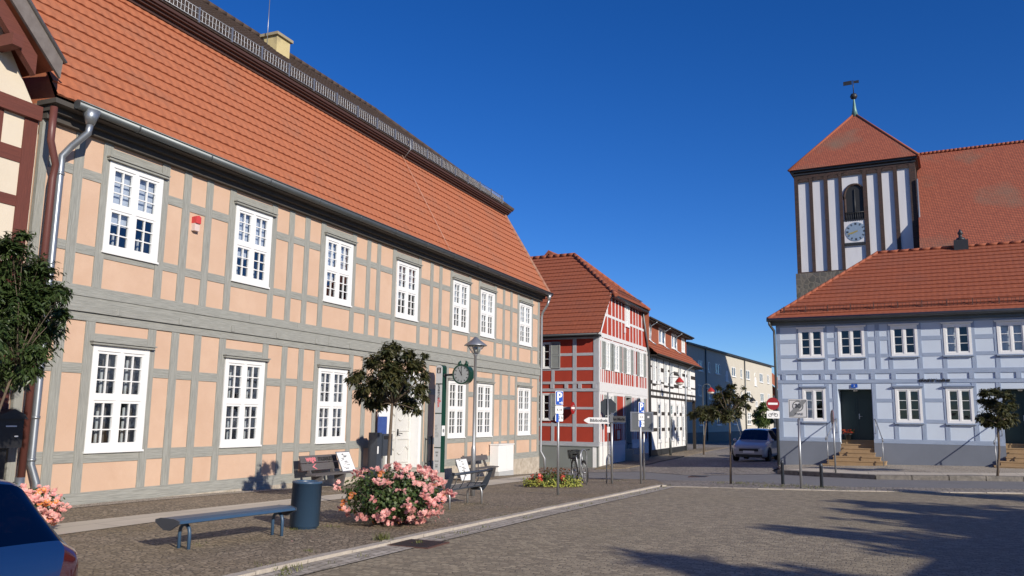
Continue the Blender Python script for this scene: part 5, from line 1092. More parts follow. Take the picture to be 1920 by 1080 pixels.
m_.add([(u0 + .52, f(.58), g + .58), (u0 + .60, f(.60), g + .60), (u0 + .47, f(.53), g + .53), (u0 + .58, f(.47), g + .47), (u0 + .58, f(.45), g + .45), (u0 + .40, f(.52), g + .52)], [(0, 1, 2, 5), (2, 3, 4, 5)]); m_.build('arrow_mark', M['pinkink'], t)
def poster(u0, u1, z0, z1, g, label, v0=.80, lean=.36):
    p = LF.W((u0 + u1) / 2, v0, 0); p.z = g + z0; t = thing('poster_board', label, 'poster', p, world=True); f = lambda z: v0 - (z - z0) * lean
    def sl(mb, a, b, c, d, o0, o1, mi=0): mb.add([(a, f(c) + o0, g + c), (b, f(c) + o0, g + c), (b, f(d) + o0, g + d), (a, f(d) + o0, g + d), (a, f(c) + o1, g + c), (b, f(c) + o1, g + c), (b, f(d) + o1, g + d), (a, f(d) + o1, g + d)], [(0, 1, 2, 3), (4, 5, 6, 7), (0, 1, 5, 4), (1, 2, 6, 5), (2, 3, 7, 6), (3, 0, 4, 7)], mi)
    m_ = MB(LF); sl(m_, u0, u1, z0, z1, -.02, 0); m_.build('frame', M['galv'], t)
    m_ = MB(LF); sl(m_, u0 + .02, u1 - .02, z0 + .02, z1 - .02, 0, .005); m_.build('sheet', M['signw'], t)
    m_ = MB(LF); rg = random.Random(int(u0 * 10))
    for k in range(14):
        z = z1 - .06 - k * (z1 - z0 - .1) / 14; a = u0 + .06 + rg.random() * (u1 - u0) * .4; sl(m_, a, min(a + rg.uniform(.05, .3) * (u1 - u0), u1 - .04), z, z + rg.uniform(.008, .03), .005, .007)
    m_.build('print', M['mgrey'], t)
ua, ub = LF.u_at(634, .5, .62), LF.u_at(659, .5, .62); poster(ua, ub, .37, .86, g, 'white printed board leaning on the lettered museum bench', .78, .5)
t, u0, u1, g2 = wall_bench(866, 930, 'dark plank bench behind the street lamp beside the white cabinet', ((.58, .75),), False)
ua, ub = LF.u_at(860, .5, .9), LF.u_at(880, .5, .9); poster(ua, ub, .02, .74, g2, 'tall white printed board leaning at the bench behind the lamp', 1.05, .36)
# letter box stand by the door
u = LF.u_at(711, .6, .5); p = LF.W(u, .5, 0); g = gz(p.x, p.y) + PV; p.z = g
t = thing('letter_box_stand', 'anthracite letter box on a tall stand left of the museum door', 'letter box', p, world=True)
m_ = MB(LF); m_.box(u - .32, u - .08, .34, .62, g - .1, g + 1.42); m_.build('stand', M['anth'], t)
m_ = MB(LF); m_.box(u - .08, u + .42, .38, .66, g + .78, g + 1.38); o = m_.build('box', M['anth'], t)
m_ = MB(LF); m_.box(u - .04, u + .38, .66, .67, g + 1.24, g + 1.33); m_.build('flap', M['trim'], o)
m_ = MB(LF); m_.box(u - .30, u - .24, .62, .626, g + .85, g + 1.05); m_.build('label_plate', M['signw'], t)
m_ = MB(LF); m_.box(u + .12, u + .2, .42, .5, g - .1, g + .78); m_.build('post', M['galv'], t)
u = LF.u_at(720, 1.4, .2); p = LF.W(u, .2, 1.0); t = thing('hanging_banner', 'blue banner with a white top hanging beside the museum door', 'banner', p, world=True)
m_ = MB(LF); m_.box(u - .28, u + .18, .16, .19, 1.05, 1.66); m_.build('banner', M['parkb'], t)
m_ = MB(LF); m_.add([(u - .28, .195, 1.6), (u + .18, .195, 1.6), (u + .18, .195, 1.82), (u - .05, .195, 1.86), (u - .28, .195, 1.8), (u - .28, .15, 1.6), (u + .18, .15, 1.6), (u + .18, .15, 1.82), (u - .05, .15, 1.86), (u - .28, .15, 1.8)], [(0, 1, 2, 3, 4), (5, 6, 7, 8, 9), (0, 1, 6, 5), (1, 2, 7, 6), (2, 3, 8, 7), (3, 4, 9, 8), (4, 0, 5, 9)]); m_.build('top_panel', M['signw'], t)
# information pillar with clock
ui = LF.u_at(821, 1.5, .5); p = LF.W(ui, .5, 0); g = gz(p.x, p.y) + PV; p.z = g
zt = zat(820, 684, p); t = thing('information_pillar', 'tall green and grey information pillar with a projecting round clock', 'sign', p, world=True)
SF = Fr(LF.W(ui, .5, 0)[:2], AL + pi / 2)          # seen square on from the camera side: u to the right, v towards the viewer
hw = .11; zz = zt - hw
pr = [(-hw, g - .1), (hw, g - .1)] + [(hw * cos(k * pi / 8), zz + hw * sin(k * pi / 8)) for k in range(9)]
m_ = MB(SF); m_.prism([(x * 1.06, z if z < zz else z + .015) for x, z in pr], -.30, -.02); m_.build('column', M['greenm'], t)
cuts = [g + .12, g + 1.05, g + 2.12, g + 3.05, zz]
for i in range(3):
    m_ = MB(SF); m_.box(-hw, hw, -.02, .012, cuts[i], cuts[i + 1] - .035); m_.build('panel', M['panel'], t)
m_ = MB(SF); m_.prism([(-hw, cuts[3]), (hw, cuts[3])] + [(hw * cos(k * pi / 8), zz + hw * sin(k * pi / 8)) for k in range(9)], -.02, .012); m_.build('panel', M['panel'], t)
m_ = MB(SF); m_.box(-.065, .065, .012, .016, zz - .16, zz + .02); o = m_.build('info_symbol', M['ink'], t); m_ = MB(SF); m_.box(-.014, .014, .016, .019, zz - .14, zz - .06); m_.box(-.014, .014, .016, .019, zz - .04, zz - .01); m_.build('letter_i', M['signw'], o)
text('wege', .15, M['redink'], t, SF, .0, .014, g + 2.45, 'lettering', pi / 2, 'CENTER', .002); text('museum', .15, M['ink'], t, SF, .0, .014, g + 2.8, 'lettering', pi / 2, 'CENTER', .002)
m_ = MB(SF); m_.prism(ngon(.07, g + 2.48, .022, 8), .012, .015); m_.build('red_mark', M['redink'], t)
m_ = MB(SF); rg = random.Random(4)
for k in range(9): m_.box(-.08, -.08 + rg.uniform(.05, .14), .012, .014, g + 1.72 - k * .045, g + 1.735 - k * .045)
for z, h, w2 in ((.86, .05, .05), (.76, .06, .03), (.60, .03, .07), (.50, .02, .05), (.42, .06, .04), (.28, .05, .06)): m_.box(-w2, w2, .012, .014, g + z, g + z + h)
m_.build('small_print', M['mgrey'], t)
SS = Fr(LF.W(ui, .5, 0)[:2], AL); m_ = MB(SS); m_.box(.05, .27, hw * 1.06, hw * 1.06 + .006, g + 1.4, g + 1.72); o = m_.build('sticker', M['signw'], t); m_ = MB(SS); m_.prism(ngon(.16, g + 1.56, .06, 12), hw * 1.06 + .006, hw * 1.06 + .009); m_.build('sticker_mark', M['mgrey'], o)
uc = .5
for _ in range(3): uc += (868 - proj(SF.W(uc, -.1, 2.9))[0]) * p.y / F
zc = zat(868, 702, SF.W(uc, -.1, 0)); rc_ = 18.5 * p.y / F
m_ = MB(SF); m_.tube([(hw, -.12, zc - .02), (uc - rc_ + .02, -.12, zc)], .035, 8); m_.tube([(hw, -.12, zc - .02), (hw + .05, -.12, zc - .02)], .06, 8); m_.build('clock_arm', M['iron'], t)
m_ = MB(SF)
for a, b in ((.0, .0),): m_.add([(uc + rc_ * cos(q * pi / 14), v, zc + rc_ * sin(q * pi / 14)) for v in (.03, -.26) for q in range(28)] + [(uc + rc_ * .86 * cos(q * pi / 14), .03, zc + rc_ * .86 * sin(q * pi / 14)) for q in range(28)], [(q, (q + 1) % 28, 28 + (q + 1) % 28, 28 + q) for q in range(28)] + [(q, (q + 1) % 28, 56 + (q + 1) % 28, 56 + q) for q in range(28)] + [tuple(range(28, 56))])
for k in (-1, 1): m_.tube([(uc + k * .1, -.1, zc + rc_ * .9), (uc + k * .13, -.1, zc + rc_ + .05), (uc + k * .09, -.1, zc + rc_ + .12)], [.07, .055, .012], 8)
ck = m_.build('clock_case', M['greenm'], t)
m_ = MB(SF); m_.prism(ngon(uc, zc, rc_ * .86, 28), -.01, .01); fc = m_.build('clock_face', mat('grey_dial', (.30, .32, .32), .4, (.26, .28, .28), 3), ck)
m_ = MB(SF)
for k in range(12): a = k * pi / 6; q = lambda f1, o2: (uc + sin(a) * rc_ * f1 + cos(a) * o2, .013, zc + cos(a) * rc_ * f1 - sin(a) * o2); m_.add([q(.62, -.012), q(.62, .012), q(.78, .014), q(.78, -.014)], [(0, 1, 2, 3)])
m_.build('numerals', M['ink'], fc)
for a, l, w2, vv in ((radians(-2), .68, .011, .018), (radians(-31), .52, .014, .016)):
    m_ = MB(SF); q = lambda f1, o2: (uc + sin(a) * rc_ * f1 + cos(a) * o2, vv, zc + cos(a) * rc_ * f1 - sin(a) * o2); m_.add([q(-.12, -w2), q(-.12, w2), q(l, w2 * .6), q(l, -w2 * .6)], [(0, 1, 2, 3)]); m_.build('clock_hand', M['ink'], fc)
# white cabinet
ua, ub = LF.u_at(935, .3, .4), LF.u_at(962.5, .3, .4); p = LF.W((ua + ub) / 2, .25, 0); g = gz(p.x, p.y) + PV; p.z = g
t = thing('utility_cabinet', 'white utility cabinet against the peach museum wall', 'cabinet', p, world=True)
m_ = MB(LF); m_.box(ua, ub, .06, .42, g - .05, g + .18); m_.build('base', M['panel'], t)
m_ = MB(LF); m_.box(ua - .02, ub + .02, .05, .40, g + .18, g + 1.14); m_.box(ua - .04, ub + .04, .04, .43, g + 1.14, g + 1.18); o = m_.build('housing', M['signw'], t)
for a, b in ((ua + .02, (ua + ub) / 2 - .005), ((ua + ub) / 2 + .005, ub - .02)): m_ = MB(LF); m_.box(a, b, .40, .412, g + .22, g + 1.10); m_.build('door', M['signw'], t)
# street lamp
p = at(886, 930, PV); k_ = p.y / F; t = thing('street_lamp', 'grey post-top street lamp with a conical hood in front of the museum', 'street lamp', p)
zz = lambda y: zat(886, y, p) - p.z
m_ = MB(); zk = zz(838); m_.lathe([(.055, -.05), (.055, zk - .05), (.05, zk - .02), (.034, zk + .04), (.032, zz(668)), (.045, zz(667)), (.045, zz(661)), (.03, zz(660))], 14); m_.build('post', M['galv'], t)
r1 = 21.5 * k_; m_ = MB(); m_.lathe([(0, zz(631)), (r1 * .1, zz(632)), (r1 * .35, zz(637)), (r1, zz(647)), (r1 * 1.0, zz(648.5)), (r1 * .9, zz(648))], 20); m_.build('hood', M['galv'], t)
m_ = MB(); m_.lathe([(r1 * .72, zz(648)), (r1 * .22, zz(663)), (r1 * .15, zz(664))], 16); m_.build('lantern_glass', M['glass'], t)
m_ = MB(); m_.lathe([(.0, zz(650)), (r1 * .22, zz(651)), (r1 * .14, zz(662)), (0, zz(663))], 10); m_.build('lamp_inner', M['opal'], t)
for k in range(4): a = k * pi / 2 + .4; m_ = MB(); m_.tube([(r1 * .8 * cos(a), r1 * .8 * sin(a), zz(648)), (r1 * .2 * cos(a), r1 * .2 * sin(a), zz(664))], .009, 5); m_.build('strut', M['galv'], t)

# ------------------------------------------------------------------ signs
def pole(name, label, cat, px, py, ytop, dz, r=.03, m='galv', world=True):
    p = at(px, py, dz); t = thing(name, label, cat, p, world=True); mb = MB(); z = zat(px, ytop, p)
    mb.tube([(p.x, p.y, p.z - .1), (p.x, p.y, z)], r, 10); mb.build('pole', M[m], t); return p, t, z
def face(p, az): return Fr((p.x, p.y), radians(az - 90))
def plate(t, fr, u0, u1, z0, z1, v, mt, name='plate', r=.02, th=.008, back='signg'):
    m_ = MB(fr); m_.prism(rrect(u0, u1, z0, z1, r), v, v + th); return m_.build(name, M[mt], t)
for px, py, top, dz, az, boards, hw, lab in ((1046, 928, 733, PV, 152, ((733, 760), (761, 776), (777, 790)), 7.2, 'blue parking sign on a grey post beside the yellow-edged flower bed'), (1202, 907, 752, PV, 146, ((754, 775), (776, 788), (789, 800)), 5.2, 'blue parking sign on a post in front of the grey notice board')):
    p, t, z = pole('parking_sign', lab, 'road sign', px, py, top, dz, .03); fr = face(p, az); t['group'] = 'parking signs on the square'
    view = math.atan2(p.x, p.y); ca = abs(cos(radians(az) - view - pi)); w2 = hw * p.y / F / ca; Z = lambda y: zat(px, y, p)
    b0, b1, b2 = boards
    o = plate(t, fr, -w2, w2, Z(b0[1]), Z(b0[0]), .035, 'signw', 'parking_plate'); o2 = plate(o, fr, -w2 + .012, w2 - .012, Z(b0[1]) + .012, Z(b0[0]) - .012, .044, 'signb', 'blue_field')
    hh = Z(b0[0]) - Z(b0[1]); text('P', hh * .85, M['signw'], o, fr, -w2 * .05, .056, (Z(b0[0]) + Z(b0[1])) / 2 + hh * .06, 'letter_p', 0, 'CENTER', .008)
    m_ = MB(fr); zc = Z(b0[1]) + hh * .17; m_.box(-.01, w2 * .62, .054, .057, zc - .01, zc + .01); m_.add([(w2 * .5, .057, zc + .045), (w2 * .5, .057, zc - .045), (w2 * .85, .057, zc)], [(0, 1, 2)]); m_.build('arrow', M['signw'], o)
    o = plate(t, fr, -w2, w2, Z(b1[1]), Z(b1[0]), .035, 'signw', 'time_plate'); text('8-18', (Z(b1[0]) - Z(b1[1])) * .42, M['ink'], o, fr, 0, .046, (Z(b1[0]) + Z(b1[1])) / 2)
    o = plate(t, fr, -w2, w2, Z(b2[1]), Z(b2[0]), .035, 'signw', 'disc_plate'); zc = (Z(b2[0]) + Z(b2[1])) / 2; plate(o, fr, -w2 * .8, -w2 * .15, zc - .1, zc + .1, .044, 'signb', 'disc_symbol', .02, .004); text('2 h', .1, M['ink'], o, fr, w2 * .35, .046, zc)
# notice board seen from behind
p, t, z = pole('notice_board', 'grey notice board on a post in front of the door of the red house', 'notice board', 1208, 901, 770, PV, .03); fr = face(p, 194); k_ = p.y / F
x0, x1, z0, z1 = (1185.5 - 1208) * k_, (1225 - 1208) * k_, zat(1208, 807.5, p), zat(1208, 774, p)
m_ = MB(fr); m_.box(x0, x1, .035, .12, z0, z1); m_.build('case', M['signg'], t)
m_ = MB(fr)
for q in ((x0 - .02, x1 + .02, z1 - .02, z1 + .03), (x0 - .02, x1 + .02, z0 - .03, z0 + .02), (x0 - .02, x0 + .03, z0 + .02, z1 - .02), (x1 - .03, x1 + .02, z0 + .02, z1 - .02)): m_.box(q[0], q[1], .03, .13, q[2], q[3])
m_.build('frame', M['galv'], t)
m_ = MB(fr); m_.box(x1 - .16, x1 - .1, .12, .126, z1 - .16, z1 - .1); m_.build('lock', M['signw'], t)
# stop sign from behind
p = Vector(RS.W(.25, .35, 0)); p.z = gz(p.x, p.y) + .05; t = thing('stop_sign', 'octagonal stop sign seen from behind at the corner of the red house', 'road sign', p, world=True); k_ = p.y / F
m_ = MB(); m_.tube([(p.x, p.y, p.z - .1), (p.x, p.y, zat(1142, 736, p))], .032, 8); m_.build('pole', M['galv'], t)
fr = face(p, 186); zc = zat(1142, 763, p); m_ = MB(fr); m_.prism(ngon(0, zc, 16.3 * k_, 8, pi / 8), -.05, -.035); m_.build('octagon', M['signk'], t)
m_ = MB(fr); m_.prism(ngon(.02, zat(1142, 789, p), 9 * k_, 20), -.05, -.035); m_.build('round_sign', M['signk'], t)
# finger post
p, t, z = pole('finger_post', 'grey post with a white Bibliothek arrow and an Am Markt street name', 'road sign', 1147.5, 907, 774, PV, .032); k_ = p.y / F; fr = face(p, 188)
zb, zt_ = zat(1140, 794.5, p), zat(1140, 783, p); x0, x1 = (1096 - 1147.5) * k_, (1143.5 - 1147.5) * k_; zm = (zb + zt_) / 2
m_ = MB(fr); m_.prism([(x1, zb), (x1, zt_), (x0 + .14, zt_), (x0 + .03, zm + .03), (x0, zm), (x0 + .03, zm - .03), (x0 + .14, zb)], .0, .02); o = m_.build('arrow_board', M['signw'], t); text('Bibliothek', (zt_ - zb) * .72, M['ink'], o, fr, (x0 + x1) / 2 + .06, .023, zm, 'lettering', 0, 'CENTER', .002)
f2 = face(p, 222); zb, zt_ = zat(1160, 792, p), zat(1160, 780, p); w2 = 23.5 * k_ / cos(radians(34))
m_ = MB(f2); m_.box(.03, .03 + w2, .0, .015, zb, zt_); o = m_.build('street_name', M['signg'], t); text('Am Markt', (zt_ - zb) * .6, M['ink'], o, f2, .03 + w2 / 2, .018, (zb + zt_) / 2, 'lettering', 0, 'CENTER', .002)
m_ = MB(fr); m_.box(-.06, .05, -.05, .05, zat(1147, 792, p), zat(1147, 777, p)); m_.build('clamp', M['signg'], t)
m_ = MB(fr); m_.box(-.13, -.05, .01, .03, zat(1141, 811, p), zat(1141, 800, p)); m_.build('notice', M['signw'], t)
# no entry sign on the red house
q = RF.onv(1074, 765, .35); p = RF.W(q[0], .35, 0); p.z = q[2]; t = thing('no_entry_sign', 'red and white no entry disc seen at a slant on the red front wall', 'road sign', p, world=True); fr = face(p, 116); r_ = 11.3 * p.y / F
m_ = MB(fr); m_.prism(ngon(0, q[2], r_, 28), 0, .012); o = m_.build('disc', M['signr'], t); m_ = MB(fr); m_.box(-r_ * .72, r_ * .72, .012, .016, q[2] - r_ * .17, q[2] + r_ * .17); m_.build('white_bar', M['signw'], o)
m_ = MB(RF); m_.tube([(q[0], .02, q[2] + .1), (q[0], .36, q[2] + .1)], .02, 6); m_.tube([(q[0], .02, q[2] - .1), (q[0], .36, q[2] - .1)], .02, 6); m_.build('bracket', M['galv'], t)
# no entry with cycles, on the corner of the blue house
q = BF.onv(1449, 757, .3); p = BF.W(q[0], .3, q[2]); t = thing('no_entry_sign', 'no entry disc above a white cycle plate on the blue house corner', 'road sign', p, world=True); k_ = p.y / F; fr = face(p, 190); r_ = 11.5 * k_; zc = p.z
m_ = MB(fr); m_.prism(ngon(0, zc, r_, 32), 0, .012); o = m_.build('disc', M['signr'], t); m_ = MB(fr); m_.box(-r_ * .75, r_ * .75, .012, .016, zc - r_ * .17, zc + r_ * .17); m_.build('white_bar', M['signw'], o)
z0, z1 = zat(1449, 784.5, p), zat(1449, 770.5, p); o = plate(t, fr, -r_, r_, z0, z1, 0, 'signw', 'cycle_plate'); zm = (z0 + z1) / 2
m_ = MB(fr)
for s in (-1, 1): m_.tube([(s * .11 + .06 * cos(a * pi / 8), .012, zm - .015 + .06 * sin(a * pi / 8)) for a in range(17)], .008, 5)
m_.tube([(-.11, .012, zm - .015), (-.03, .012, zm + .06), (.07, .012, zm + .06), (.11, .012, zm - .015)], .008, 5); m_.tube([(-.03, .012, zm + .06), (.0, .012, zm - .02), (.07, .012, zm + .06)], .008, 5); m_.build('cycle_symbol', M['ink'], o)
m_ = MB(); a = BF.W(.02, .03, q[2] + .1)
for dz in (.1, -.1): m_.tube([(p.x, p.y + .01, p.z + dz), tuple(BF.W(.03, .02, q[2]) + Vector((0, 0, dz)))], .016, 6)
m_.build('bracket', M['galv'], t)
# end of 30 zone
p, t, z = pole('zone_sign', 'square end of 30 zone sign on a grey post in front of the blue house', 'road sign', 1502.5, 915, 786, .012, .033); k_ = p.y / F; fr = face(p, 212); Z = lambda y: zat(1502, y, p)
x0, x1, z0, z1 = (1485.5 - 1502.5) * k_, (1520 - 1502.5) * k_, Z(784), Z(748.5); cx, cz = (x0 + x1) / 2, z0 + (z1 - z0) * .63; r_ = (x1 - x0) * .29
m_ = MB(fr); m_.tube([(cx, -.02, Z(790)), (cx, -.02, z1)], .02, 6); m_.build('mount', M['galv'], t)
o = plate(t, fr, x0, x1, z0, z1, .035, 'signw', 'zone_plate', .03, .012); m_ = MB(fr); e = .012
for a, b, c_, d in ((x0 + .02, x1 - .02, z1 - .035, z1 - .02), (x0 + .02, x1 - .02, z0 + .02, z0 + .035), (x0 + .02, x0 + .035, z0 + .035, z1 - .035), (x1 - .035, x1 - .02, z0 + .035, z1 - .035)): m_.box(a, b, .047, .05, c_, d)
m_.build('border', M['mgrey'], o)
m_ = MB(fr); n = 32; m_.add([(cx + r * cos(2 * pi * i / n), .0505, cz + r * sin(2 * pi * i / n)) for r in (r_, r_ * .82) for i in range(n)], [(i, (i + 1) % n, n + (i + 1) % n, n + i) for i in range(n)]); m_.build('ring', M['mgrey'], o)
m_ = MB(fr); m_.add([(x0 + .04, .0535, z0 + .05), (x0 + .04, .0535, z0 + .15), (x1 - .15, .0535, z1 - .04), (x1 - .04, .0535, z1 - .04), (x1 - .04, .0535, z1 - .07), (x0 + .14, .0535, z0 + .05)], [(0, 1, 2, 3, 4, 5)]); m_.build('bar', mat('grey_bar', (.30, .31, .31), .5), o)
dgp = mat('dark_grey_print', (.07, .075, .08), .5); text('30', r_ * 1.05, dgp, o, fr, cx, .0565, cz, 'lettering', 0, 'CENTER', .004); text('ZONE', r_ * .58, dgp, o, fr, cx + .02, .0565, z0 + .105, 'lettering', 0, 'CENTER', 0)
# sign seen edge on
p, t, z = pole('edge_on_sign', 'round road sign seen edge-on on a thin pole before the green door', 'road sign', 1567, 887, 768, .13, .028); fr = face(p, 280); k_ = p.y / F; zc = zat(1567, 782, p)
m_ = MB(fr); m_.prism(ngon(0, zc, 12.5 * k_, 24), .03, .045); m_.build('disc', M['signg'], t); m_ = MB(fr); m_.prism(ngon(0, zc, 12.3 * k_, 24), .018, .03); m_.build('disc_front', M['signr'], t)
# bollards
for px, py, top, lab in ((1468, 908, 862, 'slim dark bollard by the road left of the 30 zone sign'), (1541, 914, 868, 'slim dark bollard by the road right of the 30 zone sign')):
    p = at(px, py, .012); H = zat(px, top, p) - p.z; t = thing('bollard', lab, 'bollard', p, 0, 'bollards on the verge'); r = 3.0 * p.y / F
    m_ = MB(); m_.lathe([(r, -.05), (r, H * .86), (r * 1.12, H * .865), (r * 1.12, H * .89), (r * .9, H * .895), (r, H * .93), (r * .7, H * .98), (0, H)], 12); m_.build('post', M['anth'], t)
# swan-neck lamps in the street
def swan(pxp, pxh, yt, yh, Y, mt, lab, mpost='zinc'):
    q = dep(pxp, 700, Y); p = Vector((q.x, q.y, gz(q.x, q.y) + .05)); t = thing('swan_neck_lamp', lab, 'street lamp', p, world=True, group='swan-neck lamps along the street'); k_ = Y / F
    h = dep(pxh, yh, Y); top = dep(pxp, yt, Y).z; R_ = (h.x - q.x) / 2; zc = top - abs(R_)
    m_ = MB(); m_.tube([(q.x, q.y, p.z - .1), (q.x, q.y, p.z + 1.0), (q.x, q.y, p.z + 1.05), (q.x, q.y, zc)], [.075, .075, .045, .04], 8); m_.build('post', M[mpost], t)
    m_ = MB(); m_.tube([(q.x + R_ - R_ * cos(a * pi / 10), q.y, zc + abs(R_) * sin(a * pi / 10)) for a in range(11)] + [(h.x, q.y, h.z + .15)], .025, 6); m_.tube([(q.x, q.y, zc), (h.x, q.y, zc)], .014, 5); m_.build('swan_neck', M[mpost], t)
    r = .27; m_ = MB(); m_.lathe([(.03, .18), (.07, .14), (r * .6, .06), (r, -.1), (r * 1.05, -.13), (r * .95, -.13)], 14, (h.x, q.y, h.z)); m_.build('shade', M[mt], t)
    m_ = MB(); m_.lathe([(r * .9, -.12), (r * .75, -.24), (r * .3, -.3), (0, -.31)], 12, (h.x, q.y, h.z)); m_.build('globe', M['opal'], t)
swan(1255, 1274, 698, 713, 50, 'redl', 'red-hooded swan-neck lamp in front of the white half-timbered house')
swan(1317, 1333, 720, 731, 59, 'redl', 'red-hooded swan-neck lamp in front of the shaded apartment block')
swan(1396, 1411, 738, 749, 72, 'iron', 'black-hooded swan-neck lamp before the sunlit beige block', 'iron')
# cycle stands and cycles
def hoop(px, py, ytop, az, lab, w=.36):
    p = at(px, py, PV); H = zat(px, ytop, p) - p.z; t = thing('cycle_stand', lab, 'bike rack', p, pi / 2 - radians(az), 'cycle stands at the pavement edge'); m_ = MB(); r = w / 2
    m_.tube([(-r, 0, -.1), (-r, 0, H - r)] + [(-r * cos(a * pi / 8), 0, H - r + r * sin(a * pi / 8)) for a in range(1, 8)] + [(r, 0, H - r), (r, 0, -.1)], .022, 8); m_.build('hoop', M['galv'], t)
hoop(1142, 906, 853, 30, 'empty steel hoop cycle stand under the Bibliothek arrow'); hoop(1094, 910, 843, 30, 'steel hoop cycle stand holding the bicycle with a basket', .4)
def bicycle(t, basket=True, frame='galv', s=1.0):
    R_ = .34 * s; wb = .53 * s
    for x in (-wb, wb):
        m_ = MB(); m_.tube([(x + R_ * cos(a * pi / 12), 0, R_ + R_ * sin(a * pi / 12)) for a in range(25)], .022 * s, 6, 0, False); m_.tube([(x + R_ * .9 * cos(a * pi / 12), 0, R_ + R_ * .9 * sin(a * pi / 12)) for a in range(25)], .011, 5, 1, False)
        for k in range(14): a = k * 2 * pi / 14; m_.tube([(x, 0, R_), (x + R_ * .9 * cos(a), 0, R_ + R_ * .9 * sin(a))], .0025, 3, 1, False)
        m_.lathe([(.03, -.05), (.03, .05)], 8, (x, 0, R_), 'y', 1); m_.build('wheel', [M['tyre'], M['galv']], t)
        m_ = MB(); m_.tube([(x + (R_ + .03) * cos(radians(a)), 0, R_ + (R_ + .03) * sin(radians(a))) for a in range(20 if x > 0 else 0, 181, 20)], .018, 5); m_.build('mudguard', M['iron'], t)
    bb, hd, st = (-.08 * s, 0, .28 * s), (.36 * s, 0, .78 * s), (-.25 * s, 0, .74 * s)
    m_ = MB(); m_.tube([(hd[0] - .02, 0, hd[2] - .06), (.12 * s, 0, .42 * s), bb], .024, 8); m_.tube([bb, st, (-.28 * s, 0, .86 * s)], .018, 6); m_.tube([bb, (-wb, .05, R_)], .011, 5); m_.tube([bb, (-wb, -.05, R_)], .011, 5); m_.tube([(st[0], 0, .68 * s), (-wb, .05, R_)], .009, 5); m_.tube([(st[0], 0, .68 * s), (-wb, -.05, R_)], .009, 5)
    m_.tube([(.34 * s, 0, .9 * s), hd, (.42 * s, 0, .62 * s)], .02, 6)
    for y in (-.05, .05): m_.tube([(.41 * s, 0, .66 * s), (.43 * s, y, .6 * s), (wb, y, R_)], .012, 5)
    m_.tube([(.1, .0, .46 * s), (-.2 * s, 0, .46 * s)], .012, 5); m_.build('frame', M[frame], t)
    m_ = MB(); m_.tube([(.34 * s, 0, .9 * s), (.34 * s, 0, 1.0 * s)], .015, 6); m_.tube([(.14 * s, -.31 * s, .99 * s), (.26 * s, -.29 * s, 1.02 * s), (.36 * s, -.12 * s, 1.0 * s), (.36 * s, .12 * s, 1.0 * s), (.26 * s, .29 * s, 1.02 * s), (.14 * s, .31 * s, .99 * s)], .015, 6); m_.build('handlebar', M['iron'], t)
    m_ = MB(); m_.add([(-.40 * s, -.09, .87 * s), (-.40 * s, .09, .87 * s), (-.2 * s, .04, .89 * s), (-.12 * s, .015, .88 * s), (-.12 * s, -.015, .88 * s), (-.2 * s, -.04, .89 * s), (-.38 * s, -.06, .83 * s), (-.38 * s, .06, .83 * s), (-.14 * s, 0, .85 * s)], [(0, 1, 2, 5), (2, 3, 4, 5), (0, 6, 7, 1), (1, 7, 8, 2), (2, 8, 3), (3, 8, 4), (4, 8, 5), (5, 8, 6, 0), (6, 8, 7)]); m_.build('saddle', M['trim'], t)
    m_ = MB(); m_.lathe([(.09, -.02), (.09, .02)], 12, (bb[0], .06, bb[2]), 'y'); m_.tube([(bb[0], -.1, bb[2]), (bb[0] + .06, -.1, bb[2] - .15)], .01, 5); m_.tube([(bb[0], .1, bb[2]), (bb[0] - .06, .1, bb[2] + .15)], .01, 5); m_.build('crank', M['iron'], t)
    m_ = MB(); m_.box(-.75 * s, -.3 * s, -.07, .07, .70 * s, .715 * s); m_.tube([(-.72 * s, .06, .7 * s), (-wb, .06, R_)], .008, 4); m_.tube([(-.72 * s, -.06, .7 * s), (-wb, -.06, R_)], .008, 4); m_.build('carrier', M['iron'], t)
    if basket:
        m_ = MB(); b0 = [(-.36, -.13), (-.36, .13), (-.72, .13), (-.72, -.13)]; z0, z1 = .72, .98
        for k in range(7):
            f = k / 6; e = 1 + .15 * f; P = [((x + .54) * e - .54, y * e, z0 + (z1 - z0) * f) for x, y in b0]
            m_.tube([tuple(c * s for c in q) for q in P + P[:1]], .006, 4)
        for k in range(4):
            for j in range(6):
                f = j / 6; a, b = b0[k], b0[(k + 1) % 4]; x, y = a[0] + (b[0] - a[0]) * f, a[1] + (b[1] - a[1]) * f; m_.tube([(x * s, y * s, z0 * s), (((x + .54) * 1.15 - .54) * s, y * 1.15 * s, z1 * s)], .005, 4)
        m_.box(-.72 * s, -.36 * s, -.13 * s, .13 * s, .72 * s, .73 * s); m_.build('basket', M['trim'], t)
p = at(1088, 905, PV); t = thing('bicycle', 'dark bicycle with a black wire basket parked at a steel hoop', 'bicycle', p, radians(-78)); bicycle(t, True, 'galv', .95); t.rotation_euler = (radians(4), 0, radians(-78))
for px, py, rz, lab in ((1170, 862.5, -60, 'silver bicycle leaning at the white plinth, nearer the corner'), (1179, 859.5, -48, 'silver bicycle with dark saddle nearest the red house door')):
    p = at(px, py, .05); t = thing('bicycle', lab, 'bicycle', p, radians(rz), 'bicycles beside the red house'); bicycle(t, False, 'galv', .88); t.rotation_euler = (radians(-6), 0, radians(rz))
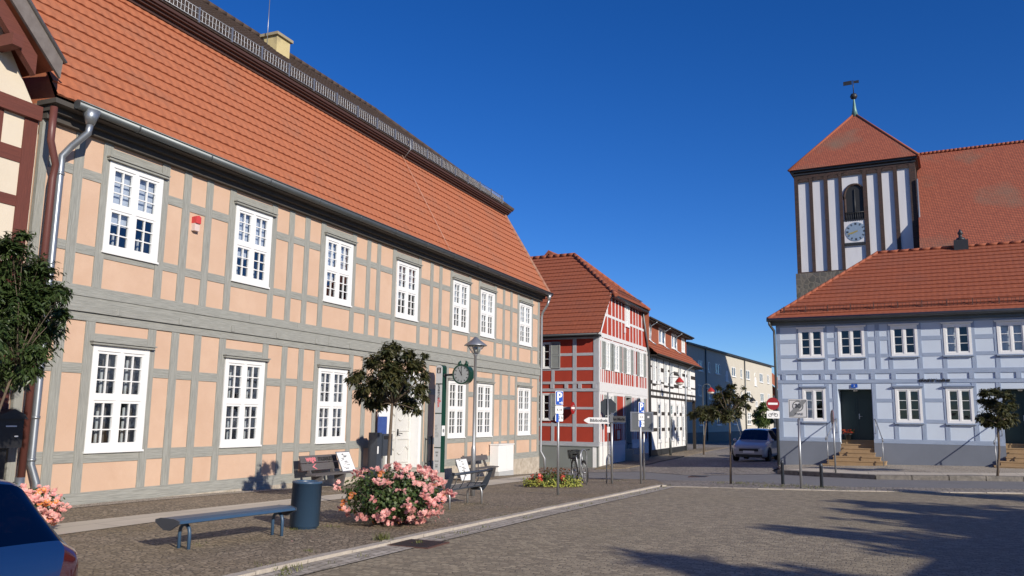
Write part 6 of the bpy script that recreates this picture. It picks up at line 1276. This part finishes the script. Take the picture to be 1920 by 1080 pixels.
# ------------------------------------------------------------------ plants
def leaf(mb, c, n, size, rg, mi=0, asp=.42, curl=.25):
    n = n.normalized(); a = n.orthogonal().normalized(); b = n.cross(a); th = rg.uniform(0, 6.283); d = a * cos(th) + b * sin(th); e = n.cross(d)
    L_ = size * rg.uniform(.7, 1.25); w = L_ * asp
    o = len(mb.v); mb.v += [c - d * L_ * .5, c + e * w - n * curl * w, c + d * L_ * .5 - n * curl * L_ * .5, c - e * w - n * curl * w]
    mb.f.append([o, o + 1, o + 2, o + 3]); mb.mi.append(mi); mb.sm.append(False)
def crown(mb, cl, n, size, rg, asp=.42, droop=.35, flat=1.0):
    """leaves set along drooping sprays that reach out of each clump, so the crown has layers, gaps and a ragged edge"""
    tot = sum(r ** 2 for _, r in cl); cen = sum((c for c, _ in cl), Vector()) / len(cl); asp *= .55; per = 13
    for c, r in cl:
        for _ in range(max(3, int(n * 1.5 * r ** 2 / tot / per))):
            v = Vector((rg.gauss(0, 1), rg.gauss(0, 1), rg.gauss(0, .75))).normalized(); o = c - cen
            if o.length > .01: v = (v + o.normalized() * .45).normalized()
            a = c + v * r * rg.uniform(.05, .45); ln = r * rg.uniform(.45, 1.0); sd = v.cross(Vector((0, 0, 1))); sd = sd.normalized() if sd.length > .05 else Vector((1, 0, 0))
            for k in range(per):
                f = (k + rg.random()) / per; q = a + v * ln * f + Vector((0, 0, -.30 * ln * f * f)) + sd * (1 if k % 2 else -1) * size * rg.uniform(.25, .55) * (1.1 - .5 * f) + Vector((rg.gauss(0, 1), rg.gauss(0, 1), rg.gauss(0, 1))) * size * .16
                q.z = c.z + (q.z - c.z) * flat
                d = (v * rg.uniform(.2, 1) + sd * (1 if k % 2 else -1) * rg.uniform(.3, 1) + Vector((0, 0, -rg.uniform(.1, .8)))).normalized()
                nn = (Vector((0, 0, 1)) + v * .5 + Vector((rg.gauss(0, .35), rg.gauss(0, .35), rg.gauss(0, .2)))); nn = (nn - d * nn.dot(d)).normalized(); e = nn.cross(d); L_ = size * rg.uniform(.65, 1.3); w = L_ * asp
                b = len(mb.v); mb.v += [q - d * L_ * .5, q + e * w - nn * .15 * w, q + d * L_ * .5 - nn * L_ * .14, q - e * w - nn * .15 * w]; mb.f.append([b, b + 1, b + 2, b + 3]); mb.mi.append(0); mb.sm.append(False)
def tree(name, label, px, py, dz, Y, clumps, nleaf, size, mt, r0, seed, group=None, p=None, depth=.7, asp=.42, flat=1, lean=0, trunk_top=None):
    rg = random.Random(seed)
    if p is None:
        p = at(px, py, dz) if Y is None else dep(px, 700, Y)
        p = Vector((p.x, p.y, gz(p.x, p.y) + dz))
    k_ = p.y / F; t = thing(name, label, 'tree', p, world=True, group=group); cl = []
    for cx, cy, r in clumps:
        q = dep(cx, cy, p.y + rg.uniform(-1, 1) * depth); cl.append((q, r * k_))
    zs = [c.z - r for c, r in cl]; zb = min(zs); cen = sum((c for c, _ in cl), Vector()) / len(cl)
    mb = MB(); tt = Vector((cen.x, cen.y, zb + (cen.z - zb) * .35)); base = Vector((p.x, p.y, p.z - .1)); mid = base.lerp(tt, .5) + Vector((rg.uniform(-.04, .04), rg.uniform(-.04, .04), 0))
    mb.tube([base, base.lerp(mid, .5), mid, mid.lerp(tt, .6), tt], [r0 * 1.15, r0, r0 * .92, r0 * .85, r0 * .75], 9)
    for c, r in cl:
        m1 = tt.lerp(c, .5) + Vector((rg.uniform(-1, 1), rg.uniform(-1, 1), rg.uniform(0, 1))) * r * .2; mb.tube([tt - Vector((0, 0, r0)), m1, c], [r0 * .5, r0 * .3, r0 * .1], 6)
        for _ in range(3): v = Vector((rg.gauss(0, 1), rg.gauss(0, 1), rg.gauss(0, 1))).normalized(); mb.tube([m1.lerp(c, .6), c + v * r * .75], [r0 * .16, r0 * .06], 4)
    mb.build('trunk', M['bark'], t)
    mb = MB(); crown(mb, cl, nleaf, size, rg, asp, flat=flat); mb.build('crown', M[mt], t); return t
tree('small_tree', 'glossy dark green tree cut off by the left edge of the photo', -75, 1000, PV, 10.6, [(22, 472, 40), (62, 515, 46), (98, 552, 32), (30, 560, 55), (-25, 520, 60), (42, 620, 50), (80, 612, 40), (110, 590, 22), (18, 680, 40), (62, 690, 22), (-25, 630, 60), (0, 600, 55), (55, 570, 50), (-60, 570, 60), (35, 705, 26), (72, 655, 28), (45, 445, 16), (118, 548, 14)], 17000, .088, 'leafg', .018, 21, depth=.5, asp=.3)
tree('small_tree', 'dark bronze-leaved little tree standing behind the rose bush', 735, 930, PV, 15.0, [(742, 652, 15), (728, 662, 20), (765, 665, 15), (700, 680, 22), (735, 690, 28), (775, 688, 22), (795, 668, 9), (672, 705, 18), (657, 712, 10), (705, 720, 26), (748, 725, 28), (785, 728, 18), (680, 735, 18), (715, 748, 20), (765, 755, 20), (794, 745, 11), (695, 752, 14), (735, 705, 30), (795, 705, 12), (712, 760, 9), (780, 768, 8)], 7000, .10, 'leafd', .032, 22, depth=.45, asp=.32)
tree('small_tree', 'slender young tree with an airy crown on the verge before the parked cars', 1370, 907, .012, None, [(1365, 742, 20), (1385, 752, 17), (1352, 762, 18), (1396, 742, 9), (1345, 742, 10), (1372, 727, 11), (1400, 762, 7), (1366, 772, 16), (1340, 772, 12), (1384, 775, 10), (1350, 728, 8), (1330, 765, 9), (1394, 728, 5), (1358, 785, 8)], 3600, .10, 'leafd', .030, 23, depth=.5, asp=.36)
tree('small_tree', 'small standard tree with layered bronze crown beside the second green door', 1869.5, 893, .13, None, [(1850, 738, 14), (1868, 735, 12), (1885, 742, 14), (1842, 752, 9), (1898, 758, 9), (1860, 758, 20), (1880, 765, 20), (1848, 778, 15), (1838, 785, 8), (1866, 785, 18), (1892, 785, 14), (1902, 778, 7), (1878, 795, 10), (1850, 792, 10)], 5200, .10, 'leafd', .035, 24, depth=.5, asp=.4, flat=.8)
tree('small_tree', 'little round green tree far down the street before the beige block', 1430, 815, .05, 74, [(1430, 768, 11), (1420, 778, 10), (1440, 780, 10), (1430, 788, 13), (1418, 788, 7), (1444, 788, 7), (1431, 758, 6)], 2600, .24, 'leafm', .08, 25, depth=.9)
tree('small_tree', 'dark tree with a low spreading crown by the passage of the white house', 1316, 833, .05, 52, [(1312, 770, 10), (1325, 770, 12), (1338, 768, 11), (1300, 776, 9), (1318, 780, 10), (1333, 780, 10), (1347, 776, 9)], 2400, .2, 'leafd', .05, 26, depth=.9)
# rose bushes
def rose_mesh(rg):
    mb = MB()
    for k in range(rg.choice((4, 5, 6))):
        o = Vector((rg.gauss(0, .042), rg.gauss(0, .042), rg.gauss(0, .026))); ax = Vector((rg.gauss(0, .5), rg.gauss(0, .5) - .5, .7)).normalized(); x = ax.orthogonal().normalized(); y = ax.cross(x)
        for ring, (n, rr, up, sz) in enumerate(((6, .021, .0, .028), (5, .013, .010, .023), (3, .005, .016, .016))):
            for i in range(n):
                a = 2 * pi * i / n + ring * .5 + rg.uniform(-.2, .2); d = x * cos(a) + y * sin(a); e = ax.cross(d); c = o + d * rr + ax * up
                q = len(mb.v); mb.v += [c - d * sz * .5, c + e * sz * .6 + ax * sz * .1, c + d * sz * .6 + ax * sz * (.45 - .12 * ring), c - e * sz * .6 + ax * sz * .1]; mb.f.append([q, q + 1, q + 2, q + 3]); mb.mi.append(0 if ring < 2 else 1); mb.sm.append(False)
    return mb
def rose_bush(label, c, rx, ry, h, nleaf, spots, seed, scale=1.0):
    rg = random.Random(seed); t = thing('rose_bush', label, 'rose bush', c, world=True, group='rose bushes'); mb = MB()
    for _ in range(nleaf):
        v = Vector((rg.gauss(0, 1), rg.gauss(0, 1), rg.gauss(0, 1))).normalized(); k = rg.random() ** .33 * rg.uniform(.85, 1.06)
        z = h * .52 + v.z * k * h * .5; f = .93 + .07 * min(1, max(0, z / h * 1.6)); q = c + Vector((v.x * rx * k * f, v.y * ry * k * f, z)); leaf(mb, q, v + Vector((rg.gauss(0, .5), rg.gauss(0, .5), .4 + rg.gauss(0, .5))), .052, rg, 0, .5)
    mb.build('foliage', M['leafr'], t); mb = MB()
    for _ in range(26):
        a = rg.uniform(0, 6.28); r = rg.random() ** .5; mb.tube([c + Vector((.15 * cos(a), .15 * sin(a), -.05)), c + Vector((.5 * rx * r * cos(a), .5 * ry * r * sin(a), h * .4)), c + Vector((rx * r * cos(a), ry * r * sin(a), h * (.95 - .35 * r)))], [.008, .006, .003], 4)
    mb.build('stems', M['bark'], t)
    protos = []
    for i in range(9): m_ = rose_mesh(rg); k = ('pet1', 'pet2', 'pet1', 'pet2', 'pet3')[i % 5]; protos.append((m_, k))
    meshes = []
    for m_, k in protos:
        o = m_.build('blossom', [M[k], M['pet3'] if i % 3 == 0 else M['pet2']]); meshes.append(o.data); bpy.data.objects.remove(o)
    for i, (v, kind) in enumerate(spots(rg)):
        o = bpy.data.objects.new('blossom', meshes[kind % 9]); COL.objects.link(o); o.parent = t
        o.location = Vector((v[0] * rx, v[1] * ry, h * .52 + v[2] * h * .5)); o.rotation_euler = (rg.uniform(-.4, .4), rg.uniform(-.4, .4), rg.uniform(-.7, .7)); s = scale * rg.uniform(.85, 1.35); o.scale = (s, s, s)
def spots1(rg):
    out = []
    while len(out) < 100:
        v = Vector((rg.gauss(0, 1), rg.gauss(0, 1), rg.gauss(0, 1))).normalized()
        if v.y > .35: continue
        w = .22 + .5 * (v.x > .35) + .6 * (v.z > .55) + .45 * (v.z < -.35)
        if v.x < -.2 and abs(v.z) < .4: w *= .35
        if rg.random() > w: continue
        v = v * rg.uniform(.98, 1.1); v.z = max(v.z, -.92); out.append((v, rg.randrange(9)))
    return out
c = gr(735, 986); c = Vector((c.x, c.y, gz(c.x, c.y) + PV)); kk = c.y / F
rose_bush('big rose bush thick with pink and orange blooms in the pavement', c, 96 * kk, .74, 97 * kk, 4800, spots1, 31, 1.05)
c = gr(8, 1003); c = Vector((c.x, c.y, gz(c.x, c.y) + PV)); kk = c.y / F
rose_bush('pink rose bush half hidden behind the blue car', c, 100 * kk, .7, 84 * kk, 2200, lambda rg: [(Vector((rg.uniform(.2, 1.0), rg.uniform(-.8, .1), rg.uniform(-.6, .95))).normalized() * rg.uniform(.95, 1.08), rg.randrange(9)) for _ in range(60)], 33, .85)
# flower bed
c = gr(1036, 915); c = Vector((c.x, c.y, gz(c.x, c.y) + PV)); kk = c.y / F; t = thing('flower_bed', 'round flower bed edged with yellow variegated leaves and a few red flowers', 'flower bed', c, world=True); rg = random.Random(40); R_ = 54 * kk
mb = MB(); mb.lathe([(R_ * .98, -.02), (R_ * .95, .03), (0, .06)], 24, c); mb.build('soil', M['earth'], t)
for nm, mt, n, f0, f1, h0, h1, sz in (('green_shrubs', 'leafm', 2000, 0, .75, .05, .40, .055), ('red_foliage', 'leafb', 300, .1, .6, .12, .50, .06), ('variegated_edging', 'leafy', 1300, .6, 1.02, .02, .26, .06)):
    mb = MB()
    for _ in range(n):
        a = rg.uniform(0, 6.283); r = R_ * (f0 + (f1 - f0) * rg.random() ** .6); z = rg.uniform(h0, h1) * ((.55 + .45 * sin(5 * a + 1) ** 2 + .3 * sin(11 * a)) if nm == 'variegated_edging' else 1 if nm != 'green_shrubs' else .65 + .35 * (1 - r / R_)); q = c + Vector((r * cos(a), r * sin(a) * .8, z)); leaf(mb, q, Vector((cos(a) * .6 + rg.gauss(0, .5), sin(a) * .6 + rg.gauss(0, .5), .8)), sz, rg, 0, .35)
    mb.build(nm, M[mt], t)
for px, py, s in ((1012, 914, 1.5), (1052, 911, 1.2), (1013, 908, .8), (997, 899, .8), (1028, 900, .7)):
    d = c + Vector(((px - 1036) * kk, -.3 if py > 905 else .0, 0)); mb = MB()
    for _ in range(16): leaf(mb, d + Vector((rg.gauss(0, .04), rg.gauss(0, .03), .22 + rg.gauss(0, .05) * s)), Vector((rg.gauss(0, .5), -1, .5)), .06 * s, rg, 0, .5)
    mb.build('red_flower', M['petr'], t)

# ------------------------------------------------------------------ cars
def car(name, label, loc, rz, paint, L=4.0, W_=1.75, H=1.48, group=None, k=1.0, rake=1.0, dz=0):
    t = thing(name, label, 'car', loc, rz, group); hl = L / 2
    # stations: x, half width, sill, waist, top, half width of top, material code of the upper side strip / top strip
    S = [(hl, .60, .32, .58, .62, .5), (hl - .05, .70, .24, .66, .72, .62), (hl - .22, .80, .20, .74, .80, .70), (hl - .75, .86, .19, .86, .92, .72), (hl - 1.15, .875, .19, .93, .985, .70), (hl - 1.2, .875, .19, .935, 1.0, .68), (hl - 1.85, .875, .19, .95, H - .06, .60), (hl - 2.3, .875, .19, .95, H, .60), (-hl + 1.0, .875, .19, .97, H - .01, .59), (-hl + .12 + .43 * rake, .86, .20, .99 - dz, H - .06, .57), (-hl + .12 + .36 * rake, .86, .20, .99 - dz, H - .085, .565), (-hl + .12, .83, .24, .96 - dz, 1.02 - dz, .68), (-hl + .06, .81, .26, .93 - dz, .985 - dz, .68), (-hl, .56, .36, .58, .64, .5)]
    me = bpy.data.meshes.new('b'); V = []; Fc = []; MI = []
    for x, w, zs, zb, zt, wt in S:
        w *= W_ / 1.75; wt *= W_ / 1.75; zm = zs + (zb - zs) * (.45 if x > -hl + .2 else .25)
        half = [(0, zs), (w * .85, zs), (w * .985, zs + .06), (w, zm), (w * .985, zb - .03), (w * .965, zb), (wt + (w * .965 - wt) * .08, zt - (zt - zb) * .10), (wt * .92, zt), (0, zt + .025)]
        ring = [(x, y, z) for y, z in half] + [(x, -y, z) for y, z in half[-2:0:-1]]; V += ring
    n = 16
    for i in range(len(S) - 1):
        for j in range(n):
            Fc.append((i * n + j, i * n + (j + 1) % n, (i + 1) * n + (j + 1) % n, (i + 1) * n + j)); mi = 0
            jj = j if j < 8 else 15 - j
            if jj == 5 and 6 <= i <= 8: mi = 1
            if jj == 5 and i == 5 : mi = 0
            if jj in (6, 7) and i == 5: mi = 2
            if jj in (6, 7) and i == 10: mi = 3
            if jj == 5 and i == 10: mi = 3
            if jj == 0: mi = 4
            if jj in (3, 4, 5) and i in (11, 12): mi = 5
            if jj == 4 and i == 1: mi = 6
            MI.append(mi)
    Fc.append(tuple(range(n))); MI.append(0); Fc.append(tuple(range((len(S) - 1) * n, len(S) * n))); MI.append(0)
    me.from_pydata(V, [], Fc)
    for a in range(7): me.materials.append(M[paint])
    me.polygons.foreach_set('material_index', MI); bm = bmesh.new(); bm.from_mesh(me); bmesh.ops.recalc_face_normals(bm, faces=bm.faces[:])
    cr = bm.edges.layers.float.new('crease_edge')
    for e in bm.edges:
        ms = {f.material_index for f in e.link_faces}
        if len(ms) > 1: e[cr] = .75
    bm.to_mesh(me); bm.free()
    o = bpy.data.objects.new('b', me); COL.objects.link(o); sb = o.modifiers.new('s', 'SUBSURF'); sb.levels = 2; sb.render_levels = 2
    ev = bpy.data.meshes.new_from_object(o.evaluated_get(bpy.context.evaluated_depsgraph_get())); bpy.data.objects.remove(o)
    for idx, nm, mt in ((0, 'body', paint), (1, 'side_window', 'carg'), (2, 'windscreen', 'carg'), (3, 'rear_window', 'carg'), (4, 'underside', 'trim'), (5, 'tail_light', 'lampr'), (6, 'headlight_strip', 'lampg')):
        for side in ((1, -1) if idx in (1, 5, 6) else (0,)):
            mb = MB(); mp = {}
            for p in ev.polygons:
                if p.material_index != idx or (side and p.center.y * side < 0): continue
                f = []
                for v in p.vertices:
                    if v not in mp: mp[v] = len(mb.v); mb.v.append(ev.vertices[v].co.copy())
                    f.append(mp[v])
                mb.f.append(f); mb.mi.append(0); mb.sm.append(True)
            if mb.v: mb.build(nm, M[mt], t)
    ip = MB(); ip.box(-hl + .7, hl - 1.4, -.6, .6, .35, .85); ip.box(-.1, .15, -.55, -.1, .8, 1.15); ip.box(-.1, .15, .1, .55, .8, 1.15); ip.build('seats', M['trim'], t)
    for x in (hl - .78, -hl + .72):
        for s in (-1, 1):
            y = s * (W_ / 2 - .11); mb = MB(); mb.lathe([(.2, -.1), (.3, -.11), (.32, -.08), (.32, .08), (.3, .11), (.2, .1)], 22, (x, y, .31), 'y'); wl = mb.build('wheel', M['tyre'], t)
            mb = MB(); mb.lathe([(.21, -.09), (.21, .085), (.17, .075), (.06, .09), (0, .09)] if s > 0 else [(.21, .09), (.21, -.085), (.17, -.075), (.06, -.09), (0, -.09)], 18, (x, y, .31), 'y'); mb.build('rim', M['galv'], wl)
            mb = MB(); mb.tube([(x + .36 * cos(a * pi / 10), s * (W_ / 2 - .022), .31 + .36 * sin(a * pi / 10)) for a in range(11)], .035, 6); mb.build('wheel_arch', M['trim'], t)
    for s in (-1, 1):
        mb = MB(); mb.lathe([(.0, -.045), (.075, -.035), (.085, 0), (.06, .05), (0, .06)], 10, (hl - 1.3, s * (W_ / 2 + .03), 1.0), 'x'); mb.tube([(hl - 1.3, s * (W_ / 2 - .06), .95), (hl - 1.3, s * (W_ / 2 + .02), .98)], .025, 6); mb.build('wing_mirror', M[paint], t)
        mb = MB(); mb.lathe([(.02, -.09), (.11, -.06), (.115, .0), (.08, .035), (.0, .05)], 14, (hl - .06, s * .585, .585), 'x'); mb.build('headlight', M['lampg'], t)
    mb = MB(); mb.box(hl - .06, hl + .012, -.45, .45, .50, .62); mb.box(hl - .06, hl + .01, -.62, .62, .22, .36); mb.build('grille', M['trim'], t)
    mb = MB(); mb.box(hl + .005, hl + .02, -.26, .26, .42, .53); mb.build('number_plate', M['signw'], t)
    mb = MB(); mb.tube([(hl - .03, -.55, .66), (hl + .02, -.2, .645), (hl + .03, 0, .665), (hl + .02, .2, .645), (hl - .03, .55, .66)], .014, 6); mb.tube([(hl - .03, -.62, .47), (hl - .0, -.5, .44), (hl + .0, .5, .44), (hl - .03, .62, .47)], .01, 6); mb.build('bonnet_trim', M['galv'], t)
    mb = MB(); mb.tube([(-hl + .03, -.02, 1.0), (-hl + .06, .1, 1.02), (-hl + .10, .5, 1.06)], [.02, .014, .008], 6); mb.build('rear_wiper', M['trim'], t)
    mb = MB(); mb.box(-hl - .01, -hl + .02, -.26, .26, .52, .63); mb.build('rear_number_plate', M['signw'], t)
    t.scale = (k, k, k); return t
p = at(1405, 866, 0); az = radians(207); car('parked_car', 'white hatchback parked facing the square in the shade by the blue house', Vector((p.x - 1.9 * sin(az), p.y - 1.9 * cos(az), p.z)), pi / 2 - az, 'carw', 4.0, 1.75, 1.56, 'cars parked in the side street')
q = p - Vector((sin(az) * 5.3, cos(az) * 5.3, 0)) + Vector((.45, 0, 0)); car('parked_car', 'dark car parked behind the white hatchback', Vector((q.x - 1.9 * sin(az), q.y - 1.9 * cos(az), gz(q.x, q.y))), pi / 2 - az, 'cark', 4.2, 1.8, 1.66, 'cars parked in the side street')
q = dep(1453, 830, 62); car('parked_car', 'deep blue car beside the blue house corner, farthest of those parked', Vector((q.x, q.y, gz(q.x, q.y))), pi / 2 - az, 'carb2', 4.2, 1.78, 1.5, 'cars parked in the side street')
# blue hatchback at the lower left, its tail towards the square
ah = radians(285); c = Vector((-4.29, 4.23, 0))
car('blue_car', 'blue hatchback at the lower left with dark rear window and red tail lamp', Vector((c.x, c.y, gz(c.x, c.y))), pi / 2 - ah, 'carb', 4.0, 1.72, 1.375, None, 1.0, .45, .03)

# ------------------------------------------------------------------ what stands to the right of the picture and shades the square
kt = 1 / math.tan(SUN_EL); sx, sy = sin(SUN_AZ), cos(SUN_AZ)
for i, (px, py, H) in enumerate(((1245, 1056, 8.6), (1488, 986, 8.6), (1575, 957, 8.2), (1730, 922, 8.8), (1640, 942, 7.4))):
    g_ = gr(px, py); d = H * kt; a = Vector((g_.x + sx * d, g_.y + sy * d, H)); rg = random.Random(60 + i); base = Vector((a.x, a.y, gz(a.x, a.y)))
    t = thing('broad_tree', ('tall pointed tree standing beyond the right edge of the square', 'second pointed tree beyond the right edge of the square, by the low hall', 'third pointed tree beyond the right edge of the square', 'pointed tree farthest along the right edge of the square', 'shorter tree between two taller ones beyond the right edge', 'shortest tree of the row beyond the right edge')[i], 'tree', base, world=True, group='trees beyond the right edge')
    cl = [(base + Vector((rg.gauss(0, .35), rg.gauss(0, .35), H * f)), r) for f, r in ((.95, .5), (.84, 1.1), (.72, 1.75), (.6, 2.2), (.48, 2.4), (.36, 2.0))] + [(base + Vector((rg.uniform(-1.6, 1.6), rg.uniform(-1.6, 1.6), H * rg.uniform(.35, .65))), .8) for _ in range(6)]
    mb = MB(); mb.tube([base - Vector((0, 0, .2)), base + Vector((0, 0, H * .5)), base + Vector((0, 0, H * .9))], [.2, .13, .03], 8)
    for c, r in cl: mb.tube([base + Vector((0, 0, c.z * .7)), c], [.06, .02], 5)
    mb.build('trunk', M['bark'], t); mb = MB(); crown(mb, cl, 8000, .5, rg); mb.build('crown', M['leafm'], t)
a, b = gr(1700, 1075), gr(1795, 1022); dr = Vector((b.x - a.x, b.y - a.y, 0)).normalized(); H = 4.0; o_ = Vector((sx, sy, 0)) * H * kt; PF = Fr((a + o_)[:2], math.atan2(dr.x, dr.y))
t = thing('low_hall', 'low flat-roofed hall outside the picture to the right that shades the square', 'building', Vector((PF.p.x, PF.p.y, 0)), world=True)
mb = MB(PF); mb.box(-9, 9, .05, 6, -.5, H - .25); mb.build('wall', M['cream'], t); mb = MB(PF); mb.box(-9.2, 9.2, -.0, 6.2, H - .25, H); mb.build('flat_roof', M['iron'], t)
for k in range(5): mb = MB(PF); mb.box(-7.6 + 3.2 * k, -6.2 + 3.2 * k, .0, .06, .8, 2.6); mb.build('window', M['glass'], t)
